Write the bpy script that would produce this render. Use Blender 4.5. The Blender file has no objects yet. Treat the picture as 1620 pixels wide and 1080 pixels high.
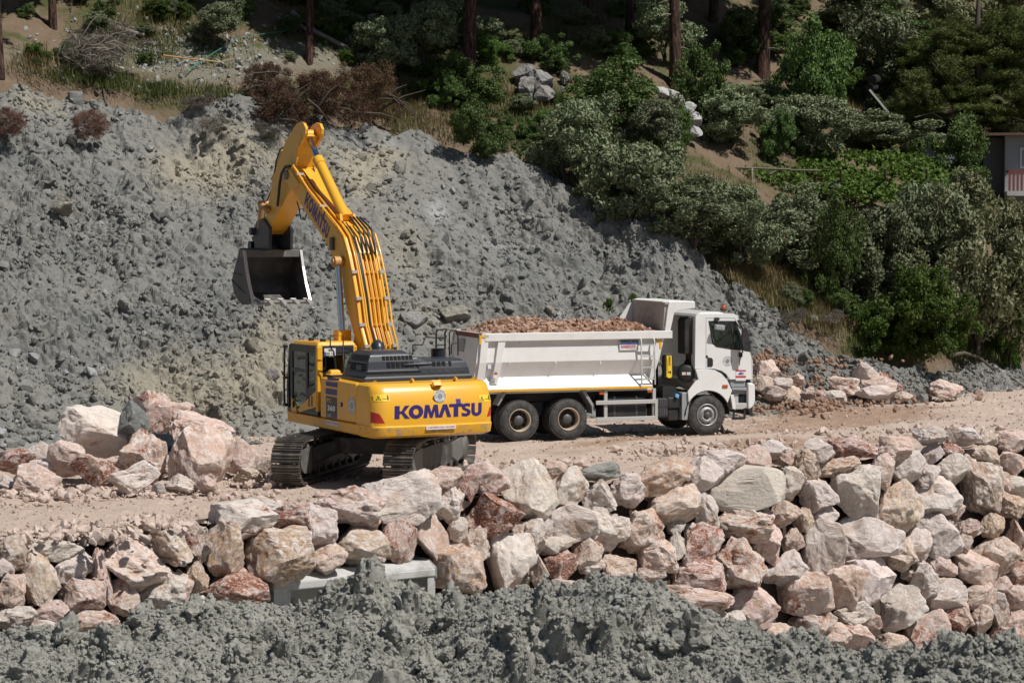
import bpy, bmesh, math, random
import numpy as np
from mathutils import Vector, Matrix, Euler, noise as mnoise

SC = bpy.context.scene
COL = SC.collection
R = math.radians
# ------------------------------------------------------------------ camera
F = 3600.0                      # focal length in pixels of a 1620 px wide picture (80 mm)
CAMH = 5.7
PITCH = math.atan(180.0 / F)
cam = bpy.data.cameras.new('camera'); camo = bpy.data.objects.new('camera', cam); COL.objects.link(camo)
cam.sensor_width = 36.0; cam.lens = F / 1620.0 * 36.0
cam.clip_start = 0.5; cam.clip_end = 2000
camo.location = (0, 0, CAMH); camo.rotation_euler = (math.pi / 2 - PITCH, 0, 0)
cam.dof.use_dof = True; cam.dof.focus_distance = 56.0; cam.dof.aperture_fstop = 2.5
SC.camera = camo
# ------------------------------------------------------------------ light
SUN = Vector((0.56, -0.386, 1.0)).normalized()
SUN_EL = math.asin(SUN.z); SUN_ROT = math.atan2(SUN.x, SUN.y)
W = bpy.data.worlds.new('World'); SC.world = W; W.use_nodes = True
wn = W.node_tree; wn.nodes.clear()
sky = wn.nodes.new('ShaderNodeTexSky'); sky.sky_type = 'NISHITA'; sky.sun_disc = False
sky.sun_elevation = SUN_EL; sky.sun_rotation = SUN_ROT; sky.altitude = 300; sky.dust_density = 1.0
wb = wn.nodes.new('ShaderNodeBackground'); wb.inputs['Strength'].default_value = 0.052
wo = wn.nodes.new('ShaderNodeOutputWorld')
wn.links.new(sky.outputs[0], wb.inputs[0]); wn.links.new(wb.outputs[0], wo.inputs[0])
sl = bpy.data.lights.new('sun', 'SUN'); sl.energy = 4.75; sl.angle = R(0.53); sl.color = (1.0, 0.955, 0.89)
so = bpy.data.objects.new('sun', sl); COL.objects.link(so); so.location = (30, -20, 60)
so.rotation_euler = (-SUN).to_track_quat('-Z', 'Y').to_euler()
vs = SC.view_settings; vs.view_transform = 'Standard'; vs.look = 'None'; vs.gamma = 1.0; vs.exposure = 0.0
vs.use_curve_mapping = False
try:
    SC.cycles.max_bounces = 6; SC.cycles.diffuse_bounces = 4; SC.cycles.glossy_bounces = 2
    SC.cycles.transparent_max_bounces = 6; SC.cycles.transmission_bounces = 3
    SC.cycles.caustics_reflective = False; SC.cycles.caustics_refractive = False
except Exception:
    pass

# ------------------------------------------------------------------ helpers: view geometry
CT, ST = math.cos(PITCH), math.sin(PITCH)
def ray(px, py):
    u = (px - 810) / F; v = (540 - py) / F
    return Vector((u, CT + v * ST, -ST + v * CT))
def at(px, py, Y):
    d = ray(px, py); return Vector((0, 0, CAMH)) + d * (Y / d.y)
def on_plane(px, py, o, n):
    d = ray(px, py); c = Vector((0, 0, CAMH))
    return c + d * ((o - c).dot(n) / d.dot(n))
def project(p):
    q = Vector(p) - Vector((0, 0, CAMH))
    zf = q.y * CT - q.z * ST; up = q.y * ST + q.z * CT
    return 810 + F * q.x / zf, 540 - F * up / zf

# ------------------------------------------------------------------ helpers: objects
def link(name, data, parent=None):
    o = bpy.data.objects.new(name, data); COL.objects.link(o)
    if parent is not None: o.parent = parent
    return o
def tag(o, label=None, cat=None, group=None, kind=None):
    if label: o['label'] = label
    if cat: o['category'] = cat
    if group: o['group'] = group
    if kind: o['kind'] = kind
    return o
def empty(name, loc, rz=0.0):
    o = link(name, None); o.location = loc; o.rotation_euler = (0, 0, rz); o.empty_display_size = 0.2
    return o
def npmesh(name, V, Fq, mat=None, smooth=False, attrs=None):
    V = np.asarray(V, np.float32); me = bpy.data.meshes.new(name)
    Fq = np.asarray(Fq, np.int32); k = Fq.shape[1]
    me.vertices.add(len(V)); me.vertices.foreach_set('co', V.ravel())
    me.loops.add(Fq.size); me.loops.foreach_set('vertex_index', Fq.ravel())
    me.polygons.add(len(Fq)); me.polygons.foreach_set('loop_start', np.arange(0, Fq.size, k, dtype=np.int32))
    me.polygons.foreach_set('use_smooth', np.full(len(Fq), bool(smooth)))
    for an, av in (attrs or {}).items():
        a = me.attributes.new(an, 'FLOAT', 'POINT'); a.data.foreach_set('value', np.asarray(av, np.float32).ravel())
    if mat: me.materials.append(mat)
    me.update(calc_edges=True)
    return me
def grid_faces(nu, nv):
    i = np.arange(nu * nv).reshape(nv, nu)
    return np.stack([i[:-1, :-1], i[:-1, 1:], i[1:, 1:], i[1:, :-1]], -1).reshape(-1, 4)

# ------------------------------------------------------------------ helpers: noise in numpy
def _h(ix, iy, iz, seed=0):
    n = (ix.astype(np.int64) * 73856093) ^ (iy.astype(np.int64) * 19349663) ^ (iz.astype(np.int64) * 83492791) ^ (seed * 2654435761)
    n = (n ^ (n >> 13)) & 0xffffffff
    n = (n * 1274126177) & 0xffffffff
    n = (n ^ (n >> 16)) & 0xffffffff
    n = (n * 2246822519) & 0xffffffff
    n = n ^ (n >> 13)
    return (n & 0xffffff) / float(0x1000000)
def vnoise(x, y, z, seed=0):
    x = np.asarray(x, float); y = np.asarray(y, float) + x * 0; z = np.asarray(z, float) + x * 0
    ix, iy, iz = np.floor(x), np.floor(y), np.floor(z)
    fx, fy, fz = x - ix, y - iy, z - iz
    fx = fx * fx * (3 - 2 * fx); fy = fy * fy * (3 - 2 * fy); fz = fz * fz * (3 - 2 * fz)
    r = 0
    for dx in (0, 1):
        for dy in (0, 1):
            for dz in (0, 1):
                w = (fx if dx else 1 - fx) * (fy if dy else 1 - fy) * (fz if dz else 1 - fz)
                r = r + w * _h(ix + dx, iy + dy, iz + dz, seed)
    return r * 2 - 1
def fbm(x, y, z, octs=4, lac=2.03, gain=0.5, seed=0):
    a, s, r = 1.0, 1.0, 0
    for k in range(octs):
        r = r + a * vnoise(np.asarray(x) * s + 17.3 * k, np.asarray(y) * s - 9.1 * k, np.asarray(z) * s + 3.7 * k, seed + k)
        a *= gain; s *= lac
    return r
def clods(x, y, cell, seed=0, dens=0.8, rmin=0.25, rmax=0.62, block=0.5, soft=False):
    """height (in units of cell) of lumps lying on a surface: rounded or block-shaped, tilted"""
    x = np.asarray(x, float) / cell; y = np.asarray(y, float) / cell
    ix, iy = np.floor(x), np.floor(y); out = np.zeros_like(x); zz = ix * 0
    for dx in (-1, 0, 1):
        for dy in (-1, 0, 1):
            cx, cy = ix + dx, iy + dy
            h = [_h(cx, cy, zz + k, seed) for k in range(7)]
            ox, oy = x - cx - h[0], y - cy - h[1]
            r = rmin + (rmax - rmin) * h[2] ** 2
            a = h[3] * 6.283; ca, sa = np.cos(a), np.sin(a)
            ex, ey = (ox * ca + oy * sa), (-ox * sa + oy * ca) * (1.0 + h[6] * 0.8)
            d2 = ex * ex + ey * ey
            rd = np.maximum(r * r - d2, 0) / r * 1.15 if soft else np.sqrt(np.maximum(r * r - d2, 0))
            bk = np.clip((r * 0.85 - np.maximum(np.abs(ex), np.abs(ey))) * 2.6, 0, r * 0.8) * (1 + (ex * (h[5] - .5) + ey * (h[6] - .5)) * 1.6 / r)
            hh = np.where(h[5] < block, bk, rd) * (h[4] < dens)
            out = np.maximum(out, hh)
    return out

# ------------------------------------------------------------------ helpers: materials
class NT:
    def __init__(s, name):
        s.m = bpy.data.materials.new(name); s.m.use_nodes = True; s.t = s.m.node_tree; s.t.nodes.clear()
        s.out = s.t.nodes.new('ShaderNodeOutputMaterial')
    def n(s, typ, **kw):
        nd = s.t.nodes.new(typ)
        for k, v in kw.items():
            if k.startswith('i_'):
                key = k[2:]; key = int(key) if key.isdigit() else key.replace('_', ' ')
                s.set(nd.inputs[key], v)
            else: setattr(nd, k, v)
        return nd
    def set(s, inp, v):
        if hasattr(v, 'is_output') or isinstance(v, bpy.types.NodeSocket): s.t.links.new(v, inp)
        else:
            if isinstance(v, (tuple, list)) and len(v) == 3 and inp.type == 'RGBA': v = (*v, 1)
            inp.default_value = v
    def noise(s, vec, scale, detail=4, rough=0.55, dist=0.0):
        nd = s.n('ShaderNodeTexNoise'); nd.inputs['Scale'].default_value = scale; nd.inputs['Detail'].default_value = detail
        nd.inputs['Roughness'].default_value = rough; nd.inputs['Distortion'].default_value = dist
        s.t.links.new(vec, nd.inputs['Vector']); return nd.outputs['Fac']
    def ramp(s, fac, a, b, smooth=True):
        nd = s.n('ShaderNodeMapRange'); nd.interpolation_type = 'SMOOTHSTEP' if smooth else 'LINEAR'
        s.set(nd.inputs['Value'], fac); s.set(nd.inputs['From Min'], a); s.set(nd.inputs['From Max'], b)
        return nd.outputs['Result']
    def mix(s, fac, a, b, mode='MIX'):
        nd = s.n('ShaderNodeMix', data_type='RGBA', blend_type=mode)
        s.set(nd.inputs[0], fac); s.set(nd.inputs[6], a); s.set(nd.inputs[7], b); return nd.outputs[2]
    def math(s, op, a, b=0.0, clamp=False):
        nd = s.n('ShaderNodeMath', operation=op, use_clamp=clamp); s.set(nd.inputs[0], a); s.set(nd.inputs[1], b); return nd.outputs[0]
    def coord(s, which='Object'):
        return s.n('ShaderNodeTexCoord').outputs[which]
    def bump(s, h, strength=0.4, dist=0.02):
        nd = s.n('ShaderNodeBump'); nd.inputs['Strength'].default_value = strength; nd.inputs['Distance'].default_value = dist
        s.t.links.new(h, nd.inputs['Height']); return nd.outputs['Normal']
    def bsdf(s, color, rough=0.6, metal=0.0, normal=None, spec=0.5, coat=0.0):
        b = s.n('ShaderNodeBsdfPrincipled'); s.set(b.inputs['Base Color'], color); s.set(b.inputs['Roughness'], rough)
        s.set(b.inputs['Metallic'], metal); b.inputs['Specular IOR Level'].default_value = spec
        if coat: b.inputs['Coat Weight'].default_value = coat; b.inputs['Coat Roughness'].default_value = 0.08
        if normal is not None: s.t.links.new(normal, b.inputs['Normal'])
        return b.outputs[0]
    def done(s, sh):
        s.t.links.new(sh, s.out.inputs['Surface']); return s.m

def paint(name, col, rough=0.35, dirt=0.25, dirtcol=(0.33, 0.27, 0.22), metal=0.0, spec=0.5, coat=0.0, sc=1.6, chip=0.0):
    k = NT(name); c = k.coord('Object')
    n1 = k.noise(c, sc, 6, 0.65); n2 = k.noise(c, sc * 9, 3, 0.6)
    f = k.math('MULTIPLY', k.ramp(n1, 0.42, 0.8), dirt)
    f2 = k.math('MULTIPLY', k.ramp(n2, 0.55, 0.8), dirt * 0.6)
    f = k.math('ADD', f, f2, True)
    colr = k.mix(f, col, dirtcol)
    if chip:
        colr = k.mix(k.math('MULTIPLY', k.ramp(k.noise(c, 7, 5, 0.7), 0.72 - chip, 0.74 - chip), 0.8), colr, (0.16, 0.15, 0.14))
    rg = k.math('ADD', k.math('MULTIPLY', f, 0.5), rough, True)
    return k.done(k.bsdf(colr, rg, metal, None, spec, coat))
def cw_paint():
    k = NT('counterweight_yellow_paint'); c = k.coord('Object'); sx = k.n('ShaderNodeSeparateXYZ'); k.t.links.new(c, sx.inputs[0])
    n1 = k.noise(c, 1.6, 6, .65); n2 = k.noise(c, 5, 6, .7); n3 = k.noise(c, 22, 4, .7)
    col = k.mix(k.math('MULTIPLY', k.ramp(n1, .42, .8), .28), (0.80, 0.41, 0.026), (.46, .31, .16))
    low = k.ramp(sx.outputs[2], 1.46, 1.36)
    sc_ = k.math('MULTIPLY', low, k.ramp(n2, .50, .60)); col = k.mix(k.math('MULTIPLY', sc_, .8), col, k.mix(n3, (.16, .14, .11), (.46, .40, .30)))
    col = k.mix(k.math('MULTIPLY', k.ramp(n3, .66, .74), .25), col, (.45, .34, .22))
    return k.done(k.bsdf(col, k.math('ADD', .34, k.math('MULTIPLY', sc_, .4)), 0, None, .5, .15))
def plain(name, col, rough=0.5, metal=0.0, bump=0.0, var=0.2, sc=8.0):
    k = NT(name); c = k.coord('Object'); n1 = k.noise(c, sc, 5, 0.6)
    d = tuple(x * (1 - var) for x in col); e = tuple(min(1, x * (1 + var)) for x in col)
    colr = k.mix(n1, d, e)
    nm = k.bump(k.noise(c, sc * 5, 4, 0.6), bump, 0.01) if bump else None
    return k.done(k.bsdf(colr, rough, metal, nm))
M = {}
M['cw'] = cw_paint()
M['yellow'] = paint('yellow_paint', (0.80, 0.41, 0.026), 0.34, 0.26, (0.46, 0.31, 0.16), coat=0.2)
M['yellow_worn'] = paint('worn_yellow_paint', (0.72, 0.34, 0.025), 0.5, 0.35, (0.40, 0.27, 0.14), chip=0.03)
M['rust_yellow'] = paint('rubbed_yellow_steel', (0.50, 0.27, 0.09), 0.5, 0.6, (0.30, 0.19, 0.10))
M['dark'] = paint('dark_grey_paint', (0.028, 0.031, 0.038), 0.35, 0.12, (0.2, 0.18, 0.16))
M['hood'] = paint('hood_charcoal_plastic', (0.036, 0.042, 0.052), 0.33, 0.10, (0.2, 0.18, 0.16), coat=0.1)
M['black'] = plain('black_rubber_hose', (0.014, 0.014, 0.015), 0.5, var=0.2)
M['void'] = plain('black_grille', (0.006, 0.006, 0.006), 0.9)
M['steel'] = paint('worn_track_steel', (0.12, 0.108, 0.095), 0.5, 0.85, (0.33, 0.275, 0.215), metal=0.35, sc=4)
M['frame_steel'] = paint('dusty_dark_steel', (0.04, 0.039, 0.038), 0.55, 0.75, (0.25, 0.225, 0.19), sc=3)
M['cover_grey'] = paint('dusty_grey_steel', (0.12, 0.12, 0.115), 0.5, 0.6, (0.33, 0.30, 0.26), sc=3)
M['chrome'] = plain('chromed_rod', (0.62, 0.62, 0.62), 0.12, 1.0, var=0.03)
M['sky_tinted_rod'] = plain('chromed_rod_painted_sky_tint', (0.55, 0.58, 0.66), 0.10, 1.0, var=0.03)  # blue of the reflected sky put into the chrome colour
M['bucket'] = paint('scuffed_bucket_steel', (0.085, 0.08, 0.078), 0.5, 0.7, (0.27, 0.25, 0.235), metal=0.3, sc=3)
M['bucket_edge'] = plain('polished_bucket_edge', (0.50, 0.48, 0.46), 0.33, 0.55, var=0.25, sc=14)
M['white'] = paint('white_truck_paint', (0.78, 0.78, 0.77), 0.30, 0.17, (0.46, 0.39, 0.33), coat=0.3)
M['bed_white'] = paint('dusty_white_bed_paint', (0.75, 0.75, 0.74), 0.42, 0.24, (0.45, 0.37, 0.31), chip=0.0, sc=2.5)
M['bed_inner'] = paint('scraped_bed_inside', (0.42, 0.38, 0.34), 0.6, 0.8, (0.22, 0.13, 0.08), sc=2.2)
M['cabgrey'] = plain('grey_step_plastic', (0.30, 0.31, 0.33), 0.55, var=0.15)
M['truck_dark'] = paint('dusty_black_plastic', (0.018, 0.018, 0.019), 0.55, 0.22, (0.16, 0.14, 0.12))
M['alu'] = paint('dull_aluminium', (0.52, 0.52, 0.50), 0.5, 0.35, (0.40, 0.36, 0.31), metal=0.25)
M['rim_tan'] = paint('dusty_cream_rim', (0.42, 0.35, 0.26), 0.55, 0.45, (0.28, 0.21, 0.15))
M['rust_red'] = plain('rusty_red_brown_steel', (0.17, 0.06, 0.045), 0.7, var=0.4)
M['rim_disc'] = paint('dark_brown_wheel_disc', (0.055, 0.042, 0.034), 0.6, 0.5, (0.12, 0.085, 0.06))
M['rim_grey'] = paint('silver_rim', (0.42, 0.42, 0.42), 0.45, 0.4, (0.30, 0.26, 0.22), metal=0.4)
M['hub'] = plain('dark_hub', (0.10, 0.10, 0.105), 0.5, 0.3, var=0.3)
M['orange_lens'] = plain('orange_lens', (0.42, 0.085, 0.02), 0.3)
M['red_lens'] = plain('red_lens', (0.50, 0.03, 0.03), 0.3)
M['yellow_strip'] = plain('yellow_reflective_strip', (0.78, 0.42, 0.03), 0.45)
M['purple'] = plain('dark_violet_lettering', (0.045, 0.024, 0.165), 0.4, var=0.05)
M['decal_white'] = plain('white_sticker', (0.72, 0.72, 0.71), 0.45, var=0.06)
M['decal_grey'] = plain('grey_print', (0.23, 0.25, 0.27), 0.5)
M['decal_black'] = plain('black_print', (0.015, 0.015, 0.016), 0.5)
M['decal_red'] = plain('red_print', (0.50, 0.04, 0.05), 0.5)
M['decal_yellow'] = plain('yellow_sticker', (0.85, 0.58, 0.03), 0.45, var=0.05)
M['decal_blue'] = plain('blue_print', (0.03, 0.09, 0.40), 0.5)
M['concrete'] = paint('precast_concrete', (0.48, 0.48, 0.465), 0.85, 0.75, (0.20, 0.195, 0.175), sc=2.4, chip=0.06)
M['cap_blue'] = plain('light_blue_cap', (0.16, 0.45, 0.75), 0.4)
M['seat'] = plain('dark_seat', (0.03, 0.03, 0.033), 0.8)
def tyre_mat():
    k = NT('dusty_tyre_rubber'); c = k.coord('Object'); n1 = k.noise(c, 6, 6, 0.6)
    f = k.math('MULTIPLY', k.ramp(n1, 0.25, 0.85), 0.75)
    return k.done(k.bsdf(k.mix(f, (0.022, 0.022, 0.023), (0.13, 0.12, 0.11)), 0.8))
M['tyre'] = tyre_mat()
def glass_mat(name, tint, gl=0.12, rough=0.03):
    k = NT(name); t = k.n('ShaderNodeBsdfTransparent', i_Color=tint); g = k.n('ShaderNodeBsdfGlossy', i_Color=(1, 1, 1), i_Roughness=rough)
    fr = k.n('ShaderNodeFresnel', i_IOR=1.5).outputs[0]
    mx = k.n('ShaderNodeMixShader'); k.set(mx.inputs[0], k.math('ADD', k.math('MULTIPLY', fr, 0.9), gl, True))
    k.t.links.new(t.outputs[0], mx.inputs[1]); k.t.links.new(g.outputs[0], mx.inputs[2])
    return k.done(mx.outputs[0])
M['glass'] = glass_mat('tinted_green_glass', (0.70, 0.80, 0.76), 0.03)
M['glass_dark'] = glass_mat('dark_cab_glass', (0.66, 0.76, 0.72), 0.08)

# ------------------------------------------------------------------ helpers: mesh builder
class MB:
    def __init__(s): s.v = []; s.f = []; s.sm = []
    def add(s, vs, fs, smooth=False):
        b = len(s.v); s.v += [tuple(v) for v in vs]
        s.f += [tuple(i + b for i in f) for f in fs]; s.sm += [smooth] * len(fs)
        return s
    def box(s, c, size, mat=None):
        hx, hy, hz = size[0] / 2, size[1] / 2, size[2] / 2
        P = [Vector((sx * hx, sy * hy, sz * hz)) for sx in (-1, 1) for sy in (-1, 1) for sz in (-1, 1)]
        if mat is not None: P = [mat @ p for p in P]
        P = [p + Vector(c) for p in P]
        return s.add(P, [(0, 1, 3, 2), (4, 6, 7, 5), (0, 4, 5, 1), (2, 3, 7, 6), (0, 2, 6, 4), (1, 5, 7, 3)])
    def b2(s, x0, x1, y0, y1, z0, z1):
        return s.box(((x0 + x1) / 2, (y0 + y1) / 2, (z0 + z1) / 2), (abs(x1 - x0), abs(y1 - y0), abs(z1 - z0)))
    def prism(s, poly, plane, a, b, cap=True, smooth=False):
        """poly in the given plane ('xz','xy','yz') extruded from a to b along the third axis"""
        def P(p, t):
            return {'xz': (p[0], t, p[1]), 'xy': (p[0], p[1], t), 'yz': (t, p[0], p[1])}[plane]
        n = len(poly); vs = [P(p, a) for p in poly] + [P(p, b) for p in poly]
        s.add(vs, [(i, (i + 1) % n, (i + 1) % n + n, i + n) for i in range(n)], smooth)
        if cap: s.add(vs, [tuple(range(n))[::-1], tuple(range(n, 2 * n))])
        return s
    def loft(s, loops, cap=True, smooth=False):
        n = len(loops[0]); vs = [p for l in loops for p in l]; fs = []
        for k in range(len(loops) - 1):
            fs += [(k * n + i, k * n + (i + 1) % n, (k + 1) * n + (i + 1) % n, (k + 1) * n + i) for i in range(n)]
        s.add(vs, fs, smooth)
        if cap: s.add(vs, [tuple(range(n))[::-1], tuple(range((len(loops) - 1) * n, len(loops) * n))])
        return s
    def tube(s, pts, r, seg=8, cap=True, smooth=True):
        pts = [Vector(p) for p in pts]; n = len(pts); rs = r if isinstance(r, (list, tuple)) else [r] * n
        loops = []; prev = None
        for i, p in enumerate(pts):
            t = (pts[min(i + 1, n - 1)] - pts[max(i - 1, 0)]).normalized()
            if prev is None:
                up = Vector((0, 0, 1)) if abs(t.z) < 0.9 else Vector((1, 0, 0)); a = t.cross(up).normalized()
            else: a = (prev - t * prev.dot(t)).normalized()
            prev = a; b = t.cross(a)
            loops.append([p + (a * math.cos(2 * math.pi * k / seg) + b * math.sin(2 * math.pi * k / seg)) * rs[i] for k in range(seg)])
        return s.loft(loops, cap, smooth)
    def cyl(s, p0, p1, r, seg=16, smooth=True): return s.tube([p0, p1], r, seg, True, smooth)
    def lathe(s, prof, origin, axis, seg=32, smooth=True):
        """prof: list of (radius, offset along axis)"""
        ax = Vector(axis).normalized(); up = Vector((0, 0, 1)) if abs(ax.z) < 0.9 else Vector((1, 0, 0))
        a = ax.cross(up).normalized(); b = ax.cross(a); o = Vector(origin)
        loops = [[o + ax * h + (a * math.cos(2 * math.pi * k / seg) + b * math.sin(2 * math.pi * k / seg)) * max(r, 1e-4) for k in range(seg)] for r, h in prof]
        return s.loft(loops, False, smooth)
    def mesh(s, name, mat):
        me = bpy.data.meshes.new(name); me.from_pydata(s.v, [], s.f)
        me.polygons.foreach_set('use_smooth', s.sm)
        bm = bmesh.new(); bm.from_mesh(me); bmesh.ops.recalc_face_normals(bm, faces=bm.faces); bm.to_mesh(me); bm.free()
        me.materials.append(mat); me.update(); return me
    def build(s, name, mat, parent=None, bevel=0.0, label=None, seg=2):
        o = link(name, s.mesh(name, mat), parent)
        if bevel:
            w = o.modifiers.new('weld', 'WELD'); w.merge_threshold = 0.0005
            m = o.modifiers.new('bevel', 'BEVEL'); m.width = bevel; m.segments = seg; m.limit_method = 'ANGLE'; m.angle_limit = R(35)
            m.harden_normals = False
        if label: o['label'] = label
        return o
def frame(o, xd, yd):
    x = Vector(xd).normalized(); y = Vector(yd); y = (y - x * x.dot(y)).normalized(); z = x.cross(y)
    m = Matrix((x, y, z)).transposed().to_4x4(); m.translation = Vector(o); return m
def lettering(name, body, w, h, mat, parent, mtx, bold=0.0, shear=0.0, font_sp=1.0):
    """flat print: text fitted into w x h metres, its centre at mtx"""
    cu = bpy.data.curves.new(name, 'FONT'); cu.body = body; cu.align_x = 'CENTER'; cu.align_y = 'CENTER'; cu.size = 1.0
    cu.offset = bold; cu.shear = shear; cu.space_character = font_sp; cu.extrude = 0.0; cu.resolution_u = 3
    t = bpy.data.objects.new(name, cu); COL.objects.link(t)
    dg = bpy.context.evaluated_depsgraph_get(); me = bpy.data.meshes.new_from_object(t.evaluated_get(dg))
    bpy.data.objects.remove(t); n = len(me.vertices); co = np.zeros(n * 3, np.float32); me.vertices.foreach_get('co', co); co = co.reshape(-1, 3)
    lo, hi = co.min(0), co.max(0); co = (co - (lo + hi) / 2) * np.array([w / (hi[0] - lo[0]), h / (hi[1] - lo[1]), 0])
    P = np.array(mtx.to_3x3()); co = co @ P.T + np.array(mtx.translation)
    me.vertices.foreach_set('co', co.astype(np.float32).ravel()); me.materials.clear(); me.materials.append(mat); me.update()
    me.name = name
    return link(name, me, parent)
def plate(name, w, h, mat, parent, mtx, label=None):
    P = [mtx @ Vector((x * w / 2, y * h / 2, 0)) for x, y in ((-1, -1), (1, -1), (1, 1), (-1, 1))]
    return MB().add(P, [(0, 1, 2, 3)]).build(name, mat, parent, label=label)
def lift(m, d): return m @ Matrix.Translation((0, 0, d))
def disc_pts(m, rx, ry, z=0, n=28): return [m @ Vector((rx * math.cos(6.2832 * k / n), ry * math.sin(6.2832 * k / n), z)) for k in range(n)]
def emblem(parent, m, r, white=True, pm=None):
    """round municipal seal: disc, ring of print and a small cross-shaped badge"""
    pm = pm or M['decal_grey']; root = parent
    if white:
        MB().add(disc_pts(m, r, r), [tuple(range(28))]).build('round_sticker', M['decal_white'], root)
    b = MB()
    for r0, r1, cut in ((0.97, 0.92, 0), (0.66, 0.63, 0)):
        A = disc_pts(m, r * r0, r * r0, 0.003); B = disc_pts(m, r * r1, r * r1, 0.003)
        b.add(A + B, [(i, (i + 1) % 28, 28 + (i + 1) % 28, 28 + i) for i in range(28)])
    for k in range(22):
        a = -0.25 + k * (math.pi + 0.5) / 21; c = Vector((math.cos(a), math.sin(a), 0)); t = Vector((-c.y, c.x, 0))
        q = [c * 0.72 + t * 0.03, c * 0.72 - t * 0.03, c * 0.86 - t * 0.03, c * 0.86 + t * 0.03]
        if k % 6 != 5: b.add([m @ (p * r + Vector((0, 0, 0.003))) for p in q], [(0, 1, 2, 3)])
    for k in range(5):
        a = -2.1 + k * 0.27; c = Vector((math.cos(a), math.sin(a), 0)); t = Vector((-c.y, c.x, 0))
        q = [c * 0.72 + t * 0.05, c * 0.72 - t * 0.05, c * 0.87 - t * 0.05, c * 0.87 + t * 0.05]
        b.add([m @ (p * r + Vector((0, 0, 0.003))) for p in q], [(0, 1, 2, 3)])
    for (x, y, w, h) in ((0, 0, .12, .12), (0, .32, .22, .1), (0, -.32, .22, .1), (.32, 0, .1, .22), (-.32, 0, .1, .22), (.18, .18, .07, .07), (-.18, .18, .07, .07), (.18, -.18, .07, .07), (-.18, -.18, .07, .07)):
        b.add([m @ Vector(((x + sx * w) * r, (y + sy * h) * r, 0.003)) for sx, sy in ((-1, -1), (1, -1), (1, 1), (-1, 1))], [(0, 1, 2, 3)])
    b.build('seal_print', pm, root)
# ================================================================== terrain
TOE = ([-400, -100, 0, 200, 430, 600, 800, 1000, 1200, 1450, 1620, 1900], [53, 55.5, 57, 59.5, 62.5, 65, 67.5, 69, 71.5, 76.5, 82, 92])
RIDGE = ([-400, 0, 60, 150, 190, 250, 320, 370, 400, 425, 460, 500, 560, 620, 660, 700, 760, 800, 850, 880, 940, 1000, 1050, 1100, 1150, 1200, 1250, 1300, 1350, 1400, 1480, 1550, 1620, 1900],
         [128, 132, 128, 133, 141, 156, 158, 150, 158, 186, 192, 188, 196, 212, 204, 226, 245, 254, 268, 285, 311, 342, 375, 401, 434, 466, 497, 524, 549, 566, 570, 566, 580, 600])
WT = ([-400, -200, 0, 300, 632, 900, 1100, 1300, 1500, 1620, 1800, 2100], [37, 39, 41, 43.8, 47.3, 49.8, 51.8, 55.0, 58.2, 60, 63, 68])
SLOPE = 0.62
def toeD(px): return np.interp(px, *TOE)
def el(py):                                    # rise per metre of distance for a picture row
    v = (540 - np.asarray(py, float)) / F
    return (v * CT - ST) / (CT + v * ST)
def rowof(D, z):                               # picture row of a point
    q = (np.asarray(z) - CAMH) / D
    return 540 - F * (ST + q * CT) / (CT - q * ST)
def ridgeD(px):
    t = toeD(px); e = el(np.interp(px, *RIDGE)); return (CAMH + SLOPE * t) / (SLOPE - e)
def ridgeZ(px): return SLOPE * (ridgeD(px) - toeD(px))
def spoilZ(px, D):
    d = np.asarray(D) - toeD(px)
    return np.where(d > 0, SLOPE * d, 0) - 0.25 * np.exp(-np.abs(d) / 1.2)
def natZ(px, D):
    d = np.asarray(D) - ridgeD(px)
    s = np.interp(px, [0, 400, 900, 1300, 1620], [.52, .5, .5, .47, .45])
    X = (np.asarray(px) - 810) / F * np.asarray(D)
    return ridgeZ(px) - 0.35 + s * d + 0.5 * vnoise(X / 5.0, np.asarray(D) / 4.0, 0, 5) * np.clip(d / 4, 0, 1) + 0.15 * vnoise(X / 1.3, np.asarray(D) / 1.1, 3, 6)
def groundZ(px, D):
    return np.where(np.asarray(D) < ridgeD(px), spoilZ(px, D), natZ(px, D))
def hillpos(px, py):
    Ds = np.arange(55, 175, 0.1); zr = CAMH + Ds * el(py); zg = groundZ(np.full_like(Ds, px), Ds)
    k = np.argmax(zg > zr) if (zg > zr).any() else len(Ds) - 1
    D = Ds[k]; return Vector(((px - 810) / F * D, D, float(zg[k])))
def gauss(px, py, blobs):
    r = 0
    for (cx, cy, sx, sy, a) in blobs: r = r + a * np.exp(-((px - cx) / sx) ** 2 - ((py - cy) / sy) ** 2)
    return r

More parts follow.
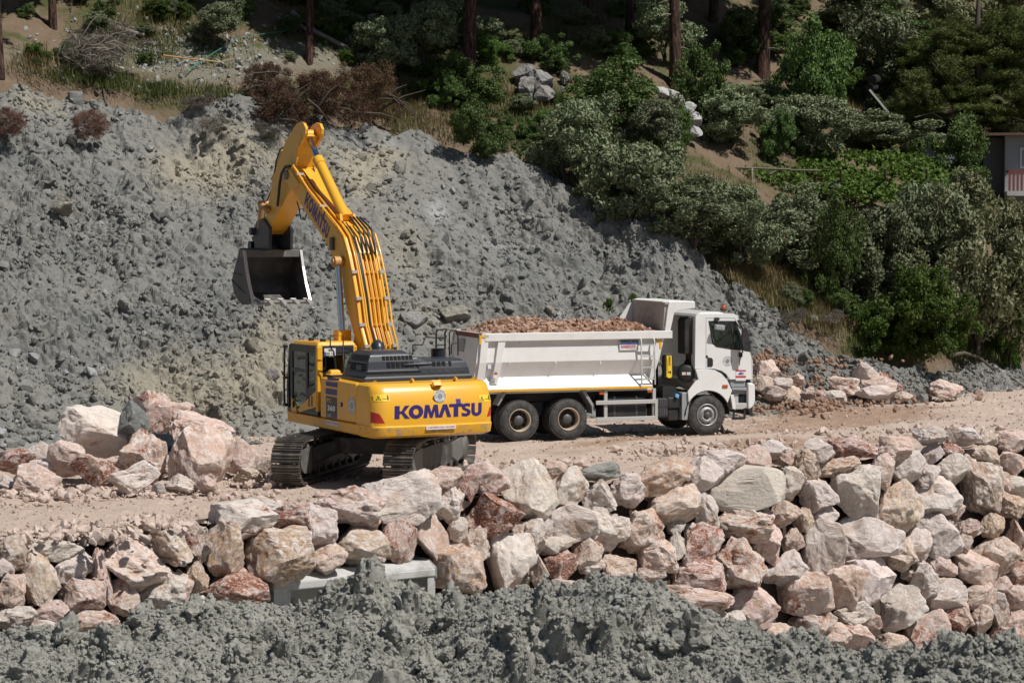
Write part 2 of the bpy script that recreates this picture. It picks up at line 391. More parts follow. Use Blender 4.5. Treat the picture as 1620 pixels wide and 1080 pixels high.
# ---- materials of the ground
def spoil_mat():
    k = NT('grey_shale_spoil'); c = k.coord('Object')
    n1 = k.noise(c, 0.35, 6, 0.65, 0.4); n2 = k.noise(c, 3.2, 6, 0.7); n3 = k.noise(c, 14, 4, 0.7)
    tan = k.n('ShaderNodeAttribute', attribute_name='tan').outputs['Fac']
    base = k.mix(n2, (0.128, 0.128, 0.119), (0.295, 0.291, 0.270))
    base = k.mix(k.math('MULTIPLY', k.ramp(n1, 0.47, 0.68), 0.55), base, (0.15, 0.159, 0.161))
    f = k.ramp(k.math('ADD', k.math('MULTIPLY', tan, 0.75), k.math('MULTIPLY', n2, 0.5)), 0.42, 0.85)
    base = k.mix(f, base, k.mix(n3, (0.23, 0.208, 0.16), (0.39, 0.36, 0.29)))
    pale = k.n('ShaderNodeAttribute', attribute_name='pale').outputs['Fac']
    base = k.mix(k.math('MULTIPLY', k.ramp(k.math('ADD', pale, k.math('MULTIPLY', n3, 0.4)), 0.55, 0.95), 0.6), base, (0.42, 0.43, 0.44))
    speck = k.ramp(n3, 0.68, 0.78); base = k.mix(k.math('MULTIPLY', speck, 0.45), base, (0.38, 0.38, 0.37))
    return k.done(k.bsdf(base, 0.92, 0, k.bump(k.noise(c, 9, 6, 0.75), 0.7, 0.08), 0.2))
M['spoil'] = spoil_mat()
def mud_mat():
    k = NT('grey_green_clay'); c = k.coord('Object')
    n1 = k.noise(c, 1.2, 5, 0.6, 0.3); n2 = k.noise(c, 9, 6, 0.7)
    base = k.mix(n1, (0.212, 0.210, 0.186), (0.335, 0.330, 0.295))
    base = k.mix(k.math('MULTIPLY', k.ramp(n2, 0.45, 0.7), 0.5), base, (0.45, 0.44, 0.40))
    return k.done(k.bsdf(base, 0.9, 0, k.bump(k.noise(c, 22, 6, 0.75), 0.75, 0.04), 0.25))
M['mud'] = mud_mat()
def road_mat():
    k = NT('crushed_limestone_road'); c = k.coord('Object')
    n1 = k.noise(c, 0.45, 5, 0.6, 0.5); n2 = k.noise(c, 5, 6, 0.7); n3 = k.noise(c, 26, 3, 0.7)
    br = k.n('ShaderNodeAttribute', attribute_name='brown').outputs['Fac']
    base = k.mix(n2, (0.39, 0.30, 0.245), (0.58, 0.475, 0.40))
    f = k.ramp(k.math('ADD', br, k.math('MULTIPLY', k.math('SUBTRACT', n1, 0.5), 1.2)), 0.3, 0.9)
    base = k.mix(f, base, k.mix(n2, (0.25, 0.165, 0.115), (0.42, 0.30, 0.225)))
    base = k.mix(k.math('MULTIPLY', k.ramp(n3, 0.6, 0.75), 0.5), base, (0.55, 0.49, 0.45))
    base = k.mix(k.math('MULTIPLY', k.ramp(n3, 0.42, 0.3), 0.4), base, (0.18, 0.135, 0.11))
    return k.done(k.bsdf(base, 0.95, 0, k.bump(k.noise(c, 18, 5, 0.7), 0.8, 0.05), 0.2))
M['road'] = road_mat()
def nat_mat():
    k = NT('wooded_hillside_soil'); c = k.coord('Object')
    n1 = k.noise(c, 0.35, 5, 0.6, 0.4); n2 = k.noise(c, 2.5, 6, 0.7); n3 = k.noise(c, 9, 4, 0.7)
    bare = k.n('ShaderNodeAttribute', attribute_name='bare').outputs['Fac']
    soil = k.mix(n2, (0.12, 0.085, 0.058), (0.25, 0.185, 0.13))
    grn = k.mix(n3, (0.045, 0.06, 0.022), (0.12, 0.115, 0.05))
    base = k.mix(k.ramp(n1, 0.42, 0.6), soil, grn)
    f = k.ramp(k.math('ADD', bare, k.math('MULTIPLY', k.math('SUBTRACT', n2, 0.5), 1.0)), 0.3, 0.7)
    base = k.mix(f, base, k.mix(n3, (0.145, 0.132, 0.098), (0.245, 0.228, 0.18)))
    return k.done(k.bsdf(base, 0.95, 0, k.bump(k.noise(c, 6, 6, 0.7), 0.8, 0.15), 0.15))
M['nat'] = nat_mat()
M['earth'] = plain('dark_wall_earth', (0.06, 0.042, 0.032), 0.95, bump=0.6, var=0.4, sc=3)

# ---- spoil slope
def build_spoil():
    nu, nv = 740, 540
    U = np.linspace(-130, 1760, nu); v = np.linspace(0, 1, nv) ** 1.0
    PX = np.tile(U, (nv, 1)); rD = ridgeD(U); tD = toeD(U) - 1.8
    T = np.concatenate([np.linspace(0, 1.0, nv - 8), 1 + np.linspace(0.15, 1, 8) ** 1.2 * 0.0])[:, None]
    D = tD + (rD - tD) * T
    Z = spoilZ(PX, D); X = (PX - 810) / F * D
    # downslope behind the crest so that the heap has a back
    back = np.zeros((nv, nu)); back[-8:, :] = (np.linspace(0.15, 1, 8) ** 1.2)[:, None]
    D = D + back * 2.2; Z = Z - back * 1.6 + back * (natZ(PX, D) - natZ(PX, D - back * 2.2)) * 0.5; X = (PX - 810) / F * D
    S = D / 0.83                                           # length up the slope
    w = np.clip((D - toeD(PX)) / 1.5, 0.12, 1) 
    big = fbm(X / 6.0, S / 9.0, 0, 3, seed=11) * 0.5 + fbm(X / 1.7, S / 2.2, 1, 3, seed=12) * 0.28 + 0.34 * fbm((X + S * .25) / 1.6, S / 8, 5, 3, seed=19)
    rough = np.clip(0.75 + 0.9 * fbm(X / 4.0, S / 4.0, 7, 2, seed=17), 0.25, 1.6)   # rough and smooth stretches
    wx = X + 0.25 * fbm(X / .8, S / .8, 3, 2, seed=18)
    ws = S + 0.2 * fbm(X / .7, S / .7, 6, 2, seed=10)
    bil = 0.20 * np.abs(vnoise(wx / .8, ws / .8, 1, 14)) + 0.15 * np.abs(vnoise(wx / .38, ws / .38, 2, 15)) + 0.09 * np.abs(vnoise(X / .18, S / .18, 3, 16)) - 0.14
    c = clods(X + 0.2 * big, S, 1.25, 21, 0.28, 0.12, 0.4, 0.6) * 1.25 * 0.45
    c2 = clods(X, S + 5, 0.55, 22, 0.7, 0.2, 0.6, 0.6) * 0.55 * 0.75
    c3 = clods(X + 3, S, 0.26, 23, 0.8, 0.2, 0.6, 0.6) * 0.26 * 0.8
    c4 = clods(X + 8, S + 2, 0.14, 24, 0.85, 0.25, 0.65, 0.6) * 0.14 * 0.8 + clods(X - 3, S + 1, 0.34, 25, 0.35, 0.2, 0.6, 0.7) * 0.34 * 0.9 - clods(X + 9, S + 6, 0.5, 26, 0.35, 0.15, 0.45, 0.0) * 0.5 * 0.8
    h = (big + rough * (0.6 * c + 0.45 * c2 + 0.45 * c3 + 0.6 * c4) + rough * bil + 0.05 * fbm(X / .2, S / .2, 2, 3, seed=13)) * w
    nrm = np.array([0, -0.527, 0.85])
    P = np.stack([X, D + nrm[1] * h * 0.8, Z + nrm[2] * h - 0.25 * w], -1)
    PY = rowof(D, Z)
    tan = gauss(PX, PY, [(330, 240, 110, 60, .9), (560, 290, 60, 60, .7), (640, 400, 60, 70, .5), (280, 610, 150, 80, .75), (430, 560, 60, 110, .55), (60, 150, 80, 30, .6), (480, 230, 60, 30, .4), (950, 430, 50, 40, .35), (690, 500, 140, 40, .4), (620, 250, 60, 30, .5), (120, 330, 120, 60, .25), (1000, 470, 70, 30, .25)])
    pale = gauss(PX, PY, [(700, 335, 60, 30, .35), (785, 375, 50, 14, .55), (690, 320, 20, 50, .4), (120, 560, 140, 60, .35), (60, 700, 100, 30, .5), (620, 225, 40, 16, .5), (880, 490, 30, 14, .6), (520, 260, 30, 20, .4)])
    me = npmesh('spoil_slope', P.reshape(-1, 3), grid_faces(nu, nv), M['spoil'], False, {'tan': tan.ravel(), 'pale': pale.ravel()})
    tag(link('spoil_slope', me), 'tall slope of freshly dumped blue grey shale with tan patches', 'slope', kind='structure')
    return PX, D, P, nrm, tan, pale
SPX, SPD, SPP, SPN, SPT, SPA = build_spoil()

# ---- rocks as raw arrays
def ico(sub):
    bm = bmesh.new(); bmesh.ops.create_icosphere(bm, subdivisions=sub, radius=1.0)
    V = np.array([v.co[:] for v in bm.verts]); Fc = np.array([[v.index for v in f.verts] for f in bm.faces]); bm.free(); return V, Fc
ICO = {s: ico(s) for s in (1, 2, 3, 4, 5)}
def rock_arr(seed, sub, cuts=13, depth=(0.5, 0.86), rough=0.07, lump=0.0, box=1.0):
    rg = np.random.RandomState(seed); V, Fc = ICO[sub]; V = V.copy()
    if box < 1: V = np.sign(V) * np.abs(V) ** box; V = V / np.abs(V).max()
    if lump: V = V * (1 + lump * fbm(V[:, 0] * 1.6 + seed, V[:, 1] * 1.6, V[:, 2] * 1.6, 2, seed=seed))[:, None]
    for _ in range(cuts):
        n = rg.normal(size=3); n /= np.linalg.norm(n); d = rg.uniform(*depth); e = np.maximum(V @ n - d, 0)
        V = V - np.outer(e * rg.uniform(0.85, 1.0), n)
    if rough:
        nn = V / np.linalg.norm(V, axis=1)[:, None]
        a = fbm(V[:, 0] * 2.2 + seed * 3.1, V[:, 1] * 2.2, V[:, 2] * 2.2, 5, gain=0.55, seed=seed)
        b = 1 - np.abs(fbm(V[:, 0] * 1.7 + seed, V[:, 1] * 1.7 + 4, V[:, 2] * 1.7, 3, seed=seed + 50))
        V = V + nn * (rough * a - rough * 0.9 * np.clip(b - 0.72, 0, 1) * 2.2)[:, None]
    lo, hi = V.min(0), V.max(0); return (V - (lo + hi) / 2) / ((hi - lo) / 2), Fc
def scatter(name, base, pos, size, mat, seed, label, cat, squash=0.75, attrs=None, smooth=False):
    """many loose pieces joined into one mesh: base is a list of (V,F)"""
    rg = np.random.RandomState(seed); VV, FF = [], []; off = 0; AA = {k: [] for k in (attrs or {})}
    which = rg.randint(0, len(base), len(pos))
    for b in range(len(base)):
        ids = np.where(which == b)[0]
        if not len(ids): continue
        V, Fc = base[b]; n = len(ids); q = rg.normal(size=(n, 4)); q /= np.linalg.norm(q, axis=1)[:, None]
        w, x, y, z = q.T
        Rm = np.stack([1 - 2 * (y * y + z * z), 2 * (x * y - z * w), 2 * (x * z + y * w), 2 * (x * y + z * w), 1 - 2 * (x * x + z * z), 2 * (y * z - x * w), 2 * (x * z - y * w), 2 * (y * z + x * w), 1 - 2 * (x * x + y * y)], -1).reshape(n, 3, 3)
        sc = size[ids][:, None] * rg.uniform(0.6, 1.15, (n, 3)) * np.array([1, 1, squash])
        P = np.einsum('nij,nvj->nvi', Rm, V[None] * sc[:, None, :]) + pos[ids][:, None, :]
        VV.append(P.reshape(-1, 3)); FF.append((Fc[None] + (np.arange(n) * len(V))[:, None, None]).reshape(-1, 3) + off); off += n * len(V)
        for k in AA: AA[k].append(np.repeat(attrs[k][ids], len(V)))
    me = npmesh(name, np.concatenate(VV), np.concatenate(FF), mat, smooth, {k: np.concatenate(v) for k, v in AA.items()})
    return tag(link(name, me), label, cat, kind='stuff')
SMALL = [rock_arr(900 + i, 1, 7, (0.45, 0.8), 0.0) for i in range(6)]
SMALL2 = [rock_arr(920 + i, 2, 9, (0.3, 0.75), 0.06) for i in range(6)]
def crumbly(a, s):
    V, Fc = a; n = V / np.linalg.norm(V, axis=1)[:, None]
    d = 0.16 * np.abs(vnoise(V[:, 0] * 3.2 + s * 9, V[:, 1] * 3.2, V[:, 2] * 3.2, s)) + 0.11 * np.abs(vnoise(V[:, 0] * 7 + s, V[:, 1] * 7, V[:, 2] * 7, s + 3)) + 0.05 * vnoise(V[:, 0] * 15, V[:, 1] * 15 + s, V[:, 2] * 15, s + 5)
    return V + n * (d - 0.1)[:, None], Fc
LUMP2 = [crumbly(rock_arr(940 + i, 4, 6, (0.6, 0.9), 0.14, 0.4), i) for i in range(6)]
LUMP3 = [crumbly(rock_arr(950 + i, 4, 6, (0.6, 0.9), 0.18, 0.45), i) for i in range(4)]
LUMP1 = [crumbly(rock_arr(960 + i, 3, 5, (0.6, 0.9), 0.08, 0.35), i) for i in range(6)]
RG = np.random.RandomState(4)
def spoil_scatter(n, lo, hi, pw, base, seed, name, label, squash=0.75, low=1.0):
    rg = np.random.RandomState(seed); nv, nu = SPX.shape
    i = (rg.rand(n) ** low * (nv - 10)).astype(int); j = rg.randint(0, nu, n)
    k = rg.rand(n) < np.clip(1.5 * fbm(SPP[i, j, 0] / 2.2, SPP[i, j, 1] / 1.8, 0, 3, seed=seed) + 0.5, 0.22, 1)
    i, j = i[k], j[k]; s = lo + (hi - lo) * rg.rand(len(i)) ** pw
    return scatter(name, base, SPP[i, j] + SPN * (s * 0.25)[:, None], s, M['spoil'], seed, label, 'rubble', squash, {'tan': SPT[i, j], 'pale': SPA[i, j] + rg.rand(len(i)) ** 6 * .6})
spoil_scatter(42000, 0.022, 0.135, 2.6, SMALL, 31, 'shale_chips', 'loose grey shale chips scattered over the dumped slope')
spoil_scatter(1300, 0.06, 0.30, 3.4, SMALL2, 32, 'shale_clods', 'larger grey shale clods lying on the dumped slope')

# ---- wooded hillside
def build_nat():
    nu, nv = 300, 190; U = np.linspace(-260, 1900, nu); T = np.linspace(0, 1, nv)[:, None] ** 1.6
    PX = np.tile(U, (nv, 1)); D = ridgeD(U) + 0.15 + T * 95; Z = natZ(PX, D); X = (PX - 810) / F * D
    dd = D - ridgeD(U); Z = Z - 1.1 * np.clip(1 - dd / 2.2, 0, 1) ** 1.5
    Z = Z + 0.10 * fbm(X / 0.5, D / 0.5, 0, 3, seed=41)
    PY = rowof(D, Z)
    bare = gauss(PX, PY, [(260, 75, 110, 40, .62), (330, 110, 90, 30, .66), (110, 90, 70, 30, .4), (470, 95, 120, 40, .55), (1560, 585, 110, 22, .7), (600, 110, 60, 30, .6), (680, 205, 60, 16, .5), (1250, 470, 60, 20, .3), (560, 60, 80, 30, .5), (30, 90, 50, 40, .5), (1100, 225, 30, 12, .5)])
    me = npmesh('hillside', np.stack([X, D, Z], -1).reshape(-1, 3), grid_faces(nu, nv), M['nat'], True, {'bare': bare.ravel()})
    tag(link('hillside', me), 'steep wooded hillside of brown soil behind the spoil', 'hillside', kind='structure')
build_nat()

# ---- road bench between the wall and the spoil
def roadZ(X, D):
    px = 810 + F * X / D
    r = 0.05 * fbm(X / 2.5, D / 2.5, 0, 3, seed=51) + 0.025 * fbm(X / .5, D / .5, 0, 3, seed=52)
    return r - 0.05
def build_road():
    nu, nv = 560, 170; U = np.linspace(-330, 2000, nu); T = np.linspace(0, 1, nv)[:, None]
    PX = np.tile(U, (nv, 1)); a = np.interp(U, *WT) + 0.15; b = toeD(U) + 2.5
    D = a + (b - a) * T; X = (PX - 810) / F * D
    w = clods(X, D, 0.30, 53, 0.5, 0.15, 0.5, 0.6) * 0.30 * 0.5 * np.clip(vnoise(X / 1.8, D / 1.8, 2, 54) + 0.5, 0, 1)
    Z = roadZ(X, D) + w
    PY = rowof(D, Z)
    brown = gauss(PX, PY, [(1330, 655, 160, 26, .9), (1180, 690, 110, 22, .8), (950, 705, 90, 10, .7), (1500, 650, 150, 18, .5), (1240, 640, 60, 12, .9), (880, 715, 60, 8, .4), (80, 775, 90, 10, .3)])
    trk = np.abs(np.sin((T * 2.6 + .12 * vnoise(PX / 260, T * 2 + 0 * PX, 0, 57)) * 3.14159 * 2.0)) ** 6
    brown = brown + .55 * fbm(PX / 170, T * 9 + 0 * PX, 1, 3, seed=58) * np.clip((PX - 500) / 500, .15, 1) + .3 * trk * np.clip((PX - 300) / 700, 0, 1); Z = Z - .05 * trk
    me = npmesh('road', np.stack([X, D, Z], -1).reshape(-1, 3), grid_faces(nu, nv), M['road'], False, {'brown': brown.ravel()})
    tag(link('road', me), 'unpaved haul road of crushed pinkish limestone', 'road', kind='structure')
    # earth face behind the stones
    n2 = 60; Z2 = np.linspace(0, 1, n2)[:, None] ** 1.0; U2 = np.linspace(-330, 2000, 240); PX2 = np.tile(U2, (n2, 1))
    zz = -Z2 * 7.0 + 0 * PX2; dd = np.interp(U2, *WT) + 0.55 + 0.43 * zz + 2.6 * np.clip(1 - np.abs((PX2 - 558) / 150) ** 6, 0, 1) * np.clip(-zz - .8, 0, .4) / .4 + 0.12 * fbm(PX2 / 14, zz * 2.0, 0, 3, seed=55)
    xx = (PX2 - 810) / F * dd
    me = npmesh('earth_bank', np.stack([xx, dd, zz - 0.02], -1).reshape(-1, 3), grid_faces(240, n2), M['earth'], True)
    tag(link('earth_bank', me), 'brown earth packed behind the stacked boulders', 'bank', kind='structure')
build_road()
def road_scatter(n, lo, hi, pw, seed, name, label, edge, mat, base=SMALL):
    rg = np.random.RandomState(seed); px = rg.uniform(-120, 1750, n); a = np.interp(px, *WT) + 0.2; b = toeD(px) + 0.6
    t = edge(rg, n, px); D = a + (b - a) * t; X = (px - 810) / F * D; s = lo + (hi - lo) * rg.rand(n) ** pw
    P = np.stack([X, D, roadZ(X, D) + s * 0.2], -1)
    return scatter(name, base, P, s, mat, seed, label, 'rubble')
road_scatter(5000, 0.015, 0.06, 2.2, 61, 'road_gravel', 'loose pink and cream gravel strewn over the haul road', lambda rg, n, px: rg.rand(n), M['road'])

# ---- clay heap in the foreground
MUDSIL = ([-300, 0, 100, 200, 290, 350, 430, 500, 560, 600, 640, 700, 760, 830, 900, 960, 1040, 1100, 1150, 1200, 1260, 1340, 1430, 1500, 1560, 1620, 1900],
          [978, 978, 980, 976, 964, 962, 950, 936, 922, 926, 944, 948, 942, 934, 928, 916, 934, 954, 972, 980, 996, 1008, 1018, 1008, 998, 1004, 1004])
def mudDR(px): return np.interp(px, [-300, 0, 700, 1200, 1620, 1900], [35.5, 35.5, 34.5, 31.5, 29, 28])
def mudZ(px, D):
    DR = mudDR(px); zr = CAMH + DR * el(np.interp(px, *MUDSIL)) - 0.12; d = D - DR
    return np.where(d < 0, zr + 0.55 * d, zr - 0.75 * d)
def build_mud():
    nu, nv = 600, 290; U = np.linspace(-110, 1730, nu); PX = np.tile(U, (nv, 1))
    T = np.linspace(0, 1, nv)[:, None]; D = mudDR(U) - 2.9 + 4.6 * T
    X = (PX - 810) / F * D; Z = mudZ(PX, D); S = D * 1.14
    wx = X + 0.12 * fbm(X / .4, S / .4, 4, 3, seed=78); ws = S + 0.12 * fbm(X / .4, S / .4, 8, 3, seed=79)
    big = fbm(X / 1.6, S / 1.6, 0, 3, seed=71) * 0.20 + clods(wx + 2, ws + 1, 1.3, 68, 0.6, 0.2, 0.55, 0.0, True) * 1.3 * 0.35
    rough = np.clip(0.8 + 1.5 * fbm(X / 1.3, S / 1.1, 7, 2, seed=67), 0.15, 1.45)
    c1 = clods(wx, ws, 0.60, 72, 0.6, 0.2, 0.55, 0.3, True) * 0.60 * 0.95
    c2 = clods(wx + 4, ws, 0.30, 73, 0.7, 0.2, 0.6, 0.3, True) * 0.30 * 0.8
    c3 = clods(X, S + 7, 0.14, 74, 0.8, 0.25, 0.65, 0.3, True) * 0.14 * 0.5
    c4 = clods(X, S + 3, 0.065, 75, 0.9, 0.25, 0.65, 0.3, True) * 0.065 * 0.45
    pit = clods(wx + 9, ws + 6, 0.45, 66, 0.4, 0.15, 0.45, 0.0) * 0.45 * 0.7
    bil = 0.09 * np.abs(vnoise(wx / .36, ws / .36, 1, 70)) + 0.04 * np.abs(vnoise(wx / .17, ws / .17, 2, 69)) + 0.012 * np.abs(vnoise(X / .08, S / .08, 3, 65)) - .06
    h = big + rough * (c1 + c2 + c3 + c4 + bil - pit) + 0.008 * fbm(X / .07, S / .07, 0, 3, seed=76)
    sl_ = np.clip((D - mudDR(U)) / 0.5 + 0.5, 0, 1); ny = -0.48 * (1 - 2 * sl_)
    P = np.stack([X, D + ny * h * 0.8, Z + 0.85 * h + 0.10], -1)
    me = npmesh('clay_heap', P.reshape(-1, 3), grid_faces(nu, nv), M['mud'], False)
    tag(link('clay_heap', me), 'heap of wet grey green clay clods in the foreground', 'clay heap', kind='structure')
    return P
MUDP = build_mud()
def mud_scatter(n, lo, hi, pw, base, seed, name, label, mat=None):
    rg = np.random.RandomState(seed); nv, nu = MUDP.shape[:2]; i = rg.randint(60, nv - 70, n); j = rg.randint(0, nu, n)
    s = lo + (hi - lo) * rg.rand(n) ** pw
    return scatter(name, base, MUDP[i, j] + np.array([0, -0.12, 0.12]) * s[:, None], s, mat or M['mud'], seed, label, 'clods', 0.8, None, False)
mud_scatter(24000, 0.009, 0.05, 2.0, SMALL, 81, 'clay_crumbs', 'small crumbs of grey green clay over the foreground heap')
mud_scatter(75, 0.12, 0.34, 1.8, LUMP3, 82, 'clay_clods', 'big crumbly clods of grey green clay on the foreground heap')
mud_scatter(200, 0.05, 0.15, 1.8, LUMP2, 84, 'clay_lumps', 'middling lumps of grey green clay on the foreground heap')
mud_scatter(900, 0.025, 0.08, 1.6, LUMP1, 85, 'clay_bits', 'small lumps of grey green clay on the foreground heap')
M['palestone'] = plain('pale_clay_stone', (0.29, 0.30, 0.285), 0.85, bump=0.3, var=0.25, sc=4)
mud_scatter(60, 0.03, 0.13, 1.6, SMALL2, 83, 'clay_stones', 'pale grey stones stuck in the foreground clay heap', M['palestone'])
# low ground between the clay heap and the wall, and the wide ground below everything
def build_low():
    U = np.linspace(-600, 2300, 60); PX = np.tile(U, (30, 1)); D = np.tile(np.linspace(18, 64, 30)[:, None], (1, 60)); X = (PX - 810) / F * D
    Z = np.full_like(X, -6.2) + 0.3 * vnoise(X / 3, D / 3, 0, 91)
    me = npmesh('low_ground', np.stack([X, D, Z], -1).reshape(-1, 3), grid_faces(60, 30), M['mud'], True)
    tag(link('low_ground', me), 'low clay ground at the foot of the wall', 'ground', kind='structure')
    s = 900.0
    me = npmesh('ground', np.array([(-s, -s, -6.8), (s, -s, -6.8), (s, s, -6.8), (-s, s, -6.8)]), np.array([[0, 1, 2, 3]]), M['nat'])
    tag(link('ground', me), 'ground around the site', 'ground', kind='structure')
build_low()
# ================================================================== stones
def stone_mat():
    k = NT('broken_limestone'); oi = k.n('ShaderNodeObjectInfo'); c0 = k.coord('Object')
    off = k.n('ShaderNodeVectorMath', operation='SCALE'); k.set(off.inputs[0], (37.0, 91.0, 53.0)); k.set(off.inputs['Scale'], oi.outputs['Random'])
    ad = k.n('ShaderNodeVectorMath', operation='ADD'); k.set(ad.inputs[0], c0); k.set(ad.inputs[1], off.outputs[0]); c = ad.outputs[0]
    n1 = k.noise(c, 1.1, 6, 0.65, 0.5); n2 = k.noise(c, 4.4, 6, 0.72, 0.5); n3 = k.noise(c, 13, 5, 0.7); n4 = k.noise(c, 1.35, 6, 0.68, 0.9)
    col = k.mix(k.math('MULTIPLY', k.ramp(n2, 0.48, 0.56), 0.75), oi.outputs['Color'], (0.80, 0.73, 0.685))      # pale weathering
    col = k.mix(k.math('MULTIPLY', k.ramp(n1, 0.5, 0.68), 0.65), col, (0.50, 0.325, 0.225))                          # tan rind
    col = k.mix(k.math('MULTIPLY', k.ramp(n3, 0.55, 0.72), 0.4), col, (0.82, 0.78, 0.75))
    red = k.ramp(k.math('ADD', n4, k.math('SUBTRACT', oi.outputs['Alpha'], 0.5)), 0.50, 0.60)
    redc = k.mix(n2, (0.13, 0.028, 0.018), (0.44, 0.17, 0.095))
    col = k.mix(k.math('MULTIPLY', red, k.ramp(n3, 0.64, 0.46)), col, redc)
    crack = k.math('MAXIMUM', k.ramp(k.noise(c, 4.5, 5, 0.75, 1.2), 0.40, 0.33), k.ramp(k.noise(c, 17, 4, 0.7, 0.6), 0.38, 0.30))
    col = k.mix(k.math('MULTIPLY', crack, 0.5), col, (0.24, 0.18, 0.15))
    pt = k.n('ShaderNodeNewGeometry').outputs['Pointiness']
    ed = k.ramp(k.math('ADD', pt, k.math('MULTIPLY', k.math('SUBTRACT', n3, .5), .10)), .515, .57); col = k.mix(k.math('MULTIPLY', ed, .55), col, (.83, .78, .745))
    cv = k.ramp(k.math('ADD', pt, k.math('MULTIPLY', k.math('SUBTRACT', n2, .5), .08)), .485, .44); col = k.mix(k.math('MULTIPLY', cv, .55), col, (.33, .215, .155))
    return k.done(k.bsdf(col, 0.9, 0, k.bump(k.math('ADD', k.noise(c, 6, 8, 0.78, 0.4), k.math('MULTIPLY', k.noise(c, 24, 4, 0.7), 0.4)), 0.9, 0.07), 0.25))
M['stone'] = stone_mat()
def grey_mat():
    k = NT('grey_rock'); oi = k.n('ShaderNodeObjectInfo'); c = k.coord('Object'); n1 = k.noise(c, 2.2, 6, .65, .4); n2 = k.noise(c, 9, 5, .7)
    col = k.mix(k.math('MULTIPLY', k.ramp(n1, .4, .65), .3), oi.outputs['Color'], (.50, .49, .46)); col = k.mix(k.math('MULTIPLY', k.ramp(n2, .42, .32), .5), col, (.12, .115, .105))
    return k.done(k.bsdf(col, .9, 0, k.bump(k.noise(c, 7, 7, .75, .4), .7, .07), .25))
M['greystone'] = grey_mat()
ROCKS = []
for i in range(22):
    V, Fc = rock_arr(100 + i, 5, 15 + (i % 3) * 4, (0.40, 0.84) if i % 2 else (0.6, 0.95), 0.065 if i % 3 else 0.11, 0.15, 1.0 if i % 2 else 0.62)
    ROCKS.append(npmesh('stone', V, Fc, M['stone']))
ROCKS_LO = [npmesh('stone', *rock_arr(200 + i, 4, 13, (0.45, 0.84), 0.10, 0.25), M['stone']) for i in range(10)]
SLAB = npmesh('stone', *rock_arr(333, 5, 9, (0.78, 1.05), 0.02, 0.0, 0.38), M['greystone'])
GREY = [npmesh('stone', *rock_arr(240 + i, 5, 14, (0.4, 0.82), 0.07, 0.15), M['greystone']) for i in range(4)]
TRI = npmesh('stone', *rock_arr(341, 5, 9, (0.35, 0.70), 0.07, 0.1), M['stone'])
#  colour codes: base colour and amount of red stain
SC_ = {'w': ((0.74, 0.64, 0.585), .36), 'p': ((0.69, 0.495, 0.415), .42), 't': ((0.64, 0.49, 0.375), .33), 'o': ((0.56, 0.38, 0.26), .34),
       'r': ((0.67, 0.50, 0.425), .51), 'R': ((0.63, 0.46, 0.39), .60), 'g': ((0.36, 0.36, 0.32), .0), 'd': ((0.18, 0.195, 0.195), .0), 'b': ((0.44, 0.33, 0.27), .36)}
RS = random.Random(77)
def stone(name, cx, cy, w, h, rot, code, D, parent=None, grow=1.06, mesh=None, thick=None, lo=False):
    """one stone whose outline is about w x h picture pixels when seen at distance D"""
    s = D / F; p = at(cx, cy, D)
    me = mesh or RS.choice(GREY if code in 'gdkW' else ROCKS_LO if lo else ROCKS)
    o = link(name, me, parent); o.location = p
    sx, sz = w * s / 2 * grow, h * s / 2 * grow; sy = thick or 0.5 * (sx + sz) * RS.uniform(0.8, 1.0)
    sg = [RS.choice((-1, 1)) for _ in range(2)]
    sg.append(sg[0] * sg[1])
    # the picture of a stone turned by rot inside its box
    o.rotation_euler = Euler((0, -R(rot), RS.uniform(-0.25, 0.25)))
    o.scale = (sx * sg[0], sy * sg[1], sz * sg[2])
    col, red = SC_[code]; j = RS.uniform(0.88, 1.1)
    o.color = (min(1, col[0] * j), min(1, col[1] * j * RS.uniform(.97, 1.03)), min(1, col[2] * j * RS.uniform(.95, 1.05)), max(0, red + RS.uniform(-0.08, 0.08)))
    return o
def wallD(px, py, back=0.0):
    t = float(np.interp(px, *WT)); e = float(el(py)); return min((t + 0.43 * CAMH) / (1 - 0.43 * e), t + 0.35) + back
